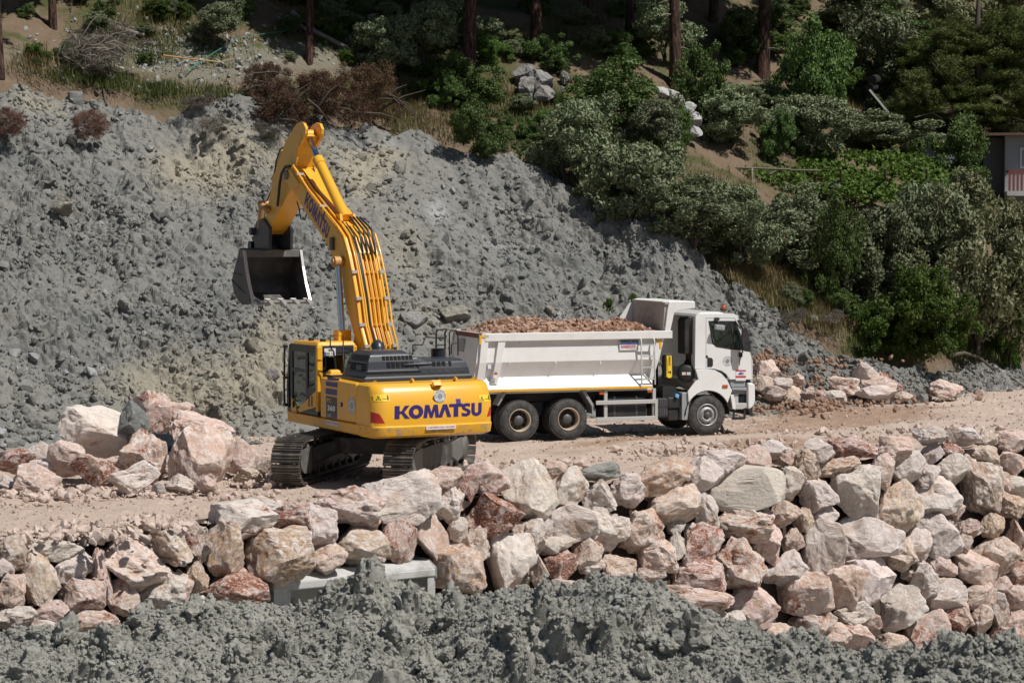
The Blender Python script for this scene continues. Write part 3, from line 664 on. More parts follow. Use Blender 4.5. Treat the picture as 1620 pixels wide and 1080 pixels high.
WALL = [(20,875,46,54,0,'t'),(5,900,30,32,0,'w'),(16,938,44,60,0,'p'),(63,912,52,86,8,'t'),(84,868,88,36,0,'w'),(115,898,62,48,0,'w'),(156,912,36,82,8,'p'),(203,889,116,80,-8,'r'),(262,862,92,66,-10,'t'),
(193,944,52,56,0,'r'),(253,935,78,72,0,'w'),(128,940,80,56,0,'p'),(24,977,66,36,0,'w'),(80,970,50,38,0,'r'),(255,970,36,14,0,'w'),(184,838,64,26,-5,'t'),
(385,822,96,60,-6,'w'),(412,798,66,26,0,'w'),(457,814,62,40,5,'R'),(506,829,52,58,0,'w'),(357,864,64,84,-18,'o'),(304,857,54,60,0,'b'),(437,877,112,88,8,'o'),(516,880,64,50,10,'p'),(571,861,88,66,0,'t'),
(553,799,100,58,-10,'r'),(313,912,32,48,0,'o'),(373,930,100,58,-5,'r'),(287,930,32,52,0,'p'),(636,786,110,76,5,'w'),(702,762,60,44,5,'p'),(706,795,48,56,-10,'w'),(744,767,38,46,0,'R'),(771,757,66,48,-5,'p'),
(834,776,86,90,0,'w'),(774,816,100,72,12,'R'),(632,851,56,70,-5,'R'),(682,848,52,74,10,'p'),(722,838,32,36,0,'w'),(725,900,82,78,0,'o'),(752,863,48,60,-25,'t'),(806,890,76,94,0,'w'),(837,849,50,54,0,'w'),(852,903,30,44,0,'p'),
(873,743,46,26,0,'p'),(902,770,58,58,0,'w'),(945,745,66,28,2,'g'),(946,787,48,56,0,'w'),(990,776,60,54,0,'w'),(1048,756,92,54,10,'o'),(1112,751,58,54,-15,'w'),(1064,799,84,62,14,'r'),(1115,808,38,54,10,'w'),
(905,828,78,60,-10,'w'),(864,837,28,42,0,'w'),(848,850,28,52,0,'w'),(878,862,64,28,6,'w'),(889,895,52,48,15,'R'),(851,901,26,44,0,'w'),(960,842,64,68,-15,'w'),(1013,843,70,68,10,'p'),(926,876,46,54,-20,'r'),(938,897,36,26,0,'w'),
(978,900,54,42,0,'p'),(1035,880,64,58,15,'p'),(1070,860,30,42,-10,'w'),(1110,861,74,58,20,'R'),(1070,834,28,24,0,'w'),(1030,912,44,28,0,'b'),
(1106,911,82,52,-5,'r'),(1171,894,82,84,0,'r'),(1214,858,56,72,10,'p'),(1254,855,34,36,0,'p'),(1302,864,66,88,0,'w'),(1242,905,68,46,28,'w'),(1269,938,90,74,12,'p'),(1106,946,104,38,-8,'p'),(1193,960,72,60,-15,'p'),(1133,975,32,28,-20,'w'),
(1160,982,36,26,20,'w'),(1280,988,58,48,-15,'p'),(1309,982,30,32,0,'p'),(1330,930,68,72,-10,'p'),(1322,1003,46,36,0,'p'),(1144,729,70,34,-4,'w'),(1197,725,46,40,0,'p'),(1224,709,38,24,0,'w'),(1236,722,38,36,0,'p'),(1273,738,46,50,-12,'o'),
(1244,766,44,54,0,'w'),(1291,779,58,52,8,'w'),(1295,712,50,34,-6,'w'),(1350,707,72,36,0,'r'),(1326,739,64,32,8,'o'),(1353,783,78,84,5,'w'),(1171,825,92,56,-5,'r'),(1242,812,46,38,0,'p'),(1270,824,30,42,20,'o'),(1305,812,40,36,0,'w'),
(1374,848,102,70,10,'w'),(1394,746,42,54,0,'p'),(1411,711,60,40,0,'p'),(1435,741,60,46,25,'w'),(1473,690,54,30,-8,'w'),(1476,717,32,28,15,'w'),(1507,712,34,28,0,'r'),(1505,688,24,26,0,'b'),(1530,691,42,28,0,'w'),(1553,718,58,28,-8,'t'),(1562,695,42,28,0,'t'),
(1600,699,62,38,-5,'r'),(1499,746,56,54,0,'w'),(1467,752,38,38,0,'w'),(1552,767,70,94,8,'b'),(1600,735,50,40,5,'p'),(1586,762,24,32,0,'p'),(1608,770,40,34,0,'w'),(1424,804,70,84,-15,'t'),(1480,786,76,64,0,'w'),(1596,798,56,42,-5,'o'),
(1485,849,74,68,-12,'w'),(1448,863,48,52,0,'w'),(1420,880,56,46,15,'t'),(1533,838,42,34,0,'p'),(1569,831,40,38,0,'o'),(1513,807,26,28,0,'p'),(1575,879,68,60,-20,'p'),(1605,850,38,52,0,'R'),(1525,862,26,32,0,'b'),
(1373,921,74,80,-10,'w'),(1541,900,66,50,-12,'p'),(1491,895,44,36,0,'p'),(1461,916,44,54,15,'w'),(1494,939,64,48,10,'w'),(1548,944,54,42,18,'p'),(1584,924,32,30,0,'p'),(1611,908,36,38,0,'r'),(1424,960,78,62,12,'w'),(1350,972,60,42,0,'w'),
(1372,985,42,28,0,'p'),(1466,995,66,58,5,'p'),(1511,978,50,50,15,'r'),(1550,980,38,46,0,'r'),(1576,953,30,38,0,'w'),(1582,972,36,46,-15,'b'),(1606,948,38,44,0,'p'),(1608,985,38,40,0,'p'),(1352,1006,70,44,-12,'p'),(1413,1018,46,34,0,'p'),(1458,1031,32,22,0,'p'),
(1502,1018,50,36,15,'p'),(1596,1010,62,38,-10,'r'),
# lower courses half hidden behind the clay, and the ends of the wall
(60,1000,60,40,0,'w'),(150,985,70,44,0,'p'),(320,965,60,40,0,'w'),(800,955,70,40,0,'p'),(890,935,56,40,0,'w'),(950,940,60,40,0,'p'),(1010,950,60,40,0,'p'),(1080,985,70,44,0,'w'),(1220,1010,70,44,0,'p'),(1290,1035,70,44,0,'p'),(1370,1050,70,44,0,'w'),(1430,1060,60,40,0,'p'),(1540,1040,70,44,0,'p'),(1600,1045,60,40,0,'w'),
(1650,705,66,48,0,'w'),(1648,752,60,50,0,'p'),(1652,800,70,56,0,'w'),(1650,856,62,58,0,'p'),(1655,912,70,60,0,'r'),(1652,970,66,60,0,'p'),(1660,1025,70,60,0,'w'),(1712,700,66,50,0,'p'),(1715,755,70,62,0,'w'),(1718,820,70,64,0,'p'),(1716,890,74,70,0,'w'),(1720,960,74,70,0,'p'),
(-40,880,66,50,0,'w'),(-45,930,64,56,0,'p'),(-42,985,66,50,0,'w'),(-105,900,70,60,0,'p'),(-105,960,70,60,0,'w')]
ex_, wy_ = -2.8, 48.0
wall = empty('stone_wall', at(810, 740, 49.0))
wall.location.z = -2.0
tag(wall, 'long retaining wall of stacked pale and red stained boulders below the road', 'stone wall')
WINV = Matrix.Translation(-wall.location)
def wstone(cx, cy, w, h, rot, code, back=0.0, mesh=None, grow=1.15, lo=False):
    o = stone('stone', cx, cy, w, h, rot, code, wallD(cx, cy, back), wall, grow, mesh, lo=lo)
    o.location = o.location - wall.location
    return o
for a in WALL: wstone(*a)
o = wstone(1182, 772, 106, 64, -3, 'g', -0.12, SLAB, 1.16); o.color = (.62, .55, .475, 0); o['label'] = 'large smooth greenish beige slab near the middle of the wall'
RF = random.Random(9)
for k in range(105):                                            # small pieces wedged into the gaps
    px = RF.uniform(-60, 1680); t = rowof(float(np.interp(px, *WT)), 0.1); py = RF.uniform(t + 6, min(t + 340, 1060))
    if 425 < px < 695 and 890 < py < 980: continue
    wstone(px, py, RF.uniform(16, 40), RF.uniform(14, 32), RF.uniform(-20, 20), RF.choice('wwppptbr'), 0.30, None, 1.05, True)

# ---- boulders heaped on the left, each a thing
def gD(cy, h, lift=0.0):                                        # distance of a stone standing on the road
    e = float(el(cy + h * 0.42)); return (-CAMH + lift) / e
def boulder(cx, cy, w, h, rot, code, D, label, group='boulders heaped beside the haul road', mesh=None):
    o = stone('boulder', cx, cy, w, h, rot, code, D, None, 1.08, mesh)
    return tag(o, label, 'boulder', group)
BLEFT = [
 (152,683,114,80,-10,'w',51.2,'big knobbly white boulder lying high on the left end of the heap'),
 (210,664,50,50,-20,'d',50.9,'dark grey boulder wedged between two white ones at the top of the heap'),
 (240,652,60,70,10,'p',51.8,'white and pink boulder forming the peak of the heap'),
 (284,656,46,40,5,'p',52,'smaller pink boulder just right of the peak of the heap'),
 (316,690,92,64,-12,'p',51.6,'pale boulder lying behind the biggest pink one'),
 (320,723,108,102,12,'p',49.9,'biggest boulder of the heap, a tall rounded pink block'),
 (232,726,78,92,10,'p',50.5,'upright pale pink boulder in the middle of the heap'),
 (213,757,78,54,5,'w',48.9,'squat cream boulder at the front foot of the heap'),
 (148,748,68,58,0,'R',49.6,'hollow boulder with a dark red cavity facing the road'),
 (110,728,68,56,-15,'r',50.3,'pink boulder with rust red patches below the big white one'),
 (58,755,76,46,0,'p',49.2,'flat topped pale pink boulder at the left front of the heap'),
 (24,729,64,44,-8,'r',50.6,'reddish pink boulder at the left edge of the picture'),
 (66,716,40,34,0,'w',51,'small whitish boulder behind the reddish one at the left edge'),
 (288,766,50,34,0,'w',48.7,'low broken white boulder in front of the biggest pink one'),
 (326,768,36,32,0,'p',48.6,'small stained boulder in front of the foot of the biggest one'),
 (383,720,60,54,0,'p',51.8,'crumbling pink boulder at the right end of the heap near the tracks'),
 (393,752,48,26,0,'t',50.6,'low tan boulder on the ground beside the excavator track'),
 (10,764,32,24,0,'w',49.3,'low white boulder cut by the left edge of the picture'),
 (70,738,48,26,0,'w',50.3,'flat white boulder lying on the pale pink one at the left'),
 (188,733,42,34,0,'p',50.6,'pink boulder showing in the gap under the big white one'),
 (252,771,22,20,0,'w',48.4,'smallest pale boulder standing at the front foot of the heap'),
 (414,742,34,40,0,'b',51.8,'brown rubble boulder just behind the rear of the left track')]
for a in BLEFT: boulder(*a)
BRIGHT = [
 (1368,590,40,36,15,'w',75.2,'rounded cream boulder perched on top of the far right heap'),
 (1333,611,52,30,-8,'r',74.6,'white boulder with a red underside at the left of the far heap'),
 (1389,607,56,26,-12,'p',75,'flat pink topped boulder in the middle of the far heap'),
 (1388,622,66,26,-5,'w',74.4,'long grey white boulder at the front of the far heap'),
 (1405,607,48,22,-32,'r',75.6,'reddish slab leaning down the right side of the far heap'),
 (1497,617,52,30,-10,'p',75.4,'lone pink boulder on the far right verge of the road'),
 (1322,627,36,20,-10,'w',74.1,'low grey boulder at the left foot of the far heap'),
 (1430,627,28,16,-10,'p',74.4,'small pale boulder at the right foot of the far heap'),
 (1298,627,20,22,0,'p',73.8,'small upright pink boulder left of the far heap'),
 (1551,621,16,10,0,'p',77,'tiny pink boulder at the road verge right of the lone one'),
 (1211,593,40,50,-15,'p',73,'tall pitted pink boulder just in front of the truck'),
 (1205,608,34,30,0,'t',72.4,'tan boulder beside the front bumper of the truck'),
 (1262,600,22,18,0,'p',72.8,'small pink boulder on top of the rubble in front of the truck'),
 (1237,606,30,18,0,'w',72.5,'pale boulder lying on the rubble in front of the truck'),
 (1256,624,62,28,-8,'t',72.6,'broad tan boulder at the front of the rubble before the truck'),
 (1280,622,24,20,-20,'b',72.3,'brown boulder leaning on the broad tan one'),
 (1228,622,36,24,0,'b',71.8,'brown shaded boulder between the bumper and the broad tan one')]
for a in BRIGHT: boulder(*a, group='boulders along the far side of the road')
M['rubble'] = plain('pink_limestone_rubble', (0.50, 0.40, 0.345), 0.92, bump=0.5, var=0.4, sc=2.2)
M['rubble_brown'] = plain('brown_earth_rubble', (0.27, 0.17, 0.12), 0.95, bump=0.5, var=0.5, sc=2.0)
def px_scatter(name, label, regions, seed, lo, hi, pw, mat, base=SMALL2, cat='rubble'):
    """regions in the picture: (px, py, rx, ry, count, lift) on the road level"""
    rg = np.random.RandomState(seed); P = []; S = []
    for (cx, cy, rx, ry, n, up) in regions:
        a = rg.normal(size=(n, 2)) * 0.5; 
        for x, y in a:
            px, py = cx + x * rx, cy + y * ry; e = float(el(py)); D = -CAMH / e
            D = min(D, float(toeD(px)) + 2.0); s = lo + (hi - lo) * rg.rand() ** pw
            P.append(((px - 810) / F * D, D, max(0, SLOPE * (D - float(toeD(px)))) + up * rg.rand() * math.exp(-(x * x + y * y) * 2) + s * .2)); S.append(s)
    return scatter(name, base, np.array(P), np.array(S), mat, seed, label, cat)
px_scatter('rubble_pile', 'small pink limestone rubble around the boulders on the left', [(200, 784, 330, 7, 260, .0), (40, 782, 120, 8, 90, .03), (395, 758, 50, 14, 130, .10), (100, 774, 160, 10, 80, .03)], 101, 0.015, 0.14, 3.4, M['rubble'])
px_scatter('wall_rubble', 'tan rubble spread along the road edge at the top of the wall', [(110, 848, 140, 12, 190, .10), (230, 832, 110, 12, 120, .10), (60, 850, 100, 10, 60, .1), (1090, 715, 120, 6, 110, .08), (1180, 705, 160, 6, 110, .08), (1450, 684, 260, 7, 170, .10), (780, 737, 200, 6, 60, .03), (420, 802, 80, 6, 30, .03)], 102, 0.02, 0.15, 2.6, M['rubble'])
px_scatter('earth_rubble', 'brown earth and broken rubble heaped in front of the truck', [(1250, 640, 100, 12, 800, .35), (1215, 632, 40, 24, 260, .5), (1380, 632, 110, 9, 240, .12), (1300, 640, 120, 8, 150, .1), (1480, 628, 90, 6, 80, .05)], 103, 0.015, 0.13, 2.8, M['rubble_brown'], SMALL)
# ---- precast concrete culvert in the foot of the wall
pa, pb = at(430, 925, 45.0), at(684, 905, 47.0)
xd = (Vector((pb.x, pb.y, 0)) - Vector((pa.x, pa.y, 0))); Lc = xd.length; ang = math.atan2(xd.y, xd.x)
cul = empty('concrete_culvert', (pa.x, pa.y, pa.z - 0.50), ang)
tag(cul, 'grey precast concrete culvert half buried in clay at the foot of the wall', 'culvert')
MB().prism([(-0.16, 0.38), (2.3, 0.38), (2.3, 0.68), (0.12, 0.68), (-0.16, 0.56)], 'yz', -0.04, Lc).build('top_slab', M['concrete'], cul, 0.03)
for x0, x1 in ((0.0, 0.34), (Lc - 0.17, Lc - 0.03)):
    MB().prism([(x0, -0.9), (x1, -0.9), (x1, 0.377), (x0, 0.377)], 'xz', -0.13, 2.3).build('side_wall', M['concrete'], cul, 0.02)
MB().b2(0.345, Lc - 0.175, 2.1, 2.29, -0.9, 0.377).build('back_wall', M['concrete'], cul)
# ================================================================== excavator
EXO = Vector((-3.1, 52.3, -0.04)); PSI = R(28.0); ERZ = math.pi / 2 + PSI
EF = Vector((-math.sin(PSI), math.cos(PSI), 0)); EL = Vector((-math.cos(PSI), -math.sin(PSI), 0))
ex = empty('excavator', EXO, ERZ)
tag(ex, 'yellow crawler excavator with raised boom and empty bucket, seen from its rear left corner', 'excavator')
def eloc(w): d = w - EXO; return Vector((d.dot(EF), d.dot(EL), d.z))
def ey(px, py, y):                                  # picture point on the machine plane local y = const -> (x, z)
    p = eloc(on_plane(px, py, EXO + EL * y, EL)); return (p.x, p.z)
def exx(px, py, x):                                 # picture point on the plane local x = const -> (y, z)
    p = eloc(on_plane(px, py, EXO + EF * x, EF)); return (p.y, p.z)
# ---- crawler undercarriage
TRZ = (math.pi / 2 - R(14.2)) - ERZ; GA, SW, WR, HALF = 1.295, 0.68, 0.44, 2.17
TM = Matrix.Rotation(TRZ, 4, 'Z')
PATHL = 4 * HALF + 2 * math.pi * WR; NSH = 50; PITCHL = PATHL / NSH
def track_pt(s):
    s = s % PATHL
    if s < 2 * HALF: return -HALF + s, WR, 0.0
    s -= 2 * HALF
    if s < math.pi * WR: a = s / WR; return HALF + WR * math.sin(a), WR * math.cos(a), a
    s -= math.pi * WR
    if s < 2 * HALF: return HALF - s, -WR, math.pi
    s -= 2 * HALF; a = s / WR; return -HALF - WR * math.sin(a), -WR * math.cos(a), math.pi + a
sh = MB().box((0, 0, 0.028), (PITCHL * 0.96, SW, 0.022))
for gx, gh in ((-0.07, 0.05), (0.0, 0.035), (0.068, 0.04)): sh.box((gx, 0, 0.038 + gh / 2), (0.014, SW, gh))
for gy in (-0.17, -0.05, 0.05, 0.17): sh.box((0.034, gy, 0.041), (0.03, 0.045, 0.004))
sh.box((0, 0.09, -0.01), (PITCHL * 0.9, 0.035, 0.06)).box((0, -0.09, -0.01), (PITCHL * 0.9, 0.035, 0.06))
SHOE = sh.mesh('track_shoe', M['steel'])
ZC = 0.53
for side in (1, -1):
    tr = link('track', None, ex); tr.empty_display_size = 0.2
    tr.rotation_euler = (0, 0, TRZ); tr.location = TM @ Vector((0, side * GA, 0))
    for k in range(NSH):
        x, z, a = track_pt((k + 0.5) * PITCHL); o = link('track_shoe', SHOE, tr)
        sag = -0.02 * math.cos(x * 2.2) if z > 0.3 else 0
        o.location = (x, 0, ZC + z + sag); o.rotation_euler = (0, a, 0)
    # side frame and what turns in it
    fr = MB().prism([(-1.75, 0.30), (1.75, 0.30), (1.95, 0.42), (1.95, 0.62), (1.55, 0.80), (-1.55, 0.80), (-1.95, 0.66), (-1.95, 0.40)], 'xz', -0.19, 0.19)
    fr.prism([(-1.6, 0.80), (1.6, 0.80), (1.5, 0.87), (-1.5, 0.87)], 'xz', -0.10, 0.10)
    fr.build('track_frame', M['frame_steel'], tr, 0.02)
    for s2 in (-1, 1):
        g = MB(); g.prism([(-1.95, 0.27), (-2.12, 0.30), (-2.30, 0.42), (-2.34, 0.56), (-2.28, 0.70), (-2.14, 0.80), (-1.62, 0.84), (-1.62, 0.30)], 'xz', s2 * 0.20, s2 * 0.26)
        g.build('idler_cover', M['cover_grey'], tr, 0.02)
        MB().prism([(1.0, 0.72), (1.85, 0.80), (1.9, 0.34), (1.45, 0.25), (1.0, 0.40)], 'xz', s2 * 0.195, s2 * 0.225).build('sprocket_guard', M['cover_grey'], tr, 0.02)
    MB().lathe([(0.001, -0.10), (0.30, -0.10), (0.38, -0.075), (0.38, 0.075), (0.30, 0.10), (0.001, 0.10)], (-HALF, 0, ZC), (0, 1, 0), 28).build('idler_wheel', M['cover_grey'], tr)
    MB().lathe([(0.001, -0.22), (0.26, -0.22), (0.30, -0.16), (0.30, 0.16), (0.26, 0.22), (0.001, 0.22)], (HALF, 0, ZC), (0, 1, 0), 28).build('drive_sprocket', M['cover_grey'], tr)
    for k in range(7):
        MB().lathe([(0.001, -0.20), (0.10, -0.20), (0.10, -0.12), (0.075, -0.09), (0.075, 0.09), (0.10, 0.12), (0.10, 0.20), (0.001, 0.20)], (-1.5 + 0.5 * k, 0, 0.245), (0, 1, 0), 14).build('track_roller', M['frame_steel'], tr)
    rg = np.random.RandomState(5 + side); n = 90
    P = np.stack([np.concatenate([rg.normal(0.75, .25, n // 2), rg.normal(-1.95, .12, n // 4), rg.uniform(-1.4, 1.4, n - n // 2 - n // 4)]), rg.choice([-1, 1], n) * rg.uniform(.10, .2, n), rg.uniform(0.86, 0.96, n)], -1)
    P[:n // 2, 2] -= 0.02
    so_ = scatter('packed_clay', SMALL2, P, rg.uniform(0.03, 0.10, n), M['mud'], 3, None, None); so_.parent = tr
cb = MB().prism([(-0.95, 0.62), (0.95, 0.62), (0.95, 0.98), (-0.95, 0.98)], 'xz', -0.75, 0.75)
for sx in (-1, 1):
    for sy in (-1, 1):
        cb.loft([[(sx * .55, sy * .6, .64), (sx * .95, sy * .6, .64), (sx * .95, sy * .6, .96), (sx * .55, sy * .6, .96)], [(sx * .95, sy * 1.1, .42), (sx * 1.4, sy * 1.1, .42), (sx * 1.4, sy * 1.1, .78), (sx * .95, sy * 1.1, .78)]])
o = cb.build('car_body', M['frame_steel'], ex, 0.02); o.rotation_euler = (0, 0, TRZ)
MB().cyl((0, 0, 0.95), (0, 0, 1.19), 0.62, 40).build('swing_ring', M['frame_steel'], ex)
# ---- revolving frame
sk = [(-2.72, -1.46), (1.60, -1.46), (1.95, -1.30), (1.95, 1.30), (1.88, 1.47), (-2.72, 1.47)]
MB().prism(sk, 'xy', 1.20, 1.44).build('revolving_frame', M['yellow'], ex, 0.03)
MB().prism([(-2.2, -0.8), (1.6, -0.8), (1.6, 0.8), (-2.2, 0.8)], 'xy', 1.13, 1.198).build('belly_plate', M['frame_steel'], ex)
# ---- counterweight: heavy cast block, rounded at the corners, with an overhanging lower lip
def cw_loop(x_in, x_out, yh, rc, z):
    pts = [(x_in, yh), (x_in, -yh)]
    for k in range(7):
        a = math.pi / 2 * k / 6; pts.append((x_out + rc - rc * math.sin(a), -(yh - rc) - rc * math.cos(a)))
    for k in range(1, 6): 
        y = -(yh - rc) + 2 * (yh - rc) * k / 6; pts.append((x_out - 0.05 * (1 - (y / (yh - rc)) ** 2), y))
    for k in range(7):
        a = math.pi / 2 * (6 - k) / 6; pts.append((x_out + rc - rc * math.sin(a), (yh - rc) + rc * math.cos(a)))
    return [(x, y, z) for x, y in pts]
XR = -3.06
MB().loft([cw_loop(-2.10, XR + 0.20, 1.38, 0.22, 1.17), cw_loop(-2.10, XR + 0.03, 1.475, 0.30, 1.23), cw_loop(-2.10, XR - 0.02, 1.48, 0.30, 1.40), cw_loop(-2.10, XR - 0.02, 1.48, 0.30, 1.425), cw_loop(-2.10, XR + 0.015, 1.475, 0.30, 1.45), cw_loop(-2.10, XR, 1.48, 0.32, 1.9),
           cw_loop(-2.10, XR + 0.10, 1.46, 0.32, 2.18), cw_loop(-2.10, XR + 0.17, 1.44, 0.32, 2.30), cw_loop(-2.10, XR + 0.26, 1.38, 0.30, 2.35)], True, True).build('counterweight', M['cw'], ex, 0.0)
cw = [o for o in ex.children if o.name.startswith('counterweight')][0]
cw.modifiers.new('es', 'EDGE_SPLIT').split_angle = R(38)
def rearm(px, py, d=0.068):
    y, z = exx(px, py, XR - d); return frame((XR - d, y, z), (0, -1, 0), (0, 0, 1))
def rearw(px): return exx(px, 640, XR)[0]
m0 = rearm(693, 652); wid = rearw(624) - rearw(762)
m0.translation = Vector((XR - 0.062, (rearw(624) + rearw(762)) / 2, exx(693, 648, XR)[1]))
# the maker's name: heavy letters, the raised T one step higher
GL = {'K': [[(0, 0), (.34, 0), (.34, 1), (0, 1)], [(.342, .36), (.68, 1), (1.02, 1), (.66, .50), (1.06, 0), (.70, 0), (.342, .60)]],
 'M': [[(0, 0), (.10, 1), (.36, 1), (.5, .42), (.64, 1), (.90, 1), (1, 0), (.76, 0), (.715, .55), (.58, 0), (.42, 0), (.285, .55), (.24, 0)]],
 'A': [[(0, 0), (.34, 1), (.66, 1), (1, 0), (.70, 0), (.5, .62), (.30, 0)]],
 'T': [[(0, 1), (1, 1), (1, .76), (.67, .76), (.67, 0), (.33, 0), (.33, .76), (0, .76)], [(.52, 1.03), (.86, 1.03), (.86, 1.36), (.52, 1.36)]],
 'O': [], 'S': [], 'U': [[(0, 1), (.33, 1), (.33, .36), (.38, .26), (.5, .22), (.62, .26), (.67, .36), (.67, 1), (1, 1), (1, .34), (.92, .14), (.74, .02), (.5, -.02), (.26, .02), (.08, .14), (0, .34)]]}
for k in range(24):
    a0_, a1_ = 6.2832 * k / 24, 6.2832 * (k + 1) / 24
    GL['O'].append([(.5 + .52 * math.cos(a0_), .5 + .53 * math.sin(a0_)), (.5 + .52 * math.cos(a1_), .5 + .53 * math.sin(a1_)), (.5 + .20 * math.cos(a1_), .5 + .25 * math.sin(a1_)), (.5 + .20 * math.cos(a0_), .5 + .25 * math.sin(a0_))])
sc_ = [(.98, .80), (.80, .97), (.5, 1.02), (.20, .97), (.03, .74), (.14, .52), (.5, .45), (.70, .33), (.5, .22), (.26, .27), (.04, .26)]
si_ = [(.68, .70), (.62, .78), (.5, .79), (.40, .77), (.36, .71), (.42, .64), (.62, .60), (.97, .33), (.80, .04), (.5, -.02), (.02, .0)]
s_out = [(.92, .96), (.70, 1.01), (.42, 1.01), (.16, .93), (.04, .74), (.12, .56), (.34, .45), (.58, .36), (.62, .29), (.52, .23), (.30, .23), (.04, .30)]
s_in = [(.88, .72), (.68, .77), (.50, .78), (.40, .75), (.38, .71), (.46, .64), (.68, .58), (.92, .46), (.98, .28), (.86, .08), (.56, -.02), (.06, .03)]
for k in range(11): GL['S'].append([s_out[k], s_out[k + 1], s_in[k + 1], s_in[k]])
def glyph(ch, w, h, m, par):
    b = MB()
    for q in GL[ch]: b.add([m @ Vector(((x - .5) * w, (y - .5) * h, 0)) for x, y in q], [tuple(range(len(q)))])
    return b.build('lettering', M['purple'], par)
letters = [('K', 0.0, .160, 0), ('O', .158, .155, 0), ('M', .318, .180, 0), ('A', .488, .150, 0), ('T', .612, .160, .085), ('S', .755, .115, 0), ('U', .875, .125, 0)]
def rear_x(y, z):
    a_ = abs(y); zx = (.015 * (1.9 - z) / .45 if z < 1.9 else .10 * (z - 1.9) / .28)
    if a_ > 1.16: return XR + .32 - math.sqrt(max(.32 ** 2 - min(a_ - 1.16, .319) ** 2, 0)) + zx
    return XR - .05 * (1 - (a_ / 1.16) ** 2) + zx
def patch(name, q, mat, d, n=8):
    P = [Vector((*p, 0)) for p in q]; vs = []; b_ = MB()
    for j in range(3):
        for i in range(n + 1):
            u, v = i / n, j / 2; p = P[0] * (1 - u) * (1 - v) + P[1] * u * (1 - v) + P[2] * u * v + P[3] * (1 - u) * v
            vs.append((rear_x(p.x, p.y) - d, p.x, p.y))
    return b_.add(vs, [(j * (n + 1) + i, j * (n + 1) + i + 1, (j + 1) * (n + 1) + i + 1, (j + 1) * (n + 1) + i) for j in range(2) for i in range(n)]).build(name, mat, ex)
def drape(o, d):
    for v in o.data.vertices: v.co.x = rear_x(v.co.y, v.co.z) - d
    return o
for ch, x0, w_, up in letters:
    m = m0.copy(); xm = (x0 + w_ / 2 - 0.5) * wid; hh = 0.285 + (up * 1.25)
    m.translation = m0.translation + Vector((0, -xm, - 0.02))
    drape(glyph(ch, w_ * wid, .285, m, ex), .005)
emblem(ex, rearm(696, 626.5, 0.048), 0.145)
for px in (607, 768):
    y, z = exx(px, 629.5, XR); xo = XR - 0.012
    m = frame((xo, y, z), (0, -1, 0), (0, 0, 1)); hw = .165 if px < 700 else .14; patch('warning_sticker', [(y + hw, z - .075), (y - hw, z - .075), (y - hw, z + .075), (y + hw, z + .075)], M['decal_yellow'], .005)
    b = MB(); t = [(-.13, -.055), (-.03, -.055), (-.08, .055)]; t2 = [(-.112, -.044), (-.048, -.044), (-.08, .030)]
    mm = lift(m, 0.004)
    b.add([mm @ Vector((x, y_, 0)) for x, y_ in t + t2], [(0, 1, 4, 3), (1, 2, 5, 4), (2, 0, 3, 5)])
    for (x, y_, w_, h_) in ((-.08, -.015, .006, .02), (.03, -.02, .03, .006), (.075, -.02, .03, .006), (.12, 0, .012, .05), (.12, .045, .012, .012), (.135, -.005, .006, .03)):
        b.add([mm @ Vector((x + sx * w_, y_ + sy * h_, 0)) for sx, sy in ((-1, -1), (1, -1), (1, 1), (-1, 1))], [(0, 1, 2, 3)])
    drape(b.build('warning_print', M['decal_black'], ex), .009)
for q in (((593, 670), (609.5, 669.5), (602, 655), (593, 652)), ((771, 659), (781, 658), (781, 643), (776, 645))):
    patch('rear_reflector', [exx(px, py, XR) for px, py in q], M['red_lens'], .006)
m = rearm(698, 675.5, 0.078); plate('distance_sticker', 0.72, 0.085, M['decal_white'], ex, m)
lettering('distance_print', '25 METREDEN FAZLA YAKLAŞMA', 0.66, 0.042, M['decal_red'], ex, lift(m, 0.004), 0.012)
y_, z_ = exx(690, 607, XR + .1)
MB().loft([[(XR + .1, y_ + .1, z_ + .07), (XR + .1, y_ - .1, z_ + .07), (XR + .06, y_ - .11, z_ - .05), (XR + .06, y_ + .11, z_ - .05)], [(XR + .06, y_ + .09, z_ + .05), (XR + .06, y_ - .09, z_ + .05), (XR + .0, y_ - .1, z_ - .03), (XR + .0, y_ + .1, z_ - .03)]]).build('camera_housing', M['yellow'], ex, 0.012)
MB().b2(XR + .0, XR + .012, y_ - .06, y_ + .06, z_ - .055, z_ - .032).build('camera_lens', M['void'], ex)
for px in (652, 720.5):
    yy = exx(px, 594, -2.75)[0]; MB().tube([(-2.80, yy - .0, 2.34), (-2.80, yy, 2.41), (-2.74, yy, 2.43), (-2.69, yy, 2.40), (-2.69, yy, 2.34)], 0.028, 8).build('lifting_eye', M['yellow_worn'], ex)
# ---- left side: service door with model number, then pump door right side
MB().prism([(-2.095, 1.443), (-0.10, 1.443), (-0.10, 2.30), (-0.18, 2.36), (-2.095, 2.33)], 'xz', 1.0, 1.478).build('service_door', M['yellow'], ex, 0.05, seg=3)
MB().prism([(-2.095, 1.443), (1.5, 1.443), (1.5, 2.05), (0.6, 2.10), (0.2, 2.34), (-2.095, 2.34)], 'xz', -1.475, -0.55).build('side_locker', M['yellow'], ex, 0.04)
MB().b2(-2.09, -0.2, -0.545, 0.995, 1.443, 2.335).build('engine_bay', M['dark'], ex)
YL = 1.483
def leftm(px, py): x, z = ey(px, py, YL); return frame((x, YL, z), (-1, 0, 0), (0, 0, 1))
def leftquad(name, q, mat, d=0.0):
    P = [ey(px, py, YL) for px, py in q]; return MB().add([(x, YL + d, z) for x, z in P], [tuple(range(len(P)))]).build(name, mat, ex)
leftquad('model_panel', [(515.5, 625.5), (533, 628.5), (533, 662.5), (516, 660)], M['dark'])
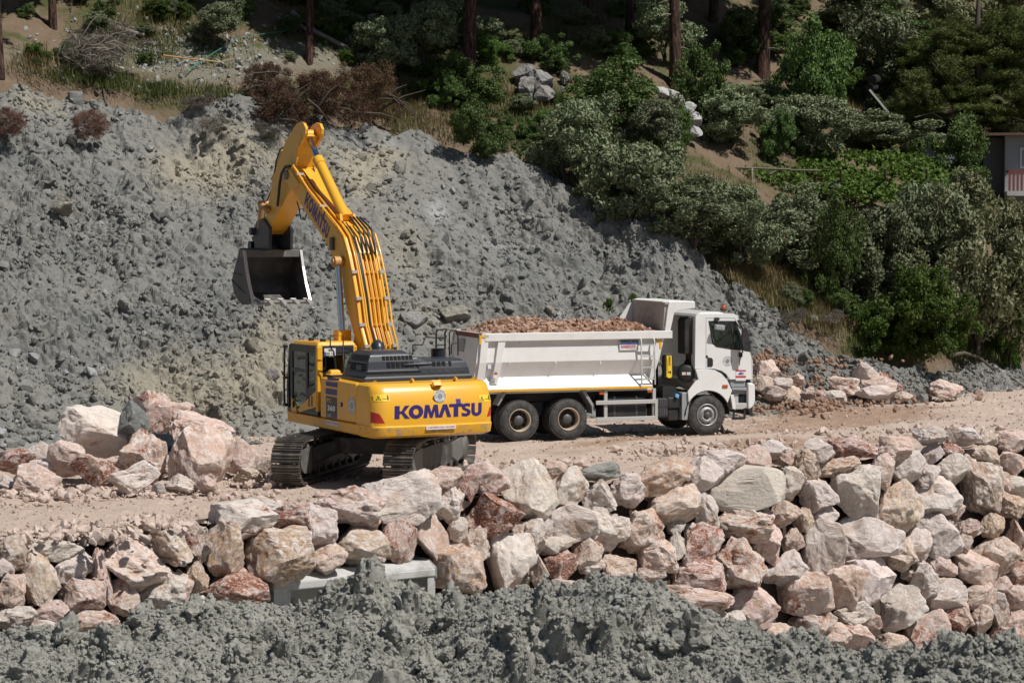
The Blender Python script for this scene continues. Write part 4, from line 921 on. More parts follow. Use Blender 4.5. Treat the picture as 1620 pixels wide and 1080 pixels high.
leftquad('stripe', [(515, 613.5), (533, 616), (533, 625.5), (515, 623)], M['purple'])
leftquad('stripe', [(515.5, 603), (534, 605.5), (533.5, 613), (515.5, 610)], M['purple'])
leftquad('stripe', [(518, 596.5), (537, 598), (536, 602.2), (517.5, 600.5)], M['purple'])
def leftword(txt, px, py, wpx, h, mat, bold=.03):
    m = lift(leftm(px, py), 0.005); x0, _ = ey(px - wpx / 2, py, YL); x1, _ = ey(px + wpx / 2, py, YL); lettering('lettering', txt, abs(x1 - x0), h, mat, ex, m, bold)
leftword('PC', 521, 633, 7, 0.085, M['yellow_strip']); leftword('360', 524.5, 645.5, 12, 0.13, M['decal_white'], .05); leftword('LC', 521.5, 656.5, 5.5, 0.065, M['decal_white'])
m = leftm(556.5, 641.5); x0, _ = ey(550.5, 641, YL); x1, _ = ey(562.5, 641, YL)
emblem(ex, m, abs(x1 - x0) / 2 * 0.95)
x_, z_ = ey(540, 639.5, YL); MB().b2(x_ - .06, x_ + .06, YL - .004, YL + .006, z_ - .045, z_ + .045).build('door_latch', M['void'], ex); MB().b2(x_ - .0, x_ + .05, YL + .006, YL + .014, z_ - .03, z_ + .03).build('latch_plate', M['alu'], ex)
m = leftm(525, 669); m.translation.y = 1.476; plate('distance_sticker', 0.72, 0.10, M['decal_white'], ex, m); lettering('distance_print', '25 METREDEN FAZLA YAKLAŞMA', 0.66, 0.035, M['decal_red'], ex, lift(m, 0.004), 0.012)
# ---- engine hood: tall block over the radiator, lower cover running to the right
HX0, HX1 = -2.02, -0.75
def hl(x0, x1, y0, y1, z): return [(x0, y0, z), (x0, y1, z), (x1, y1, z), (x1, y0, z)]
ho = MB().loft([hl(HX0, HX1, 1.24, -1.42, 2.345), hl(HX0, HX1, 1.24, -1.42, 2.43), hl(HX0 + .03, HX1, 1.19, -1.39, 2.44), hl(HX0 + .05, HX1 - .02, 1.14, -1.35, 2.60), hl(HX0 + .10, HX1 - .06, 1.08, -1.30, 2.74), hl(HX0 + .20, HX1 - .12, .98, -1.20, 2.80)])
ho.build('hood_cover', M['hood'], ex, 0.045, seg=3)
ht = MB().loft([hl(HX0 + .045, HX1 - .01, 1.155, -.12, 2.56), hl(HX0 + .09, HX1 - .05, 1.11, -.04, 2.78), hl(HX0 + .15, HX1 - .10, 1.04, .05, 2.93), hl(HX0 + .28, HX1 - .18, .92, .18, 3.01)])
ht.loft([hl(HX0 + .06, HX1 - .03, .2, -.42, 2.70), hl(HX0 + .12, HX1 - .08, .2, -.10, 2.86), hl(HX0 + .2, HX1 - .12, .2, .10, 2.90)])
ht.build('hood_cover', M['hood'], ex, 0.04, seg=3)
gr = MB()
def rear_slot(y, z, w, h):                       # slot on the rear slope of the hood
    x = HX0 + .045 + (z - 2.56) * 0.205 if z < 2.78 else HX0 + .09 + (z - 2.78) * .40
    if y < -.3 and z > 2.6: x = HX0 + .05 + (z - 2.6) * .36
    sl_ = .205 if z < 2.78 else .40
    if y < -.3: sl_ = .36
    gr.loft([[(x - .016 + s1 * h / 2 * sl_, y + s0 * w / 2, z + s1 * h / 2) for s0, s1 in ((-1, -1), (1, -1), (1, 1), (-1, 1))], [(x + .03 + s1 * h / 2 * sl_, y + s0 * w / 2, z + s1 * h / 2) for s0, s1 in ((-1, -1), (1, -1), (1, 1), (-1, 1))]])
for r_ in range(3):
    for c_ in range(6): rear_slot(.62 - .115 * c_, 2.66 + .045 * r_ - (.0 if c_ else .0), .085, .03)
gr.build('hood_grille', M['void'], ex); gr = MB()
for r_ in range(2):
    for c_ in range(8): rear_slot(.72 - .095 * c_, 2.835 + .05 * r_, .072, .032)
rear_slot(-.10, 2.69, .06, .11)
gr.build('hood_grille', M['void'], ex); gr = MB()
for r_ in range(2):
    for c_ in range(3): rear_slot(-.50 - .12 * c_, 2.675 + .05 * r_, .09, .034)
gr.build('hood_grille', M['void'], ex); gr = MB()
rear_slot(-.90, 2.70, .06, .10)
gr.build('hood_grille', M['void'], ex); gr = MB()
def left_slot(x, z, w, h):
    y = 1.155 - (z - 2.56) * .205 if z < 2.78 else 1.11 - (z - 2.78) * .47
    s_ = .205 if z < 2.78 else .47
    gr.loft([[(x + s0 * w / 2, y + .014 - s1 * h / 2 * s_, z + s1 * h / 2) for s0, s1 in ((-1, -1), (1, -1), (1, 1), (-1, 1))], [(x + s0 * w / 2, y - .03 - s1 * h / 2 * s_, z + s1 * h / 2) for s0, s1 in ((-1, -1), (1, -1), (1, 1), (-1, 1))]])
for r_ in range(3):
    for c_ in range(6): left_slot(-1.82 + .15 * c_, 2.815 + .042 * r_, .10, .026)
gr.build('hood_grille', M['void'], ex); gr = MB()
for r_ in range(3):
    for c_ in range(7):
        if r_ == 2 or c_ in (0, 1, 4, 5): left_slot(-1.86 + .15 * c_, 2.615 + .052 * r_, .10, .038)
gr.build('hood_grille', M['void'], ex)
hb = MB()
for c_ in range(11):
    yy = .72 - .19 * c_; hb.loft([[(HX0 + .028, yy - .055, 2.50), (HX0 + .028, yy + .055, 2.50), (HX0 + .042, yy + .05, 2.565), (HX0 + .042, yy - .05, 2.565)], [(HX0 + .06, yy - .06, 2.48), (HX0 + .06, yy + .06, 2.48), (HX0 + .06, yy + .06, 2.58), (HX0 + .06, yy - .06, 2.58)]])
hb.build('hood_rib', M['hood'], ex)
yy = exx(598, 545, -0.7)[0]
MB().tube([(-.72, yy, 2.75), (-.72, yy, 2.98), (-.70, yy, 3.04), (-.62, yy, 3.08)], [.15, .15, .15, .14], 18).build('exhaust_pipe', M['dark'], ex)
MB().tube([(-.9, -1.12, 2.76), (-.9, -1.12, 2.98)], .17, 20).build('precleaner', M['dark'], ex, 0.02)
# ---- cab
CX0, CX1, CY0, CY1, CZ0, CZ1 = 0.10, 1.93, 0.46, 1.45, 1.45, 3.14
cab = MB().loft([[(CX0 + .02, CY0, CZ1 - .10), (CX1 - .16, CY0, CZ1 - .12), (CX1 - .16, CY1, CZ1 - .12), (CX0 + .02, CY1, CZ1 - .10)], [(CX0 + .10, CY0 + .06, CZ1), (CX1 - .40, CY0 + .06, CZ1 - .02), (CX1 - .40, CY1 - .06, CZ1 - .02), (CX0 + .10, CY1 - .06, CZ1)]]).build('cab', M['yellow'], ex, 0.03, seg=3)
MB().b2(CX0, CX1 - .02, CY0, CY1, CZ0, CZ0 + .10).build('cab_floor', M['dark'], cab, 0.01)
MB().b2(CX0, CX0 + .12, CY1 - .13, CY1 + .004, CZ0 + .10, CZ1 - .10).build('rear_pillar', M['yellow'], cab, 0.02)
MB().b2(CX0, CX0 + .12, CY0, CY0 + .10, CZ0 + .10, CZ1 - .10).build('rear_pillar', M['yellow'], cab, 0.02)
MB().prism([(CX1 - .12, CZ0 + .1), (CX1, CZ0 + .1), (CX1 + .02, CZ0 + .6), (CX1 - .14, CZ1 - .12), (CX1 - .24, CZ1 - .12), (CX1 - .08, CZ0 + .6)], 'xz', CY1 - .07, CY1).build('front_pillar', M['dark'], cab)
MB().prism([(CX1 - .12, CZ0 + .1), (CX1, CZ0 + .1), (CX1 + .02, CZ0 + .6), (CX1 - .14, CZ1 - .12), (CX1 - .24, CZ1 - .12), (CX1 - .08, CZ0 + .6)], 'xz', CY0, CY0 + .07).build('front_pillar', M['dark'], cab)
MB().b2(CX0 + .012, CX0 + .05, CY0 + .10, CY1 - .13, CZ0 + .10, 2.42).build('rear_wall', M['dark'], cab, 0.012); MB().b2(CX0 + .012, CX0 + .06, CY0 + .10, CY1 - .13, CZ1 - .27, CZ1 - .09).build('rear_header', M['dark'], cab, 0.012)
MB().b2(CX0 + .02, CX0 + .032, CY0 + .10, CY1 - .13, 2.42, CZ1 - .27).build('rear_window', M['glass_dark'], cab)
MB().tube([(CX0 - .004, CY1 - .2, 2.44), (CX0 - .004, CY1 - .2, CZ1 - .30), (CX0 - .004, CY0 + .2, CZ1 - .30), (CX0 - .004, CY0 + .15, CZ1 - .36), (CX0 - .004, CY0 + .15, 2.44)], .012, 6).build('window_trim', M['black'], cab)
# door on the left side
door = MB()
xs = [CX0 + .13, CX0 + .62, CX0 + .70, CX1 - .28]
door.b2(CX0 + .12, CX0 + .17, CY1 - .05, CY1 - .005, CZ0 + .1, CZ1 - .11).b2(CX0 + .60, CX0 + .72, CY1 - .05, CY1 - .001, CZ0 + .1, CZ1 - .11).b2(CX1 - .33, CX1 - .20, CY1 - .05, CY1 - .003, CZ0 + .3, CZ1 - .12)
door.b2(CX0 + .12, CX1 - .2, CY1 - .05, CY1 - .004, CZ1 - .27, CZ1 - .10).b2(CX0 + .72, CX1 - .2, CY1 - .045, CY1 - .006, 2.40, 2.48).b2(CX0 + .17, CX0 + .60, CY1 - .05, CY1 - .006, CZ0 + .10, CZ0 + .62)
dr = door.build('door', M['dark'], cab, 0.008)
MB().b2(CX0 + .17, CX0 + .60, CY1 - .035, CY1 - .025, CZ0 + .62, CZ1 - .27).build('side_window', M['glass_dark'], cab)
MB().b2(CX0 + .72, CX1 - .33, CY1 - .035, CY1 - .025, 2.48, CZ1 - .27).build('side_window', M['glass_dark'], cab)
MB().b2(CX0 + .72, CX1 - .33, CY1 - .037, CY1 - .027, CZ0 + .25, 2.40).build('side_window', M['glass_dark'], cab)
MB().prism([ey(472, 647, CY1), ey(501, 618, CY1), ey(501, 643, CY1), ey(474, 651.5, CY1)], 'xz', CY1 - .03, CY1 + .012).build('door_panel', M['yellow'], cab, 0.006)
for c_ in range(2):
    b = MB()
    for k in range(8):
        x_, z_ = ey(489 + 4.5 * c_, 642.5 - 2.0 * k - 1.0 * c_, CY1 + .012); b.b2(x_ - .045, x_ + .045, CY1 + .008, CY1 + .016, z_ - .009, z_ + .009)
    b.build('door_vent', M['void'], cab)
P = [ey(px, py, CY1) for px, py in ((461, 652), (470, 652), (468.5, 642), (465, 633), (461, 628))]
MB().prism(P, 'xz', CY1 - .03, CY1 + .010).build('corner_panel', M['yellow'], cab)
x_, z_ = ey(464.5, 639, CY1 + .01); MB().lathe([(.001, .004), (.075, .004), (.085, 0)], (x_, CY1 + .010, z_), (0, 1, 0), 20).build('door_lock', M['void'], cab)
MB().loft([[(CX1 - .1, CY0 + .07, CZ0 + .1), (CX1 - .1, CY1 - .07, CZ0 + .1), (CX1 + .0, CY1 - .07, CZ0 + .6), (CX1 + .0, CY0 + .07, CZ0 + .6)], [(CX1 - .16, CY0 + .07, CZ1 - .12), (CX1 - .16, CY1 - .07, CZ1 - .12), (CX1 - .15, CY1 - .07, CZ1 - .12), (CX1 - .15, CY0 + .07, CZ1 - .12)]][::1]).build('windscreen', M['glass_dark'], cab)
MB().b2(.75, 1.05, .72, 1.2, 1.75, 2.05).b2(.72, .85, .72, 1.2, 2.05, 2.75).build('seat', M['seat'], cab, 0.05)
MB().tube([(CX1 + .10, CY1 + .02, CZ0 + .13), (CX1 + .12, CY1 + .02, CZ0 + .6), (CX1 + .08, CY1 + .02, CZ1 - .15)], .026, 8).b2(CX1 - .02, CX1 + .13, CY1 - .02, CY1 + .05, CZ1 - .22, CZ1 - .15).b2(CX1 - .02, CX1 + .13, CY1 - .02, CY1 + .05, CZ0 + .10, CZ0 + .17).b2(CX1, CX1 + .13, CY1 - .02, CY1 + .05, CZ0 + .75, CZ0 + .8).build('grab_rail', M['black'], cab)
for x_ in (1.0, .32): MB().b2(x_ - .07, x_ + .07, CY1 - .28, CY1 - .18, CZ1 - .02, CZ1 + .06).build('work_lamp', M['black'], cab, 0.012)
y0, z0 = exx(522, 556.5, CX0 - .02); m = frame((CX0 - .025, y0, z0), (0, -1, 0), (0, 0, 1))
npl = plate('number_plate', .28, .17, M['decal_white'], ex, m)
for t_, dx, dy, w_ in (('48', .0, .042, .11), ('35', -.05, -.042, .09), ('10', .075, -.042, .07)): lettering('plate_print', t_, w_, .06, M['decal_black'], npl, lift(m, .004) @ Matrix.Translation((dx, dy, 0)), .02)
plate('plate_band', .04, .085, M['decal_blue'], npl, lift(m, .003) @ Matrix.Translation((-.12, -.042, 0)))
# rails, mirror, small things on the deck
def rail(pts, r=.018): return MB().tube(pts, r, 8).build('hand_rail', M['black'], ex)
def P3(px, py, x): y, z = exx(px, py, x); return (x, y, z)
rail([P3(532, 588, -.25), P3(528, 556, -.25), P3(522.5, 549, -.25), P3(522.5, 530.5, -.25), P3(543, 531, -.25), P3(543, 587, -.25)])
rail([P3(522.5, 547.5, -.25), P3(543, 549, -.25), P3(554, 552, -.2), P3(560, 558, .0)], .013)
MB().b2(-.42, -.14, exx(540, 590, -.3)[0], exx(521, 590, -.3)[0], 2.35, 2.42).build('deck_step', M['black'], ex, .02)
MB().loft([hl(-.40, -.18, exx(520, 585, -.3)[0], exx(538, 585, -.3)[0], 2.42), hl(-.38, -.20, exx(521, 585, -.3)[0], exx(537, 585, -.3)[0], 2.50), hl(-.34, -.24, exx(523, 585, -.3)[0], exx(535, 585, -.3)[0], 2.53)]).build('work_lamp', M['yellow'], ex, .02)
xr = .25
rail([P3(653, 560, xr), P3(653, 545.5, xr), P3(668.5, 545.5, xr), P3(673, 532.5, xr), P3(688, 534, xr)])
for px in (690, 704): rail([P3(px, 563, xr), P3(px, 526, xr), P3(px + 3, 521, xr)], .022)
rail([P3(690, 522, xr), P3(706, 520, xr)], .02); rail([P3(690, 534.5, xr), P3(706, 533.5, xr)], .02); rail([P3(690, 546, xr), P3(706, 545, xr)], .02)
xr2 = -.35
rail([P3(711, 563, xr2), P3(711, 526, xr2), P3(714, 522, xr2), P3(722, 523, xr2), P3(724.5, 529, xr2), P3(724.5, 562, xr2)])
rail([P3(714, 560, xr2), P3(714, 546, xr2), P3(717, 543, xr2), P3(724.5, 542, xr2)], .015)
# ---- boom (profile in the plane of the machine, two side plates apart)
BY = 0.37
up_px = [(454, 262), (461.5, 265), (470, 278.5), (485, 302), (506, 329), (530, 358.5), (541.5, 376), (549, 403), (555, 432.6), (562, 474), (567, 516), (575, 548)]
lo_px = [(452.5, 288), (459, 297), (470, 311), (482, 335), (500, 360), (515, 383), (525.5, 406), (538, 426), (541, 440), (544.5, 470), (549, 490), (556, 515), (560, 530)]
UP = [ey(px, py, BY) for px, py in up_px]; LO = [ey(px, py, BY) for px, py in lo_px]
foot = (0.35, 1.95); UP.append((foot[0] - .30, 2.25)); UP.append((foot[0] - .28, 1.80)); LO.append((foot[0] + .35, 2.2)); LO.append((foot[0] + .28, 1.75))
boom = MB().prism(UP + LO[::-1], 'xz', -BY, BY).build('boom', M['yellow'], ex, 0.015)
for s_ in (1, -1):
    q = [ey(px, py, BY) for px, py in ((454, 266), (462, 270), (474, 290), (468, 300), (460, 296), (453, 284))]
    MB().prism(q, 'xz', s_ * BY, s_ * (BY + .03)).build('boom_tip_plate', M['yellow'], boom)
# name along the side of the boom
c0, c1 = Vector((*ey(483.5, 312, BY), 0)), Vector((*ey(520, 369, BY), 0))
dirv = (c1 - c0); Lb = dirv.length; xd = Vector((dirv.x, 0, dirv.y)).normalized(); cen = (c0 + c1) / 2
m = frame((cen.x, BY + .004, cen.y), xd, Vector((0, 0, 1)))
if m.col[2][1] < 0: m = frame((cen.x, BY + .004, cen.y), xd, (0, 0, -1))
a0 = Vector((*ey(496, 322, BY), 0)); a1 = Vector((*ey(487, 336, BY), 0))
for ch, x0, w_, up in letters:
    mg = m @ Matrix.Translation(((x0 + w_ / 2 - .5) * Lb, 0, 0)); glyph(ch, w_ * Lb * .94, .36, mg, boom)
# arm
PV = ey(455, 277, .38); AT = ey(480, 207, .2); AB = ey(424, 372, .2)
AY = 0.26
arm_px = [(461, 210), (467, 211), (474, 212), (477, 215), (474, 224), (470, 244), (466.5, 272), (466, 283), (458, 303), (446, 325), (436, 343), (424, 364), (417, 371), (414, 366), (419.5, 352), (423, 330), (426, 318), (428, 305), (433.5, 278), (440, 258), (452, 224)]
AP = [ey(px, py, AY) for px, py in arm_px]
arm = MB().prism(AP, 'xz', -AY, AY).build('arm', M['yellow'], ex, 0.012)
for s_ in (1, -1):
    q = [ey(px, py, AY) for px, py in ((459, 214), (464, 203), (468, 197), (473.5, 193.5), (479, 195), (482.5, 203), (482, 212), (478, 222), (472, 232), (464, 228))]
    MB().prism(q, 'xz', s_ * (AY - .085), s_ * (AY - .01)).build('cylinder_lug', M['yellow'], arm, .01)
MB().cyl((PV[0], -BY - .06, PV[1]), (PV[0], BY + .06, PV[1]), .12, 20).build('arm_pivot', M['cover_grey'], arm)
# arm cylinder on top of the boom
rodT = ey(487, 213, 0.0); barT = ey(503, 252, 0.0); barB = ey(547, 345, 0.0)
ac = MB().cyl((barB[0], 0, barB[1]), (barT[0], 0, barT[1]), .125, 24).cyl((barT[0], 0, barT[1]), tuple(Vector((barT[0], 0, barT[1])) + (Vector((barB[0], 0, barB[1])) - Vector((barT[0], 0, barT[1]))).normalized() * .22), .14, 24).build('arm_cylinder', M['yellow'], ex)
MB().cyl((barT[0], 0, barT[1]), (rodT[0], 0, rodT[1]), .075, 20).build('rod', M['sky_tinted_rod'], ac)
MB().cyl((rodT[0], -.13, rodT[1]), (rodT[0], .13, rodT[1]), .12, 18).build('rod_eye', M['yellow'], ac)
q = [(barB[0] - .22, barB[1] - .25), (barB[0] + .22, barB[1] - .25), (barB[0] + .1, barB[1] + .1), (barB[0] - .1, barB[1] + .1)]
MB().prism(q, 'xz', -.2, -.14).prism(q, 'xz', .14, .2).build('cylinder_bracket', M['yellow'], boom)
# boom cylinders
for s_ in (1, -1):
    yb = s_ * .50
    top = ey(534, 414, .5); gl = ey(541.5, 524, .5); bot = (1.25, 1.75)
    bc = MB().cyl((bot[0], yb, bot[1]), (gl[0], yb, gl[1]), .13, 22).b2(gl[0] - .15, gl[0] + .15, yb - .16, yb + .16, gl[1] - .22, gl[1] + .03).build('boom_cylinder', M['yellow'], ex)
    MB().cyl((gl[0], yb, gl[1]), (top[0], yb, top[1]), .075, 20).build('rod', M['chrome'], bc)
    MB().cyl((top[0], yb - .1, top[1]), (top[0], yb + .1, top[1]), .13, 18).build('rod_eye', M['rust_yellow'], bc)
top = ey(534, 414, .5); MB().cyl((top[0], -.64, top[1]), (top[0], .64, top[1]), .075, 18).build('boom_pin', M['rust_yellow'], boom)
x_, z_ = ey(527, 385, BY); MB().b2(x_ - .10, x_ + .10, BY, BY + .06, z_ - .16, z_ + .14).build('boom_lamp', M['dark'], boom, .02)
# bucket cylinder and linkage on the far side of the arm
b0 = ey(451, 238, 0); b1 = ey(436, 283, 0); b2_ = ey(421, 318, 0)
kc = MB().cyl((b0[0], 0, b0[1]), (b1[0], 0, b1[1]), .10, 18).build('bucket_cylinder', M['yellow_worn'], ex)
MB().cyl((b1[0], 0, b1[1]), (b2_[0], 0, b2_[1]), .06, 16).build('rod', M['chrome'], kc)
for s_ in (1, -1):
    l0 = ey(425, 334, .32); l1 = ey(412, 322, .32); l2 = ey(409, 342, .32)
    MB().tube([(l1[0], s_ * .33, l1[1]), (l0[0], s_ * .33, l0[1])], .075, 10).build('link_lever', M['rust_yellow'], ex)
    MB().tube([(l1[0], s_ * .27, l1[1]), (ey(409, 362, .3)[0], s_ * .27, ey(409, 362, .3)[1])], .075, 10).build('link_rod', M['rust_yellow'], ex)
l1 = ey(412, 322, .32); MB().cyl((l1[0], -.37, l1[1]), (l1[0], .37, l1[1]), .07, 16).build('link_pin', M['rust_yellow'], ex)
# quick coupler and bucket
KY = .79
qc = MB()
for s_ in (1, -1):
    q = [ey(px, py, .30) for px, py in ((417, 345), (427, 360), (427, 395), (405, 396), (402, 372), (407, 350))]
    qc.prism(q, 'xz', s_ * .25, s_ * .33)
q0 = ey(414, 388, 0); qc.cyl((q0[0], -.34, q0[1]), (q0[0], .34, q0[1]), .11, 14)
q1 = ey(420, 366, 0); qc.cyl((q1[0], -.42, q1[1]), (q1[0], .42, q1[1]), .10, 14); qc.b2(q1[0] - .1, q1[0] + .25, -.25, .25, q1[1] - .35, q1[1] - .05)
qc.build('quick_coupler', M['dark'], ex, .012)
side_px = [(384.6, 395), (379.5, 392.4), (373, 416), (370, 428), (366.5, 444), (370, 464), (376, 474.5), (383.5, 482), (392, 481.5), (399, 477), (392.4, 448), (388, 422)]
SP = [ey(px, py, KY) for px, py in side_px]
bk = MB(); n = len(SP); th = .035
outer = SP[0:10]                                # from the top front round the back to the lip
cx_, cz_ = sum(p[0] for p in SP) / n, sum(p[1] for p in SP) / n
inner = [(p[0] + (cx_ - p[0]) * .06, p[1] + (cz_ - p[1]) * .06) for p in outer]
vs = [(x, -KY, z) for x, z in outer] + [(x, KY, z) for x, z in outer] + [(x, -KY, z) for x, z in inner] + [(x, KY, z) for x, z in inner]
k = len(outer); fs = []
for i in range(k - 1): fs += [(i, i + 1, k + i + 1, k + i), (2 * k + i, 3 * k + i, 3 * k + i + 1, 2 * k + i + 1)]
fs += [(0, k, 3 * k, 2 * k), (k - 1, 3 * k - 1, 4 * k - 1, 2 * k - 1)]
bk.add(vs, fs); bucket = bk.build('bucket', M['bucket'], ex)
for s_ in (1, -1): MB().prism(SP, 'xz', s_ * (KY - .04), s_ * KY).build('side_plate', M['bucket'], bucket)
for s_ in (1, -1):
    e = [SP[0], SP[11], SP[10], SP[9]]; e2 = [(x - .055, z) for x, z in e]
    MB().prism(e + e2[::-1], 'xz', s_ * (KY - .055), s_ * (KY + .012)).build('side_cutter', M['bucket_edge'], bucket)
tp = SP[0]; MB().b2(tp[0] - .06, tp[0] + .20, -KY - .01, KY + .01, tp[1] - .19, tp[1] + .0).build('top_bar', M['cover_grey'], bucket, .01)
for s_ in (1, -1): MB().prism([(tp[0] + .0, tp[1] - .1), (tp[0] + .55, tp[1] - .02), (q0[0] + .15, q0[1] + .22), (q0[0] - .15, q0[1] + .22)], 'xz', s_ * .17, s_ * .23).build('bucket_ear', M['bucket'], bucket)
lp = SP[9]; MB().b2(lp[0] - .07, lp[0] + .22, -KY, KY, lp[1] - .03, lp[1] + .025).build('cutting_lip', M['bucket_edge'], bucket)
for k_ in range(5):
    y_ = -KY + .09 + (2 * KY - .18) * k_ / 4
    MB().loft([[(lp[0] + .08, y_ - .07, lp[1] - .07), (lp[0] + .08, y_ + .07, lp[1] - .07), (lp[0] + .08, y_ + .07, lp[1] + .06), (lp[0] + .08, y_ - .07, lp[1] + .06)], [(lp[0] - .12, y_ - .065, lp[1] - .08), (lp[0] - .12, y_ + .065, lp[1] - .08), (lp[0] - .12, y_ + .065, lp[1] + .03), (lp[0] - .12, y_ - .065, lp[1] + .03)], [(lp[0] - .30, y_ - .05, lp[1] - .10), (lp[0] - .30, y_ + .05, lp[1] - .10), (lp[0] - .30, y_ + .05, lp[1] - .07), (lp[0] - .30, y_ - .05, lp[1] - .07)]]).build('tooth', M['bucket_edge'], bucket, .01)
for a_, b_ in (((369, 432), (382, 435)), ((367, 443), (387, 464))):
    p, q = ey(*a_, KY), ey(*b_, KY); MB().tube([(p[0], KY + .008, p[1]), (q[0], KY + .008, q[1])], .016, 6).build('wear_bar', M['bucket'], bucket)
# ---- pipes and hoses on the boom
U3 = [Vector((x, 0, z)) for x, z in UP[:-1]]
def off_top(d):
    r = []
    for i, p in enumerate(U3):
        t = (U3[min(i + 1, len(U3) - 1)] - U3[max(i - 1, 0)]).normalized(); nrm = Vector((-t.z, 0, t.x))
        if nrm.x > 0 and nrm.z < 0.2: nrm = -nrm
        if nrm.dot(Vector((-1, 0, .6))) < 0: nrm = -nrm
        r.append(p + nrm * d)
    return r
def pipe(y, d, i0, i1, r, mat, name='pipe', y2=None):
    pts = off_top(d)[i0:i1]; n_ = len(pts)
    pts = [Vector((p.x, y + ((y2 - y) * k / (n_ - 1) if y2 is not None else 0), p.z)) for k, p in enumerate(pts)]
    return MB().tube(pts, r, 8).build(name, mat, boom)
pipe(BY - .02, .06, 1, 13, .028, M['yellow']); pipe(BY - .16, .06, 2, 13, .024, M['yellow']); pipe(-BY + .03, .10, 5, 13, .03, M['yellow']); pipe(-BY - .06, .12, 6, 13, .028, M['yellow'])
for y in (.06, -.06, -.17, -.27): pipe(y, .07, 7, 13, .023, M['yellow'])
pipe(.16, .07, 6, 13, .024, M['yellow']); pipe(.20, .09, 2, 11, .014, M['black'], 'hose', .12); pipe(.11, .11, 5, 13, .016, M['black'], 'hose', .10); pipe(.14, .10, 7, 13, .012, M['chrome'], 'hose', .05)
for y in (.02, -.09, -.2, -.3):
    pts = [off_top(.16)[5] + Vector((0, y * .8, .08)), off_top(.26)[6] + Vector((0, y, 0)), off_top(.13)[7] + Vector((0, y, .02)), off_top(.09)[7] + Vector((0, y, -.15))]
    MB().tube(pts, .026, 8).build('hose', M['black'], boom)
for i_, d in ((8, .1), (9, .1), (10, .1), (11, .1)):
    p = off_top(d)[i_]; MB().b2(p.x + .03, p.x + .06, -BY - .06, BY, p.z - .014, p.z + .014).build('pipe_clamp', M['yellow_worn'], boom)
    for y in (BY - .03, -BY + .0): MB().b2(p.x - .06, p.x + .04, y - .06, y + .06, p.z - .035, p.z + .035).build('clamp_plate', M['alu'], boom)
for i_ in (2, 4):
    p = off_top(.06)[i_]; MB().box((p.x, BY - .06, p.z), (.08, .18, .06)).build('clamp_plate', M['alu'], boom)
# hoses between boom and arm
h = [ey(px, py, .42) for px, py in ((459, 263), (450, 264), (443, 275), (439, 290), (436, 310), (433, 326))]
MB().tube([(x, .42 - .02 * i, z) for i, (x, z) in enumerate(h)], .035, 8).build('hose', M['black'], arm)
h = [ey(px, py, .22) for px, py in ((451, 232), (443, 237), (437, 255), (434.5, 272), (436, 282), (441, 284))]
MB().tube([(x, .22, z) for x, z in h], .022, 8).build('hose', M['black'], arm)
h = [ey(px, py, -.1) for px, py in ((469, 316), (473, 330), (476, 346), (482, 348), (486, 335), (484, 322))]
MB().tube([(x, -.1, z) for x, z in h], .016, 6).build('hose', M['black'], boom)
pts = [Vector((*ey(px, py, -.2), 0)) for px, py in ((497, 262), (500, 274), (506, 292), (514, 308), (525, 328), (538, 343))]
MB().tube([(p.x, -.17, p.y) for p in pts], .018, 6).build('hose', M['black'], ac); MB().tube([(p.x, .15, p.y) for p in pts], .02, 6).build('pipe', M['yellow'], ac)
# ================================================================== dump truck
TRO = Vector((-0.195, 62.24, -0.03)); TA = R(19.4)
TX = Vector((math.cos(TA), math.sin(TA), 0)); TY = Vector((-math.sin(TA), math.cos(TA), 0))
tk = empty('dump_truck', TRO, TA)
tag(tk, 'white three axle dump truck loaded with broken reddish rock, facing right', 'dump truck')
def ts(px, py, y):                                    # picture point on the truck plane local y = const -> (x, z)
    d = on_plane(px, py, TRO + TY * y, TY) - TRO; return (d.dot(TX), d.z)
def tx(px, py, x):
    d = on_plane(px, py, TRO + TX * x, TX) - TRO; return (d.dot(TY), d.z)
AX = (0.0, 1.40, 5.52); WRAD = 0.545
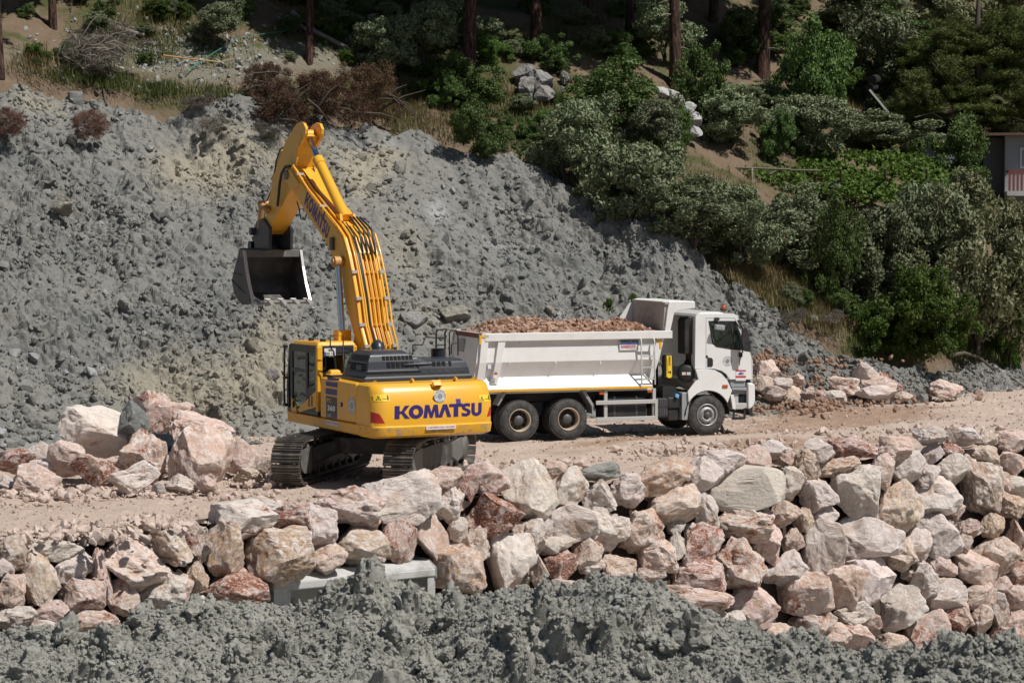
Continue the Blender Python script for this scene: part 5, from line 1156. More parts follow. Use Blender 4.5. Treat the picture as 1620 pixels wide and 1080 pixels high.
# ---- wheels
def wheel(x, side, y, dual, front):
    w = link('wheel', None, tk); w.location = (x, y, WRAD); w.empty_display_size = .2
    sg = side
    for d in ((0, -sg * .34) if dual else (0,)):
        prof = [(.30, -.13), (.33, -.15), (.42, -.155), (.50, -.14), (.535, -.115), (.545, -.08), (.545, .08), (.535, .115), (.50, .14), (.42, .155), (.33, .15), (.30, .13)]
        mb = MB().lathe(prof, (0, d, 0), (0, 1, 0), 48)
        for k in range(44):
            a = 2 * math.pi * k / 44
            for s2 in (-1, 1):
                c = Vector((.540 * math.cos(a), d + s2 * .085, .540 * math.sin(a)))
                mb.box(c, (.030, .085, .045), Matrix.Rotation(-a, 3, 'Y') @ Matrix.Rotation(.25 * s2, 3, 'X'))
        mb.build('tyre', M['tyre'], w)
    if front:
        pr = [(.305, .13), (.31, .155), (.285, .16), (.27, .12), (.265, .06), (.235, .05), (.225, .125), (.19, .165), (.135, .17), (.13, .13), (.001, .12)]
    else:
        pr = [(.305, .13), (.315, .155), (.29, .155), (.275, .10), (.265, -.02), (.25, -.06), (.17, -.06), (.165, -.05), (.001, -.05)]
    if front: MB().lathe([(r_, sg * h_) for r_, h_ in pr], (0, 0, 0), (0, 1, 0), 40).build('rim', M['rim_grey'], w)
    else:
        MB().lathe([(r_, sg * h_) for r_, h_ in pr[:5]], (0, 0, 0), (0, 1, 0), 40).build('rim', M['rim_tan'], w)
        MB().lathe([(r_, sg * h_) for r_, h_ in pr[4:]], (0, 0, 0), (0, 1, 0), 40).build('wheel_disc', M['rim_disc'], w)
    if front:
        MB().lathe([(.095, sg * .16), (.09, sg * .19), (.06, sg * .21), (.001, sg * .21)], (0, 0, 0), (0, 1, 0), 24).build('hub', M['hub'], w)
        n, rr, h0, h1, rad = 10, .165, .165, .205, .017
    else:
        MB().lathe([(.135, -sg * .05), (.135, sg * .055), (.125, sg * .07), (.001, sg * .075)], (0, 0, 0), (0, 1, 0), 28).build('hub', M['hub'], w)
        MB().add([Vector((.05 * math.cos(2 * math.pi * k / 20), sg * .079, .026 * math.sin(2 * math.pi * k / 20))) for k in range(20)], [tuple(range(20))]).build('hub_badge', M['hub'], w)
        n, rr, h0, h1, rad = 10, .20, -.06, -.015, .016
    nb = MB()
    for k in range(n):
        a = 2 * math.pi * (k + .3) / n; c = Vector((rr * math.cos(a), 0, rr * math.sin(a)))
        nb.cyl(c + Vector((0, sg * h0, 0)), c + Vector((0, sg * h1, 0)), rad, 6, False)
    nb.build('wheel_nuts', M['rim_grey'] if front else M['hub'], w)
    hb = MB()
    for k in range(10):
        a = 2 * math.pi * k / 10; rr2 = .232 if not front else .248
        hh = -.052 if not front else .056
        c = Vector((rr2 * math.cos(a), sg * hh, rr2 * math.sin(a))); hb.lathe([(.001, sg * .004), (.026, sg * .004), (.027, 0)], c, (0, 1, 0), 10)
    hb.build('hand_hole', M['void'], w)
for sd in (-1, 1):
    wheel(AX[0], sd, sd * 1.08, True, False); wheel(AX[1], sd, sd * 1.08, True, False); wheel(AX[2], sd, sd * 1.06, False, True)
# ---- chassis
ch = MB()
for s in (-1, 1): ch.b2(-1.0, 6.4, s * .34, s * .44, .72, .98)
for x in (-.9, .7, 2.2, 3.6, 4.6): ch.b2(x, x + .1, -.34, .34, .78, .92)
ch.build('chassis', M['truck_dark'], tk)
axm = MB()
for x in AX[:2]: axm.cyl((x, -.95, WRAD), (x, .95, WRAD), .10, 14); axm.lathe([(.05, -.25), (.22, -.15), (.25, 0), (.22, .15), (.05, .25)], (x, 0, WRAD), (0, 1, 0), 18)
axm.b2(AX[2] - .08, AX[2] + .08, -.9, .9, .42, .56).build('axle', M['truck_dark'], tk)
sp = MB()
for s in (-1, 1):
    for k in range(9): sp.b2(.7 - .75 + .06 * k, .7 + .75 - .06 * k, s * .50, s * .60, .60 + .028 * k, .624 + .028 * k)
sp.b2(.55, .85, -.65, .65, .62, .98).build('leaf_springs', M['truck_dark'], tk)
MB().b2(-1.0, 4.3, -.55, .55, 1.0, 1.24).build('subframe', M['truck_dark'], tk)
# ---- tipper bed: side profile  rim, upper panel, crease, inward panel, outward skirt
B0, B1 = -1.12, 4.17
ZR, ZRB, ZC1, ZI, ZS = 2.90, 2.69, 2.12, 1.71, 1.40
def side_strip(ya, za, yb, zb, xa0, xa1, xb0, xb1, t=.03):
    return [[(xa0, ya, za), (xa1, ya, za), (xa1, ya + t, za), (xa0, ya + t, za)], [(xb0, yb, zb), (xb1, yb, zb), (xb1, yb + t, zb), (xb0, yb + t, zb)]]
def lean(z): return .0 + (2.9 - z) * -.14, (2.9 - z) * -.21          # rear and front edges slope as they go down
bed = MB(); 
for s in (-1, 1):
    for (ya, za, yb, zb) in ((-1.15, ZRB + .04, -1.19, ZC1), (-1.19, ZC1, -1.00, ZI), (-1.00, ZI, -1.26, ZS)):
        r0, f0 = lean(za); r1, f1 = lean(zb)
        L = side_strip(ya, za, yb, zb, B0 + r0, B1 + f0, B0 + r1, B1 + f1)
        bed.loft([[(x, -s * y if s > 0 else y, z) for x, y, z in l] for l in L])
bed.b2(B0 - .15, B1 - .2, -1.0, 1.0, 1.26, 1.42)
bedo = bed.build('bed', M['bed_white'], tk)
for s in (-1, 1):
    MB().b2(B0 + .12, B1 + .27, s * 1.27, s * 1.08, ZRB, ZR).build('rim_rail', M['bed_white'], bedo, .012)
    MB().b2(B0 - .19, B1 - .32, s * 1.265, s * 1.235, ZS - .065, ZS - .003).build('yellow_strip', M['yellow_strip'], bedo)
    def post(xa, xb, wa, wb, yo, name='post'):
        lp = []
        for (z, y, dx) in ((ZR + .02 if name == 'rear_post' else ZRB, 1.25, 0), (ZC1, 1.265, .5), (ZI - .02, 1.20, .82), (1.55, 1.19, 1)):
            x0 = xa + (xb - xa) * dx; w = wa + (wb - wa) * dx
            lp.append([(x0, s * y, z), (x0 + w, s * y, z), (x0 + w, s * .98, z), (x0, s * .98, z)])
        return MB().loft(lp).build(name, M['bed_white'], bedo, .008)
    post(-1.08, -1.24, .20, .22, 0, 'rear_post'); post(-.62, -.80, .21, .17, 0)
    # front edge gusset
    MB().loft([[(B1 - .16, s * 1.20, ZRB), (B1 + .05, s * 1.20, ZRB), (B1 + .05, s * 1.0, ZRB), (B1 - .16, s * 1.0, ZRB)], [(B1 - .30, s * 1.20, ZC1), (B1 - .10, s * 1.20, ZC1), (B1 - .10, s * 1.0, ZC1), (B1 - .30, s * 1.0, ZC1)], [(B1 - .36, s * 1.14, ZS + .1), (B1 - .28, s * 1.14, ZS + .1), (B1 - .28, s * .98, ZS + .1), (B1 - .36, s * .98, ZS + .1)]]).build('front_gusset', M['bed_white'], bedo)
# inside walls and floor
ins = MB()
for s in (-1, 1): ins.loft([[(B0, s * 1.09, ZR - .01), (B1 - .02, s * 1.09, ZR - .01), (B1 - .02, s * 1.115, ZR - .01), (B0, s * 1.115, ZR - .01)], [(B0 - .1, s * .97, ZI), (B1 - .2, s * .97, ZI), (B1 - .2, s * .99, ZI), (B0 - .1, s * .99, ZI)]])
ins.b2(B0, B1 - .2, -.98, .98, 1.45, 1.50).build('bed_inside', M['bed_inner'], bedo)
# tailgate, leaning outwards at the top edge line
tgx = B0 + .06
tg = MB().loft([[(tgx, -1.16, ZR + .0), (tgx + .06, -1.16, ZR), (tgx + .06, 1.16, ZR), (tgx, 1.16, ZR)], [(tgx - .20, -1.12, 1.5), (tgx - .12, -1.12, 1.5), (tgx - .12, 1.12, 1.5), (tgx - .20, 1.12, 1.5)]]).build('tailgate', M['bed_white'], bedo, .01)
MB().b2(tgx - .030, tgx + .0, -1.14, 1.14, ZR - .13, ZR - .01).build('tailgate_rail', M['rust_red'], tg)
for s in (-1, 1): MB().loft([[(tgx - .02, s * 1.14, ZR + .02), (tgx + .05, s * 1.14, ZR + .02), (tgx + .05, s * 1.02, ZR + .02), (tgx - .02, s * 1.02, ZR + .02)], [(tgx - .25, s * 1.14, 1.5), (tgx - .15, s * 1.14, 1.5), (tgx - .15, s * 1.02, 1.5), (tgx - .25, s * 1.02, 1.5)]]).build('tailgate_stile', M['bed_white'], tg)
y_, z_ = tx(731, 546, tgx - .06); MB().b2(tgx - .09, tgx - .05, y_ - .22, y_ + .22, z_ - .17, z_ + .17).build('tailgate_plate', M['cabgrey'], tg)
# headboard with the canopy over the cab
hbm = MB().prism([(B1 + .02, ZR - .3), (B1 + .09, ZR - .3), (B1 + .15, 3.62), (B1 + .08, 3.62)], 'xz', -1.16, 1.16)
hbm.b2(B1 + .08, B1 + .93, -1.20, 1.20, 3.62, 3.67)
hd = hbm.build('headboard', M['bed_inner'], bedo)
for s in (-1, 1):
    q = [ts(px, py, -1.22) for px, py in ((1052, 523), (1056, 490), (1058.5, 477.5), (1064, 476.8), (1099.5, 477), (1099.5, 487), (1072, 491.5), (1066.5, 495), (1060.5, 523))]
    MB().prism(q, 'xz', s * 1.23, s * 1.10).build('canopy_side', M['bed_white'], hd, .012)
MB().b2(B1 + .05, B1 + .95, -1.1, 1.1, 3.672, 3.70).build('canopy_top', M['bed_white'], hd, .01)
for s in (-1, 1): MB().prism([(B1 - .55, ZR - .0), (B1 + .03, ZR - .0), (B1 + .08, 3.60), (B1 - .02, 3.60)], 'xz', s * 1.16, s * 1.10).build('canopy_gusset', M['bed_white'], hd) if s > 0 else None
# yellow corner marks, seal, name plate, hooks, lamp
SY = -1.285
def mark(q, mat, y, name='marker', par=bedo): 
    P = [ts(px, py, y) for px, py in q]; return MB().add([(x, y, z) for x, z in P], [tuple(range(len(P)))]).build(name, mat, par)
mark([(758.6, 530.5), (773.5, 530.5), (773.5, 534), (762.3, 534), (761.6, 544.8), (758.6, 544.8)], M['yellow_strip'], -1.27, 'corner_mark')
mark([(1036, 537.5), (1047, 537.5), (1047, 551), (1043.7, 551), (1043.7, 541), (1036, 541)], M['yellow_strip'], -1.212, 'corner_mark')
pq = [(980, 538), (1010.3, 537.3), (1010.3, 553.5), (980.5, 554)]
P = [ts(px, py, -1.21) for px, py in pq]; MB().prism(P, 'xz', -1.21, -1.19).build('maker_plate', M['decal_white'], bedo)
P = [ts(px, py, -1.214) for px, py in ((980, 538), (1010.3, 537.3), (1010.3, 543.5), (980.2, 544))]; MB().add([(x, -1.214, z) for x, z in P], [(0, 1, 2, 3)]).build('plate_field', M['decal_grey'], bedo)
P = [ts(px, py, -1.216) for px, py in ((980, 542.9), (1010.3, 542.4), (1010.3, 544.3), (980.2, 544.8))]; MB().add([(x, -1.216, z) for x, z in P], [(0, 1, 2, 3)]).build('plate_band', M['decal_blue'], bedo)
def tword(txt, px, py, wpx, h, mat, y, par, bold=.02, shear=0):
    x, z = ts(px, py, y); x0, _ = ts(px - wpx / 2, py, y); x1, _ = ts(px + wpx / 2, py, y)
    lettering('lettering', txt, x1 - x0, h, mat, par, frame((x, y, z), (1, 0, 0), (0, 0, 1)), bold, shear)
tword('ARSLAN', 995.5, 540.4, 27, .075, M['decal_black'], -1.218, bedo); tword('HARDOX', 994.5, 548, 24, .085, M['decal_red'], -1.216, bedo, .03, .2); tword('İÇ VE DIŞ', 1001, 552.2, 9, .028, M['decal_black'], -1.216, bedo, .01)
x, z = ts(911, 578.5, -1.105); sl_ = Vector((0, .19, .41)).normalized()
emblem(bedo, frame((x, -1.106, z), (1, 0, 0), (0, -.19 / .41 * 1.0, 1.0)), .155, False)
x, z = ts(773, 580, -1.14); MB().b2(x - .06, x + .06, -1.2, -1.13, z - .07, z + .07).build('side_lamp', M['cabgrey'], bedo, .01); MB().b2(x - .045, x + .045, -1.206, -1.2, z - .055, z + .055).build('lamp_lens', M['decal_white'], bedo)
mark([(780.5, 592.5), (788, 592.5), (784.5, 587.5)], M['orange_lens'], -1.272, 'warning_triangle'); mark([(780.5, 598), (787.5, 598), (787.5, 593.5), (780.5, 593.5)], M['decal_white'], -1.272, 'sticker')
hk = MB()
for px in (822.5, 951): x, z = ts(px, 541, -1.2); hk.tube([(x, -1.16, z + .03), (x, -1.19, z - .02), (x, -1.18, z - .06)], .014, 6)
for px in (806, 879, 950): x, z = ts(px, 573, -1.2); hk.tube([(x, -1.19, z + .02), (x, -1.215, z - .03), (x, -1.20, z - .07)], .014, 6)
hk.build('sheet_hook', M['bed_white'], bedo)
# ladder
ld = MB(); LT = []
for px in (1014.2, 1035): 
    a = ts(px, 537, -1.30); b = ts(px, 609, -1.29); xm = a[0]
    ld.tube([(xm, -1.24, a[1] + .05), (xm, -1.31, a[1] - .03), (b[0] + .02, -1.30, b[1] + .02)], .024, 8); LT.append((xm, b[0] + .02))
rg_ = MB()
for py in (545.5, 563.5, 581, 599.5):
    a = ts(1014.2, py, -1.30); b = ts(1035, py - .5, -1.30); rg_.b2(a[0], b[0], -1.325, -1.285, a[1] - .018, a[1] + .018)
ldo = ld.build('ladder', M['alu'], bedo); rg_.build('ladder_rung', M['alu'], ldo)
# ---- side guards, tank, battery box, steps
gd = MB()
a = ts(943, 637, -1.24); b = ts(1040.5, 634.5, -1.24); c = ts(943, 663.5, -1.24); d = ts(1040.5, 661, -1.24)
gd.b2(a[0], b[0], -1.25, -1.21, a[1] - .055, a[1] + .055).b2(a[0], b[0], -1.25, -1.21, c[1] - .055, c[1] + .055).b2(b[0] - .08, b[0], -1.253, -1.20, c[1] - .055, a[1] + .055)
gd.build('side_guard', M['alu'], tk, .006)
for px in (958.5, 1035): 
    x, _ = ts(px, 640, -1.2); MB().b2(x - .045, x + .045, -1.205, -1.13, c[1] - .05, 1.32).build('guard_bracket', M['alu'], tk)
for px, py in ((952, 622), (1028, 618.5)): x, z = ts(px, py, -1.22); MB().b2(x - .07, x + .07, -1.235, -1.20, z - .035, z + .035).build('side_marker', M['orange_lens'], tk)
MB().b2(2.45, 3.75, -1.12, -.50, .45, 1.12).build('fuel_tank', M['truck_dark'], tk, .08, seg=3)
for x in (2.75, 3.4): MB().b2(x, x + .07, -1.135, -.5, .44, 1.135).build('tank_strap', M['hub'], tk, .03)
bb0 = ts(1037.5, 640, -1.2)[0]; bb1 = ts(1058, 640, -1.2)[0]; bb2 = ts(1078, 640, -1.2)[0]; bb3 = ts(1096, 640, -1.2)[0]
bx = MB().b2(bb0, bb1 - .01, -1.18, -.5, .50, 1.04).build('battery_box', M['cabgrey'] if False else M['truck_dark'], tk, .03)
rb = MB()
for k in range(5): 
    x = bb0 + .06 + k * .065; rb.b2(x, x + .03, -1.19, -1.18, .82, 1.0).b2(x, x + .03, -1.19, -1.18, .56, .76)
rb.build('battery_rib', M['hub'], bx)
MB().b2(bb1, bb2, -1.14, -.5, .74, 1.06).b2(bb1 + .02, bb2 - .04, -1.10, -.5, .40, .74).build('urea_tank', M['truck_dark'], tk, .04)
x, z = ts(1070.5, 625.5, -1.16); MB().lathe([(.055, .07), (.055, .0)], (x, -1.14, z), (0, -1, 0), 16).lathe([(.001, .07), (.055, .07)], (x, -1.14, z), (0, -1, 0), 16).build('tank_cap', M['cap_blue'], tk)
MB().prism([ts(px, py, -1.18) for px, py in ((1078.5, 621), (1099, 621), (1094, 632), (1090, 640), (1087, 664), (1078.5, 664))], 'xz', -1.2, -.7).build('mud_guard', M['cabgrey'], tk, .01)
for (q) in (((798, 617.5), (802, 617.5), (788, 641), (786, 641)), ((919.5, 617), (924.5, 617), (939, 641), (939, 654), (936, 654), (935, 642))):
    MB().prism([ts(px, py, -1.1) for px, py in q], 'xz', -1.16, -.7).build('mud_flap', M['cabgrey'], tk)
# ---- cab
YC = -1.22
def tq(pts, y=YC): return [ts(px, py, y) for px, py in pts]
prof = tq(((1099.5, 583), (1100.5, 500.5), (1103, 496.5), (1160, 496), (1166.5, 498.5), (1169, 506), (1178, 525), (1186, 556), (1190.5, 570), (1191, 600), (1154, 600), (1150, 592), (1142, 586), (1130, 583)))
cx0 = prof[0][0]
dq = tq(((1117, 503), (1162, 503), (1176, 530), (1184, 553), (1189, 560), (1190, 600), (1155, 600), (1147, 590), (1136, 585), (1117, 583)))
wq = tq(((1120.5, 507.5), (1163.5, 507.5), (1172, 528), (1178, 554), (1158, 553), (1133, 549), (1126.5, 543), (1123.5, 525)))
# outer shell: two side skins with a window opening, roof, rear wall, front
cb_ = MB()
top = [p for p in prof]
def ring(outer, hole, y0, y1, mb):
    """skin with a hole: triangulated with bmesh"""
    bm = bmesh.new(); vo = [bm.verts.new((x, y0, z)) for x, z in outer]; vh = [bm.verts.new((x, y0, z)) for x, z in hole]
    es = [bm.edges.new((v[i], v[(i + 1) % len(v)])) for v in (vo, vh) for i in range(len(v))]
    bmesh.ops.triangle_fill(bm, use_beauty=True, use_dissolve=False, edges=es); bm.verts.index_update()
    base = [v.co.copy() for v in bm.verts]; fs = [tuple(v.index for v in f.verts) for f in bm.faces]
    mb.add(base, fs); mb.add([(c.x, y1, c.z) for c in base], fs)
    for L in (outer, hole):
        n = len(L); mb.add([(x, y0, z) for x, z in L] + [(x, y1, z) for x, z in L], [(i, (i + 1) % n, n + (i + 1) % n, n + i) for i in range(n)])
    bm.free()
for s in (-1, 1): ring(prof, wq, s * 1.22, s * 1.16, cb_)
def strip(i0, i1, mb, y=1.16):
    pts = prof[i0:i1 + 1]; n = len(pts)
    for k in range(n - 1):
        (xa, za), (xb, zb) = pts[k], pts[k + 1]
        mb.add([(xa, -y, za), (xb, -y, zb), (xb, y, zb), (xa, y, za), (xa, -y, za - .03), (xb, -y, zb - .03), (xb, y, zb - .03), (xa, y, za - .03)], [(0, 1, 2, 3), (4, 7, 6, 5)])
strip(1, 5, cb_)
cb_.b2(cx0, cx0 + .04, -1.16, 1.16, prof[0][1], prof[1][1] - .02)
cb_.prism([prof[7], prof[8], prof[9], (prof[9][0] - .1, prof[9][1]), (prof[8][0] - .1, prof[8][1]), (prof[7][0] - .1, prof[7][1])], 'xz', -1.16, 1.16)
cb_.b2(cx0, prof[9][0] - .1, -1.16, 1.16, prof[9][1], prof[9][1] + .05)
cabt = cb_.build('cab', M['white'], tk)
MB().prism([(cx0 + .02, 3.30), (cx0 + .25, 3.385), (prof[3][0] - .35, 3.39), (prof[3][0] - .02, 3.30)], 'xz', -1.05, 1.05).build('roof', M['white'], cabt, .02)
MB().prism([prof[5], prof[6], prof[7], (prof[7][0] - .02, prof[7][1]), (prof[6][0] - .02, prof[6][1]), (prof[5][0] - .02, prof[5][1])], 'xz', -1.15, 1.15).build('windscreen', M['glass'], cabt)
for s in (-1, 1):
    MB().prism([(prof[5][0] + .012, prof[5][1]), (prof[6][0] + .012, prof[6][1]), (prof[7][0] + .012, prof[7][1]), (prof[7][0] - .06, prof[7][1]), (prof[6][0] - .06, prof[6][1]), (prof[5][0] - .06, prof[5][1])], 'xz', s * 1.225, s * 1.165).build('windscreen_pillar', M['truck_dark'], cabt)
    MB().add([(x, s * 1.19, z) for x, z in wq], [tuple(range(len(wq)))]).build('side_window', M['glass'], cabt)
    # dark rubber frame round the window
    cx_, cz_ = sum(p[0] for p in wq) / len(wq), sum(p[1] for p in wq) / len(wq)
    win = [(x + (cx_ - x) * .10, z + (cz_ - z) * .13) for x, z in wq]; b = MB(); n = len(wq)
    b.add([(x, s * 1.224, z) for x, z in wq] + [(x, s * 1.222, z) for x, z in win], [(i, (i + 1) % n, n + (i + 1) % n, n + i) for i in range(n)])
    x1, z1 = ts(1158, 512, YC); x2, z2 = ts(1164, 551, YC); b.add([(x1 - .04, s * 1.222, z1), (x1 + .03, s * 1.222, z1), (x2 + .03, s * 1.222, z2), (x2 - .03, s * 1.222, z2)], [(0, 1, 2, 3)])
    b.build('window_seal', M['truck_dark'], cabt)
gl = MB()
for pts in (dq,):
    for i in range(len(pts)):
        (xa, za), (xb, zb) = pts[i], pts[(i + 1) % len(pts)]; gl.tube([(xa, -1.221, za), (xb, -1.221, zb)], .006, 4, False)
gl.build('door_gap', M['decal_grey'], cabt)
P = tq(((1119, 565), (1126, 566), (1127.8, 569), (1127.8, 578), (1126, 580), (1119, 580)))
MB().prism(P, 'xz', -1.235, -1.20).build('door_handle', M['truck_dark'], cabt, .008)
mark([(1116.5, 562), (1120, 562), (1120, 566), (1116.5, 566)], M['truck_dark'], -1.226, 'door_lock', cabt)
x, z = ts(1151, 571, -1.226); emblem(cabt, frame((x, -1.226, z), (1, 0, 0), (0, 0, 1)), .14, False)
mark([(1164, 585), (1180, 585), (1180, 602), (1164, 602)], M['decal_white'], -1.227, 'sticker', cabt)
mark([(1164, 585), (1180, 585), (1180, 587.3), (1164, 587.3)], M['decal_red'], -1.230, 'sticker_band', cabt); mark([(1164, 594.3), (1180, 594.3), (1180, 597.3), (1164, 597.3)], M['decal_red'], -1.230, 'sticker_band', cabt)
mark([(1167, 592.5), (1171, 588.5), (1177, 590), (1176, 592.5)], M['decal_blue'], -1.230, 'sticker_print', cabt); mark([(1170, 592.7), (1176, 591), (1176, 593.2)], M['yellow_strip'], -1.232, 'sticker_print', cabt)
# wheel arch fender
FWx = AX[2]
fo = tq(((1099.5, 583), (1116, 583.3), (1130, 585), (1141, 591), (1151, 603), (1157.5, 618), (1146, 617.5))); 
arc = [(FWx + .68 * math.cos(R(a)), WRAD + .68 * math.sin(R(a))) for a in range(28, 150, 10)]
fo = tq(((1151, 603), (1157.5, 617.5))) + [a for a in arc] + tq(((1087.5, 619), (1099.5, 603), (1104.5, 600), (1099.5, 584), (1116, 583.5), (1130, 585.3), (1141, 591)))
for s in (-1, 1): MB().prism(fo, 'xz', s * 1.255, s * 1.20).build('fender', M['white'], cabt, .012)
ar2 = [(FWx + .675 * math.cos(R(a)), WRAD + .675 * math.sin(R(a))) for a in range(0, 181, 10)]; ar3 = [(FWx + .66 * math.cos(R(a)), WRAD + .66 * math.sin(R(a))) for a in range(0, 181, 10)]
for s in (-1, 1): MB().prism(ar2 + ar3[::-1], 'xz', s * 1.24, s * .70).build('wheel_liner', M['truck_dark'], cabt)
x, z = ts(1147, 611, -1.26); MB().b2(x - .08, x + .08, -1.275, -1.25, z - .045, z + .045).build('turn_signal', M['orange_lens'], cabt, .008)
# steps, bumper
st = MB().prism(tq(((1155, 601.5), (1180, 601.5), (1180, 612), (1158, 612))), 'xz', -1.18, -.9).prism(tq(((1158, 617), (1163, 625), (1165, 643), (1183, 643), (1183, 622), (1181, 617))), 'xz', -1.12, -.9)
st.build('step_well', M['cabgrey'], cabt)
MB().prism(tq(((1158, 613), (1181, 613), (1181, 617.5), (1158, 616.5))), 'xz', -1.24, -.95).build('step', M['cabgrey'], cabt, .01)
MB().prism(tq(((1160, 637.5), (1181, 637.5), (1181, 644), (1174, 647), (1162, 647))), 'xz', -1.24, -1.0).build('step', M['alu'], cabt, .01)
MB().prism(tq(((1161, 624), (1170, 622.5), (1170, 637), (1163, 637))), 'xz', -1.135, -1.11).build('step_tread', M['alu'], cabt)
MB().prism(tq(((1171, 624), (1182, 624), (1182, 637), (1171, 637))), 'xz', -1.14, -1.11).build('step_pocket', M['void'], cabt)
MB().prism(tq(((1155, 624), (1160, 624), (1163, 640), (1163, 648), (1158.5, 646)), -1.22), 'xz', -1.25, -1.0).build('fender_tail', M['white'], cabt, .01)
bq = tq(((1182.5, 605.5), (1190, 605.5), (1194, 608), (1194.3, 633), (1192, 641), (1188, 645.5), (1183, 647)))
MB().prism(bq, 'xz', -1.25, 1.25).build('bumper', M['white'], tk, .04, seg=3)
MB().prism(tq(((1183, 600), (1188.5, 600), (1188.5, 605), (1183, 605))), 'xz', -1.1, 1.1).build('grille_panel', M['truck_dark'], cabt)
ss = MB()
for px in (1160.5, 1177.5): x, z = ts(px, 655, -1.15); ss.b2(x - .03, x + .03, -1.18, -1.15, z - .12, z + .2)
x0, z0 = ts(1161, 662.5, -1.15); x1, _ = ts(1178, 662.5, -1.15); ss.b2(x0, x1, -1.19, -1.0, z0 - .02, z0 + .02); ss.build('lower_step', M['truck_dark'], cabt)
x, z = ts(1196, 648, -1.0); MB().prism(tq(((1191, 632), (1199, 630), (1197, 636), (1197, 658), (1193, 658), (1190, 646))), 'xz', -.95, .95).build('under_bumper', M['truck_dark'], tk)
# mirrors
mr = MB(); a = Vector((*ts(1172, 523, -1.25), 0))
MB().prism(tq(((1169, 521), (1173.5, 520), (1176.5, 530), (1178.5, 545), (1178, 553.5), (1171.5, 553), (1168.5, 540))), 'xz', -1.52, -1.36).build('mirror', M['truck_dark'], cabt, .03)
MB().tube([(ts(1164, 508, -1.25)[0], -1.22, ts(1164, 508, -1.25)[1]), (ts(1171, 520, -1.4)[0], -1.42, ts(1171, 520, -1.4)[1])], .022, 8).tube([(ts(1176, 556, -1.25)[0], -1.22, ts(1176, 556, -1.25)[1]), (ts(1174, 553, -1.4)[0], -1.42, ts(1174, 553, -1.4)[1])], .022, 8).build('mirror_arm', M['truck_dark'], cabt)
x, z = ts(1171, 561, -1.22); MB().b2(x - .05, x + .05, -1.27, -1.22, z - .06, z + .06).tube([(x, -1.24, z), (x - .06, -1.30, z - .30)], .010, 6).build('mirror_mount', M['truck_dark'], cabt)
x, z = ts(1138.5, 518, -1.4)
MB().box((x, -1.40, z), (.30, .10, .15), Matrix.Rotation(R(6), 3, 'Y')).build('door_mirror', M['cabgrey'], cabt, .03)
x0, z0 = ts(1134, 505, -1.25); MB().b2(x0 - .06, x0 + .06, -1.30, -1.21, z0 - .03, z0 + .05).tube([(x0, -1.26, z0), (x, -1.40, z + .05)], .012, 6).build('mirror_arm', M['truck_dark'], cabt)
xm, zm = ts(1200.5, 514.5, -1.0)
MB().box((xm, -.95, zm), (.14, .24, .14), Matrix.Rotation(R(15), 3, 'Y')).build('front_mirror', M['cabgrey'], cabt, .03)
x0, z0 = ts(1167, 507, -1.2); x1, z1 = ts(1173, 521, -1.2); MB().tube([(x0, -1.18, z0), (xm - .06, -.97, zm + .04)], .013, 6).tube([(x1, -1.18, z1), (xm - .06, -.97, zm + .0)], .013, 6).build('mirror_arm', M['truck_dark'], cabt)
x, z = ts(1145, 492, -.2); y = -.2
MB().lathe([(.075, 3.38 - 0), (.075, 3.44)], (x, y, 0), (0, 0, 1), 16).build('beacon_base', M['truck_dark'], cabt)
MB().lathe([(.07, 3.44), (.068, 3.50), (.05, 3.54), (.001, 3.55)], (x, y, 0), (0, 0, 1), 16).build('beacon', M['orange_lens'], cabt)
MB().b2(cx0 + .35, cx0 + .5, -.9, -.45, 2.1, 2.8).b2(cx0 + .35, cx0 + .8, -.9, -.4, 1.95, 2.1).build('seat', M['seat'], cabt, .05)
MB().tube([(prof[7][0] - .45 + .19 * math.cos(t), -.6 + .2 * math.sin(t), 2.35 + .1 * math.cos(t)) for t in [k * .4 for k in range(17)]], .018, 6).build('steering_wheel', M['seat'], cabt)
# ---- behind the cab: intake, air filter, jack
bkx = cx0 - .02
q = tq(((1082, 508), (1085, 501), (1098, 499.5), (1098, 560), (1082, 560)), -1.0); MB().prism(q, 'xz', -1.05, -.55).build('air_intake', M['truck_dark'], tk, .03)
gq = MB()
for k in range(10): x0, z0 = ts(1091, 503 + 3.3 * k, -1.055); x1, _ = ts(1097.5, 503 + 3.3 * k, -1.055); gq.b2(x0, x1, -1.062, -1.05, z0 - .012, z0 + .012)
gq.build('intake_slat', M['hub'], tk)
xd, zd = ts(1092, 552, -.9); xf, zf = ts(1087, 590, -.9)
MB().tube([(xd, -.85, zd), (xd, -.85, zd - .4), (xf + .08, -.85, zf + .32), (xf - .05, -.85, zf + .12)], .11, 14).build('intake_hose', M['truck_dark'], tk)
MB().lathe([(.001, .30), (.20, .30), (.24, .27), (.25, -.2), (.001, -.2)], (xf, -.8, zf), (-.35, -.94, 0), 28).lathe([(.26, .12), (.26, .16)], (xf, -.8, zf), (-.35, -.94, 0), 28).build('air_filter', M['truck_dark'], tk)
mm = frame(Vector((xf, -.8, zf)) + Vector((-.35, -.94, 0)) * .304, (.94, -.35, 0), (0, 0, 1)); plate('filter_label', .24, .08, M['decal_white'], tk, mm); plate('filter_mark', .03, .08, M['orange_lens'], tk, lift(mm, .003))
q = tq(((1053.5, 560.5), (1063.5, 560.5), (1065.5, 563), (1065.5, 597), (1063, 600), (1053.5, 600), (1051.5, 597), (1051.5, 563)), -1.1); MB().prism(q, 'xz', -1.1, -.95).build('crane_box', M['truck_dark'], tk, .02)
q = tq(((1054.5, 562.5), (1062.5, 562.5), (1062.8, 595.5), (1060.5, 597.5), (1057, 597.5), (1054.3, 595.5)), -1.11); MB().prism(q, 'xz', -1.125, -1.10).build('yellow_panel', M['decal_yellow'], tk)
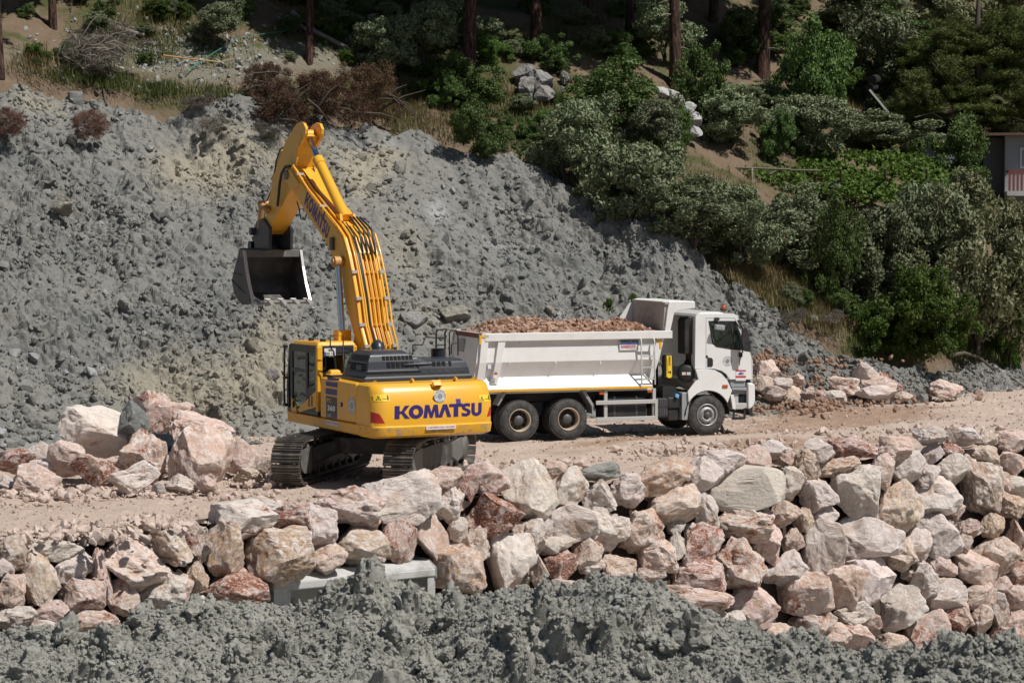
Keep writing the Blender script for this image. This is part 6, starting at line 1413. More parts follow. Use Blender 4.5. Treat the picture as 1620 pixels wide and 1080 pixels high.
x, z = ts(1059.8, 571, -1.13); lettering('lettering', 'HİDROLİK', .26, .07, M['decal_black'], tk, frame((x, -1.13, z), (0, 0, -1), (1, 0, 0)), .02)
x, z = ts(1056.5, 577, -1.13); lettering('lettering', 'HİDROLİK', .34, .03, M['decal_red'], tk, frame((x, -1.13, z), (0, 0, -1), (1, 0, 0)), .01)
mark([(1055.5, 591), (1058, 586), (1059.5, 589.5), (1061.5, 586), (1061.5, 591.5), (1058.5, 588.5)], M['decal_black'], -1.13, 'panel_print', tk)
# bed front wall with stiffeners, hoist cylinder
fw = MB().loft([[(B1 - .02, -1.1, 2.9), (B1 + .04, -1.1, 2.9), (B1 + .04, 1.1, 2.9), (B1 - .02, 1.1, 2.9)], [(B1 - .30, -.98, 1.45), (B1 - .24, -.98, 1.45), (B1 - .24, .98, 1.45), (B1 - .30, .98, 1.45)]])
fw.build('front_wall', M['bed_white'], bedo)
MB().cyl((B1 + .25, 0, .95), (B1 + .22, 0, 2.6), .14, 18).build('hoist_cylinder', M['truck_dark'], tk)
MB().b2(B1 + .05, cx0 - .05, -.9, .5, .98, 1.22).b2(B1 + .1, B1 + .5, -1.0, -.5, 1.0, 1.35).build('gearbox_cover', M['truck_dark'], tk)
# ---- load of broken rock, a thing of its own lying in the bed
def load():
    rg = np.random.RandomState(8); n = 56; m_ = 26
    xs = np.linspace(B0 + .22, B1 - .02, n); ys = np.linspace(-1.06, 1.06, m_); Xg, Yg = np.meshgrid(xs, ys)
    zt = np.interp(xs, [B0 + .2, -.6, -.1, .45, 1.2, 2.2, 2.9, 3.3, 3.75, B1], [2.86, 3.05, 3.20, 3.22, 3.14, 3.14, 3.08, 3.16, 3.05, 2.88])
    Z = 2.86 + (zt[None, :] - 2.86) * np.clip(1 - (np.abs(Yg) / 1.06) ** 2.2, 0, 1) + .05 * fbm(Xg / .3, Yg / .3, 0, 3, seed=95)
    V = np.stack([Xg, Yg, Z], -1).reshape(-1, 3); me = npmesh('rock_load', V, grid_faces(n, m_), M['load'], False)
    lo_ = link('rock_load', me); lo_.location = TRO; lo_.rotation_euler = (0, 0, TA)
    tag(lo_, 'heap of broken reddish rock filling the white truck bed', 'rock load')
    k = 3800; i, j = rg.randint(0, m_, k), rg.randint(0, n, k); s = .014 + .075 * rg.rand(k) ** 3.2
    P = np.stack([Xg[i, j] + rg.uniform(-.05, .05, k), np.clip(Yg[i, j], -1.0, 1.0), Z[i, j] + s * .2], -1)
    o = scatter('broken_rock', SMALL, P, s, M['load'], 9, None, None); o.parent = lo_
def load_mat():
    k = NT('broken_reddish_rock'); c = k.coord('Object'); n1 = k.noise(c, 4, 5, .7); n2 = k.noise(c, 1.2, 4, .6)
    col = k.mix(k.ramp(n1, .4, .62), (.20, .10, .06), (.48, .345, .27)); col = k.mix(k.math('MULTIPLY', k.ramp(n2, .5, .7), .5), col, (.30, .16, .10))
    return k.done(k.bsdf(col, .92, 0, k.bump(k.noise(c, 20, 4, .7), .6, .03), .2))
M['load'] = load_mat(); load()
# ================================================================== vegetation and far things
def leaf_mat(name, c0, c1, c2, trans=0.22, rough=0.55):
    k = NT(name); g = k.n('ShaderNodeNewGeometry').outputs['Random Per Island']; oi = k.n('ShaderNodeObjectInfo').outputs['Random']
    col = k.mix(k.ramp(g, 0.0, 0.6), c0, c1); col = k.mix(k.math('MULTIPLY', k.ramp(g, 0.7, 1.0), 0.8), col, c2)
    hs = k.n('ShaderNodeHueSaturation'); k.set(hs.inputs['Color'], col); k.set(hs.inputs['Value'], k.math('ADD', k.math('MULTIPLY', oi, 0.5), 0.75)); k.set(hs.inputs['Hue'], k.math('ADD', k.math('MULTIPLY', oi, 0.02), 0.49))
    b = k.bsdf(hs.outputs[0], rough, 0, None, 0.25); t = k.n('ShaderNodeBsdfTranslucent'); k.set(t.inputs['Color'], hs.outputs[0])
    mx = k.n('ShaderNodeMixShader'); mx.inputs[0].default_value = trans; k.t.links.new(b, mx.inputs[1]); k.t.links.new(t.outputs[0], mx.inputs[2])
    return k.done(mx.outputs[0])
M['olive_leaf'] = leaf_mat('olive_leaves', (0.108, 0.138, 0.064), (0.182, 0.215, 0.116), (0.29, 0.315, 0.20), .12)
M['olive_pale'] = leaf_mat('pale_olive_leaves', (0.11, 0.122, 0.055), (0.19, 0.198, 0.104), (0.28, 0.27, 0.17), .12)
M['oak_leaf'] = leaf_mat('dark_green_leaves', (0.050, 0.090, 0.021), (0.096, 0.158, 0.040), (0.17, 0.225, 0.075), .18)
M['bright_leaf'] = leaf_mat('bright_green_leaves', (0.048, 0.095, 0.014), (0.09, 0.155, 0.025), (0.16, 0.22, 0.055), .28)
M['vine_leaf'] = leaf_mat('vine_leaves', (0.065, 0.125, 0.018), (0.115, 0.205, 0.032), (0.19, 0.28, 0.07), .30)
M['needle'] = leaf_mat('pine_needles', (0.058, 0.078, 0.016), (0.10, 0.122, 0.03), (0.165, 0.18, 0.06), .15)
M['needle_dark'] = leaf_mat('dark_pine_needles', (0.018, 0.028, 0.010), (0.032, 0.045, 0.016), (0.06, 0.07, 0.03), .12)
M['dead_leaf'] = leaf_mat('dead_brown_needles', (0.055, 0.028, 0.016), (0.11, 0.058, 0.034), (0.17, 0.12, 0.06), .12)
M['dry_grass'] = leaf_mat('dry_straw_grass', (0.14, 0.105, 0.045), (0.22, 0.175, 0.075), (0.32, 0.27, 0.14), .25)
M['green_grass'] = leaf_mat('green_grass', (0.05, 0.075, 0.016), (0.09, 0.125, 0.03), (0.18, 0.17, 0.06), .28)
def pine_bark():
    k = NT('reddish_pine_bark'); c = k.coord('Object'); mp = k.n('ShaderNodeMapping'); k.t.links.new(c, mp.inputs[0]); mp.inputs['Scale'].default_value = (9, 9, 1.6)
    n1 = k.noise(mp.outputs[0], 1.4, 5, .7, .6); n2 = k.noise(c, 1.2, 3, .5)
    col = k.mix(k.ramp(n1, .38, .62), (.022, .014, .012), k.mix(n2, (.10, .052, .040), (.145, .095, .075)))
    return k.done(k.bsdf(col, .95, 0, k.bump(n1, 1.0, .08), .15))
M['bark'] = plain('grey_brown_bark', (0.085, 0.068, 0.055), 0.9, bump=0.6, var=0.4, sc=6)
M['pine_bark'] = pine_bark()
M['dead_wood'] = plain('grey_dead_wood', (0.22, 0.19, 0.165), 0.9, bump=0.4, var=0.4, sc=6)
M['red_brush'] = leaf_mat('dried_red_brown_brush', (0.085, 0.040, 0.030), (0.15, 0.075, 0.055), (0.22, 0.13, 0.10), .1)
M['grey_brush'] = leaf_mat('grey_dead_twigs', (0.09, 0.075, 0.06), (0.16, 0.14, 0.115), (0.25, 0.22, 0.19), .05)
def leaves(cen, nrm, size, ln, wd, seed, flop=0.8):
    """one bent quad per leaf: cen (n,3), nrm outward (n,3)"""
    rg = np.random.RandomState(seed); n = len(cen)
    a = nrm + rg.normal(size=(n, 3)) * flop; a /= np.linalg.norm(a, axis=1)[:, None] + 1e-9
    t = np.cross(a, rg.normal(size=(n, 3))); t /= np.linalg.norm(t, axis=1)[:, None] + 1e-9; b = np.cross(a, t)
    L = (size * ln)[:, None]; Wd = (size * wd)[:, None]
    V = np.stack([cen - t * L, cen + b * Wd + a * Wd * .3, cen + t * L, cen - b * Wd + a * Wd * .3], 1).reshape(-1, 3)
    return V, (np.arange(n)[:, None] * 4 + np.arange(4)[None]).astype(np.int32)
def crown_mesh(name, seed, mat, n_cl, per, ln, wd, cl_r=.17, shape='round', flop=.8):
    rg = np.random.RandomState(seed); lobes = []
    for k in range(9):
        d = rg.normal(size=3); d /= np.linalg.norm(d); d[2] *= .9; lobes.append((d * rg.uniform(.25, .62), rg.uniform(.30, .48)))
    if shape == 'column': lobes = [(np.array([rg.uniform(-.4, .4), rg.uniform(-.4, .4), z]), rg.uniform(.35, .55)) for z in np.linspace(-.6, .65, 9)]
    if shape == 'ball': lobes = [(rg.normal(size=3) * .08, .82) for _ in range(4)]
    if shape == 'mound': lobes = [(np.array([rg.uniform(-.65, .65), rg.uniform(-.65, .65), rg.uniform(-.6, .35)]), rg.uniform(.3, .5)) for _ in range(11)]
    C = []; N = []
    for _ in range(n_cl):
        c, r = lobes[rg.randint(len(lobes))]; d = rg.normal(size=3); d /= np.linalg.norm(d); d[2] = d[2] * .9 + .08
        C.append(c + d * r * rg.uniform(.55, 1.08)); N.append(d)
    C = np.array(C); N = np.array(N); idx = np.repeat(np.arange(n_cl), per); n = len(idx)
    g = rg.normal(size=(n, 3)); g /= np.linalg.norm(g, axis=1)[:, None]; rr = rg.rand(n, 1) ** .5 * cl_r * rg.uniform(.6, 1.3, (n_cl,))[idx][:, None]
    P = C[idx] + g * rr * np.array([1, 1, .8]); nr = N[idx] * .5 + g * .8
    V, Fq = leaves(P, nr, rg.uniform(.7, 1.25, n), ln, wd, seed + 1, flop)
    lo, hi = np.percentile(V, 1, axis=0), np.percentile(V, 99, axis=0); V = (V - (lo + hi) / 2) / ((hi - lo) / 2)
    return npmesh(name, V, Fq, mat)
def trunk_mesh(name, seed, mat, stems=3, h=1.0, r=.07, spread=.35, limbs=4):
    rg = np.random.RandomState(seed); mb = MB()
    for s in range(stems):
        a = rg.uniform(0, 6.28); d = Vector((math.cos(a), math.sin(a), 0)); pts = []; n = 6
        for k in range(n): t = k / (n - 1); pts.append(d * (spread * t ** 1.3 * rg.uniform(.7, 1.2)) + Vector((rg.normal() * .03, rg.normal() * .03, h * t * .9)))
        mb.tube(pts, [r * (1.15 - .85 * k / (n - 1)) for k in range(n)], 7)
        for l in range(limbs):
            k = rg.randint(2, n - 1); p = pts[k]; a2 = rg.uniform(0, 6.28); q = Vector((math.cos(a2), math.sin(a2), rg.uniform(.3, .9))).normalized() * rg.uniform(.25, .5) * h
            mb.tube([p, p + q * .5 + Vector((0, 0, .03)), p + q], [r * .45, r * .3, r * .08], 5)
    return mb.mesh(name, mat)
OLV = [crown_mesh('crown', 300 + i, M['olive_leaf'], 100, 165, .036, .0150, .17) for i in range(4)]
OLP = [crown_mesh('crown', 310 + i, M['olive_pale'], 100, 165, .036, .0150, .17) for i in range(2)]
OAK = [crown_mesh('crown', 320 + i, M['oak_leaf'], 100, 160, .030, .020, .17, 'mound') for i in range(3)]
BRT = [crown_mesh('crown', 330 + i, M['bright_leaf'], 90, 170, .032, .022, .18, 'mound') for i in range(2)]
COLM = [crown_mesh('crown', 335, M['bright_leaf'], 80, 80, .055, .035, .22, 'column')]
PIN = [crown_mesh('crown', 340 + i, M['needle'], 95, 200, .045, .006, .16, flop=1.2) for i in range(2)]
PIND = [crown_mesh('crown', 345 + i, M['needle_dark'], 90, 60, .085, .018, .19, flop=1.2) for i in range(2)]
DED = [crown_mesh('foliage', 350 + i, M['dead_leaf'], 90, 170, .042, .007, .2, 'mound', 1.2) for i in range(2)]
RBR = [crown_mesh('twigs', 355, M['red_brush'], 160, 90, .06, .006, .2, 'ball', 1.2)]
GBR = [crown_mesh('twigs', 357, M['grey_brush'], 60, 70, .12, .006, .25, 'mound', 1.2)]
TRK = [trunk_mesh('trunk', 360 + i, M['bark'], 3, 1.0, .055, .35) for i in range(3)]
TRK1 = [trunk_mesh('trunk', 365 + i, M['bark'], 1, 1.0, .075, .12, 6) for i in range(2)]
VR = random.Random(12)
def plant(kind, meshes, cx, ytop, ybot, w, label, cat, ybase=None, group=None, trunk=True, dz=0.0, depth=1.0, cname='crown'):
    """crown given by its outline in the picture; it stands on the hillside where its foot is seen"""
    yb = ybase if ybase is not None else ybot
    p = hillpos(cx, yb); s = p.y / F
    r = empty(kind, p, 0); tag(r, label, cat, group)
    W_, H_ = w * s / 2, (ybot - ytop) * s / 2
    zc = ((yb - (ytop + ybot) / 2)) * s
    c = link(cname, VR.choice(meshes), r); c.location = (0, -.1 * W_, max(zc, H_ * .6) + dz); c.scale = (W_, W_ * depth * VR.uniform(.85, 1.0), H_); c.rotation_euler = (0, 0, VR.choice((0, math.pi)) + VR.uniform(-.3, .3))
    if trunk:
        t = link('trunk', VR.choice(TRK if trunk is True else TRK1), r); hh = max(zc, H_ * .7) + H_ * .25
        t.location = (0, 0, -.15); t.scale = (W_ * .9, W_ * .9, hh); t.rotation_euler = (0, 0, VR.uniform(0, 6.28))
    return r
G_O = 'olive trees on the terraces'
OL = [(895, 160, 290, 140, 292, 'big grey green olive tree standing just above the crest of the spoil'),
 (1022, 158, 248, 104, 262, 'olive tree below the white rock outcrop beside the vine arbour'),
 (1005, 232, 350, 150, 356, 'olive tree at the left end of the vine arbour'),
 (1095, 285, 400, 130, 410, 'olive tree just below the left posts of the vine arbour'),
 (1180, 292, 412, 120, 420, 'olive tree with two bare stems in the middle of the row under the arbour'),
 (1262, 298, 420, 120, 428, 'olive tree left of the bright green shrub under the arbour'),
 (1158, 140, 238, 100, 243, 'small olive tree above the left half of the vine arbour'),
 (1280, 158, 238, 116, 243, 'small olive tree above the middle of the vine arbour'),
 (1398, 182, 246, 160, 250, 'wide low olive tree under the dark sloping panel'),
 (1392, 26, 150, 130, 172, 'olive tree with a leaning trunk high on the right slope'),
 (1398, 330, 480, 130, 492, 'olive tree right of the bright green shrub'),
 (1480, 300, 470, 130, 500, 'tall olive tree in front of the right end of the vine arbour'),
 (610, 34, 112, 104, 122, 'grey olive bush left of the big left pine trunk'),
 (668, 6, 100, 110, 116, 'olive tree behind the grey bush left of the big pine trunk'),
 (340, 6, 66, 84, 78, 'small dark olive tree alone on the bare bank at upper left'),
 (1050, -10, 84, 90, 100, 'slim grey olive tree behind the middle pine trunk'),
 (1352, -30, 50, 130, 80, 'olive tree at the top edge above the leaning one')]
for cx, a, b, w, yb, lab in OL: plant('olive_tree', OLV, cx, a, b, w, lab, 'olive tree', yb, G_O)
OP = [(1548, 285, 520, 170, 562, 'biggest yellowish olive tree at the lower right below the house'),
 (1610, 330, 540, 120, 566, 'yellowish olive tree cut by the right edge of the picture'),
 (1462, 400, 520, 110, 548, 'yellowish olive bush behind the ivy thicket at the road end'),
 (1565, -30, 90, 160, 110, 'pale feathery tree in the top right corner'),
 (1470, -30, 60, 110, 80, 'pale olive tree at the top edge right of the leaning one')]
for cx, a, b, w, yb, lab in OP: plant('olive_tree', OLP, cx, a, b, w, lab, 'olive tree', yb, G_O)
DK = [('shrub', OAK, 955, 105, 205, 160, 'wide dark green shrub between the grey and the white outcrop', 208),
 ('shrub', OAK, 1112, 78, 195, 90, 'dark green shrub right of the middle pine trunk', 198),
 ('shrub', OAK, 762, 165, 248, 96, 'round green bush on the crest below the big left pine', 250),
 ('shrub', OAK, 745, 92, 172, 96, 'green shrub growing round the foot of the big left pine', 176),
 ('shrub', OAK, 1272, 40, 195, 125, 'dark green thicket right of the right pine trunk', 205),
 ('shrub', OAK, 1062, 168, 245, 60, 'dark shrub on the left flank of the white rock outcrop', 250),
 ('shrub', BRT, 1300, 60, 140, 90, 'lighter green bush on top of the thicket by the right pine', 160),
 ('shrub', OAK, 1500, 190, 330, 110, 'dark leafy tree filling the shade beside the house', 345),
 ('shrub', OAK, 700, 120, 170, 60, 'small dark shrub left of the foot of the big pine', 174),
 ('shrub', OAK, 1225, 180, 250, 60, 'small green shrub between two olives above the arbour', 254),
 ('shrub', OAK, 1314, 318, 470, 92, 'tall bright green shrub in the middle of the olive row', 480),
 ('shrub', BRT, 1600, 440, 575, 60, 'bright green bush at the right edge above the road', 580),
 ('shrub', BRT, 985, 300, 345, 60, 'low bright green bush under the olive at the arbour end', 348),
 ('shrub', OAK, 1340, 460, 500, 60, 'low green bush in the grass left of the ivy thicket', 502),
 ('shrub', OAK, 1420, 20, 100, 90, 'dark green bush behind the leaning olive tree', 140),
 ('shrub', OAK, 870, 60, 110, 70, 'dim dark bush under the pines above the grey outcrop', 112),
 ('shrub', OAK, 1180, 20, 90, 90, 'dim dark bush left of the right pine trunk', 96),
 ('shrub', BRT, 1430, 520, 552, 70, 'low bright weeds at the foot of the spoil by the road end', 554)]
for kd, ms, cx, a, b, w, lab, yb in DK: plant(kd, ms, cx, a, b, w, lab, 'shrub', yb, 'green shrubs on the hillside', trunk=1)
for cx, a, b, w, lab in ((962, 474, 492, 15, 'small green weed on the spoil above the front of the truck bed'), (1001, 466, 482, 13, 'small green weed on the spoil just above the truck canopy'), (1042, 470, 484, 11, 'tiny green weed on the spoil left of the truck canopy top')):
    plant('weed', BRT, cx, a, b, w, lab, 'weed', b, trunk=False, cname='leaves')
iv = plant('ivy_thicket', BRT, 1440, 440, 556, 130, 'ivy covered thicket of broad leaves where the spoil meets the road', 'thicket', 562, trunk=False)
for dx, dzz, sc_ in ((1.2, -.3, .75), (-1.0, -.6, .7), (.4, .9, .6)):
    c = link('foliage', BRT[0], iv); b0 = iv.children[0]; c.location = b0.location + Vector((dx, -.2, dzz)); c.scale = b0.scale * sc_
LM = [(741, 80, 'the thickest pine trunk'), (1064, 70, 'the middle pine trunk'), (1206, 60, 'the right pine trunk'), (845, 132, 'the grey rock outcrop'), (1085, 180, 'the white rock arch'), (895, 225, 'the big olive by the spoil crest'), (1035, 200, 'the olive below the white rock'), (1280, 110, 'the dark thicket'), (1395, 165, 'the sloping panel'), (1500, 120, 'the young pine'), (1316, 385, 'the tall bright green shrub'), (1180, 350, 'the two stemmed olive'), (1398, 400, 'the olive right of the bright shrub'), (1550, 400, 'the biggest yellowish olive'), (1590, 260, 'the house'), (1158, 190, 'the small olive over the arbour'), (762, 205, 'the round bush on the crest'), (520, 155, 'the brown fallen branches'), (490, 50, 'the thin dark pine trunk'), (1050, 40, 'the slim grey olive'), (1390, 90, 'the leaning olive'), (843, 40, 'the shaded pine trunk'), (1005, 290, 'the olive at the arbour end'), (1470, 470, 'the ivy thicket')]
USED = set(); LM += [(165, 75, 'the grey brushwood'), (340, 40, 'the lone dark olive'), (255, 142, 'the grass strip on the crest'), (60, 60, 'the left corner pines'), (400, 60, 'the green hose')]
def where(px, py):
    d = sorted((math.hypot(px - x, (py - y) * 1.3), x, y, n) for x, y, n in LM)[:3]
    for dist, x, y, n in d:
        a = math.degrees(math.atan2(y - py, px - x)) % 360
        w_ = ('right of', 'up to the right of', 'above', 'up to the left of', 'left of', 'down to the left of', 'below', 'down to the right of')[int((a + 22.5) // 45) % 8]
        yield ('just ' if dist < 70 else 'a little way ' if dist < 130 else 'well ') + w_ + ' ' + n
VRG = random.Random(31)
for k in range(330):                                            # undergrowth
    cx = VRG.uniform(430, 1640); lo_ = max(float(np.interp(cx, *RIDGE)) - 6, 20); yb = VRG.uniform(-20, lo_)
    if 1080 < cx < 1490 and 225 < yb < 320: continue
    if cx < 640 and yb > 60: continue
    ms, kd = VRG.choice([(OAK, 'd'), (OAK, 'd'), (OLV, 'o'), (BRT, 'b'), (OAK, 'd')])
    w = VRG.uniform(28, 62); h = w * VRG.uniform(.55, .85)
    wd_ = {'d': 'dark green bush ', 'o': 'grey green bush ', 'b': 'bright green bush '}[kd]
    lab = next((wd_ + q for q in where(cx, yb - h / 2) if wd_ + q not in USED and len((wd_ + q).split()) <= 16), None)
    if not lab or len(USED) > 135: continue
    USED.add(lab); plant('bush', ms, cx, yb - h, yb, w, lab, 'bush', yb, 'undergrowth bushes on the hillside', trunk=False)
for k in range(60):
    cx, yb = VRG.uniform(40, 620), VRG.uniform(-10, 112); w = VRG.uniform(18, 44); ms, wd_ = VRG.choice([(OAK, 'small dark green bush '), (OLV, 'small grey green bush '), (BRT, 'small bright green bush ')])
    if 235 < cx < 420 and 60 < yb: continue
    lab = next((wd_ + q for q in where(cx, yb - w * .3) if wd_ + q not in USED and len((wd_ + q).split()) <= 16), None)
    if lab: USED.add(lab); plant('bush', ms, cx, yb - w * .7, yb, w, lab, 'bush', yb, 'small bushes on the bank at upper left', trunk=False)
# ---- tall pines: their crowns stand above the picture and shade the slope
def pine(cx, ybase, wpx, label, lean=0.0, h=19, crown=True, stubs=0, cr=3.2, c0=.46, n=7):
    p = hillpos(cx, ybase); s = p.y / F; r0 = wpx * s / 2; r = empty('pine_tree', p); tag(r, label, 'pine tree', 'tall pines on the slope')
    rg = np.random.RandomState(int(cx)); pts = []; m_ = 12
    for k in range(m_): t = k / (m_ - 1); pts.append((lean * h * t + .12 * math.sin(t * 5 + cx), .06 * math.sin(t * 4), h * t - .3))
    mb = MB().tube(pts, [r0 * (1.25 if k == 0 else 1.05 - .85 * k / (m_ - 1)) for k in range(m_)], 14)
    mb.build('trunk', M['pine_bark'], r)
    sb = MB()
    for k in range(stubs):
        z = .9 + .55 * k + rg.uniform(0, .3); a = rg.choice([0, math.pi]) + rg.uniform(-.7, .7); L = rg.uniform(.5, 1.1)
        sb.tube([(lean * z, 0, z), (lean * z + L * .6 * math.cos(a), L * .6 * math.sin(a), z + .02), (lean * z + L * math.cos(a), L * math.sin(a), z - .08)], [.035, .025, .01], 5)
    if stubs: sb.build('dead_branch', M['dead_wood'], r)
    if crown:
        for k in range(n):
            t = c0 + (1.0 - c0) * (k + .5) / n; a = k * 2.4 + cx; rr = cr * (1.15 - .75 * (t - c0) / (1 - c0))
            c = link('crown', PIND[k % 2], r); c.location = (lean * h * t + math.cos(a) * rr * .55, math.sin(a) * rr * .55, h * t); c.scale = (rr, rr, rr * .45); c.rotation_euler = (0, 0, a)
            MB().tube([(lean * h * t, 0, h * t - .5), (lean * h * t + math.cos(a) * rr * .9, math.sin(a) * rr * .9, h * t)], [.09, .03], 6).build('branch', M['pine_bark'], r)
    return r
pine(741, 160, 25, 'thickest pine trunk, left of centre, with reddish furrowed bark', .004)
pine(490, 100, 12, 'thin dark pine trunk above the fallen brown branches', -.01, 14, cr=2.2)
pine(1064, 137, 19, 'straight pine trunk in the middle with pale broken branch stubs', .008, 19, stubs=5)
pine(1206, 122, 21, 'dark pine trunk on the right with long hanging branches', -.006, 19, stubs=3)
pine(843, 84, 19, 'dark pine trunk in deep shade right of the thickest one', .0, 18)
pine(3, 112, 13, 'slim dark pine trunk at the left edge of the picture', .0, 16, cr=2.6)
pine(998, 62, 13, 'thin pine trunk in the shade left of the middle pine', .0, 18)
pine(92, 48, 12, 'dim pine trunk in the shade near the upper left corner', .0, 16)
pine(925, 30, 14, 'far pine trunk at the top edge above the grey outcrop', .0, 18)
pine(1130, 34, 14, 'far pine trunk at the top edge between the middle and right pines', .0, 18)
pine(562, 0, 12, 'far thin pine at the top edge right of the thin dark one', .0, 15, cr=2.4)
pine(1290, 0, 14, 'far pine at the top edge above the thicket', .0, 17)
# young pine with yellowish needles beside the house
yp = hillpos(1545, 250); r = empty('young_pine', yp); tag(r, 'broad young pine with yellowish needles and bare twigs above the house', 'pine tree')
s = yp.y / F
MB().tube([(0, 0, -.3), (.05, 0, 2.5), (-.1, 0, 5), (.0, 0, 8)], [.22, .19, .14, .05], 10).build('trunk', M['bark'], r)
for dx, dz_, w, h, m_ in ((-75, 115, 105, 75, 0), (20, 150, 130, 80, 1), (60, 95, 105, 70, 0), (-20, 90, 120, 60, 1), (-115, 80, 70, 60, 0), (10, 60, 110, 50, 1), (-50, 180, 100, 70, 1), (60, 185, 100, 80, 0), (-95, 150, 70, 60, 1)):
    c = link('crown', PIN[m_], r); c.location = (dx * s, VR.uniform(-.8, .8), dz_ * s); c.scale = (w * s / 2 * 1.1, w * s / 2, h * s / 2 * 1.15); c.rotation_euler = (0, 0, VR.uniform(0, 6))
tw = MB()
for a, b in (((-110, 60), (-40, 72)), ((-130, 85), (-60, 60)), ((-60, 130), (-20, 105)), ((40, 60), (85, 45)), ((-85, 145), (-45, 100))):
    tw = MB(); tw.tube([(a[0] * s, -1.6, a[1] * s), ((a[0] + b[0]) / 2 * s, -1.2, ((a[1] + b[1]) / 2 + 3) * s), (b[0] * s, -.4, b[1] * s)], [.012, .025, .04], 5).build('dead_branch', M['dead_wood'], r)
# ---- fallen brown pine branches, brushwood, dried bushes, logs
BR = [(455, 130, 200, 96, 'fallen pine branch with rusty brown needles, left part of the tangle'), (520, 115, 196, 130, 'dark brown fallen pine top in the middle of the tangle'), (590, 105, 190, 90, 'fallen branch with orange brown needles at the right of the tangle'), (420, 100, 160, 70, 'olive brown fallen branch behind the tangle')]
for cx, a, b, w, lab in BR:
    t = plant('fallen_branch', DED, cx, a, b, w, lab, 'fallen branch', b, 'fallen pine branches', trunk=False, cname='foliage')
    rg = np.random.RandomState(cx); mb = MB()
    for k in range(8):
        x0 = rg.uniform(-1.2, 1.2); a_ = rg.uniform(-.9, .9); L = rg.uniform(.8, 1.7); z0 = rg.uniform(.2, 1.0)
        mb.tube([(x0, -.5, z0), (x0 + L * .5 * math.cos(a_), -.7, z0 + L * .5 * math.sin(a_) + .1), (x0 + L * math.cos(a_), -.6, z0 + L * math.sin(a_))], [.045, .03, .01], 5)
    mb.build('branch', M['bark'], t)
bw = plant('brushwood', GBR, 165, 35, 118, 130, 'tangle of bare grey brushwood at the upper left', 'brushwood', 122, trunk=False, cname='twigs')
mb = MB(); rg = np.random.RandomState(3)
for k in range(16):
    x0, z0 = rg.uniform(-1.3, .3), rg.uniform(.2, 1.2); a_ = rg.uniform(-.7, .9); L = rg.uniform(.7, 1.8)
    mb.tube([(x0, -.5, z0), (x0 + L * .5 * math.cos(a_), -.6, z0 + L * .5 * math.sin(a_) + .15), (x0 + L * math.cos(a_), -.5, z0 + L * math.sin(a_))], [.03, .022, .008], 5)
mb.build('branch', M['dead_wood'], bw)
for cx, a, b, w, lab in ((146, 178, 224, 54, 'round dried reddish brown bush rolled onto the spoil slope'), (14, 174, 218, 56, 'dried brown bush on the spoil at the left edge of the picture')):
    plant('dry_bush', RBR, cx, a, b, w, lab, 'dry bush', b, trunk=False, cname='twigs')
for cx, a, b, w, lab in ((318, 150, 176, 60, 'flat grey brown dead bush near the crest above the excavator arm'), (340, 182, 214, 50, 'dead twiggy bush lying on the tan part of the spoil'), (425, 196, 220, 50, 'withered brown bush on the spoil left of the boom tip'), (1258, 490, 512, 50, 'small grey dead bush at the edge of the grass on the spoil'), (1318, 492, 515, 44, 'grey dead bush at the edge of the spoil left of the ivy')):
    plant('dead_bush', GBR, cx, a, b, w, lab, 'dead bush', b, trunk=False, cname='twigs')
def log(pts, r, label, mat='dead_wood', lift=.25, kind='log'):
    P = [hillpos(px, py) for px, py in pts]; o = P[0].copy(); rr = [r * (1 - .5 * k / max(len(P) - 1, 1)) for k in range(len(P))]
    b = MB().tube([p - o + Vector((0, -.1, lift)) for p in P], rr, 8).build(kind, M[mat], None); b.location = o
    tag(b, label, 'log' if kind == 'log' else 'branch')
log([(465, 32), (500, 62), (545, 84), (560, 92)], .13, 'fallen grey log lying down the slope behind the thin pine'); log([(455, 38), (478, 52), (492, 66)], .10, 'shorter broken log lying beside the fallen grey one')
log([(188, 60), (212, 66), (232, 68)], .13, 'sawn log lying beside the grey brushwood'); log([(585, 38), (605, 32), (628, 24)], .08, 'pale log above the grey olive bush at the top')
log([(400, 20), (430, 34), (470, 55), (485, 72)], .045, 'long thin dark branch hanging across the bare bank', 'bark', .5, 'branch')
log([(312, 258), (316, 246), (314, 238), (320, 230)], .06, 'short crooked white branch lying on the tan spoil', 'dead_wood', .1, 'branch'); log([(156, 160), (166, 152), (172, 176)], .09, 'broken root sticking out of the spoil crest above the dried bush', 'bark', .15, 'branch')
log([(1500, 578), (1525, 572), (1550, 580), (1570, 596)], .08, 'crooked root lying on the spoil at the right road verge', 'bark', .3, 'branch'); log([(1586, 572), (1592, 560), (1600, 546)], .035, 'thin pale stick poking up at the right edge of the spoil', 'dead_wood', .3, 'branch')
log([(262, 100), (300, 106), (350, 112), (372, 106)], .03, 'thin rusty rod lying across the bare bank', 'rust_yellow', .25, 'branch')
M['hose_green'] = plain('green_hose', (0.05, 0.22, 0.16), 0.5)
log([(300, 122), (320, 108), (345, 92), (380, 70), (430, 62), (470, 58)], .022, 'thin green water hose running up the bare bank', 'hose_green', .2, 'hose')
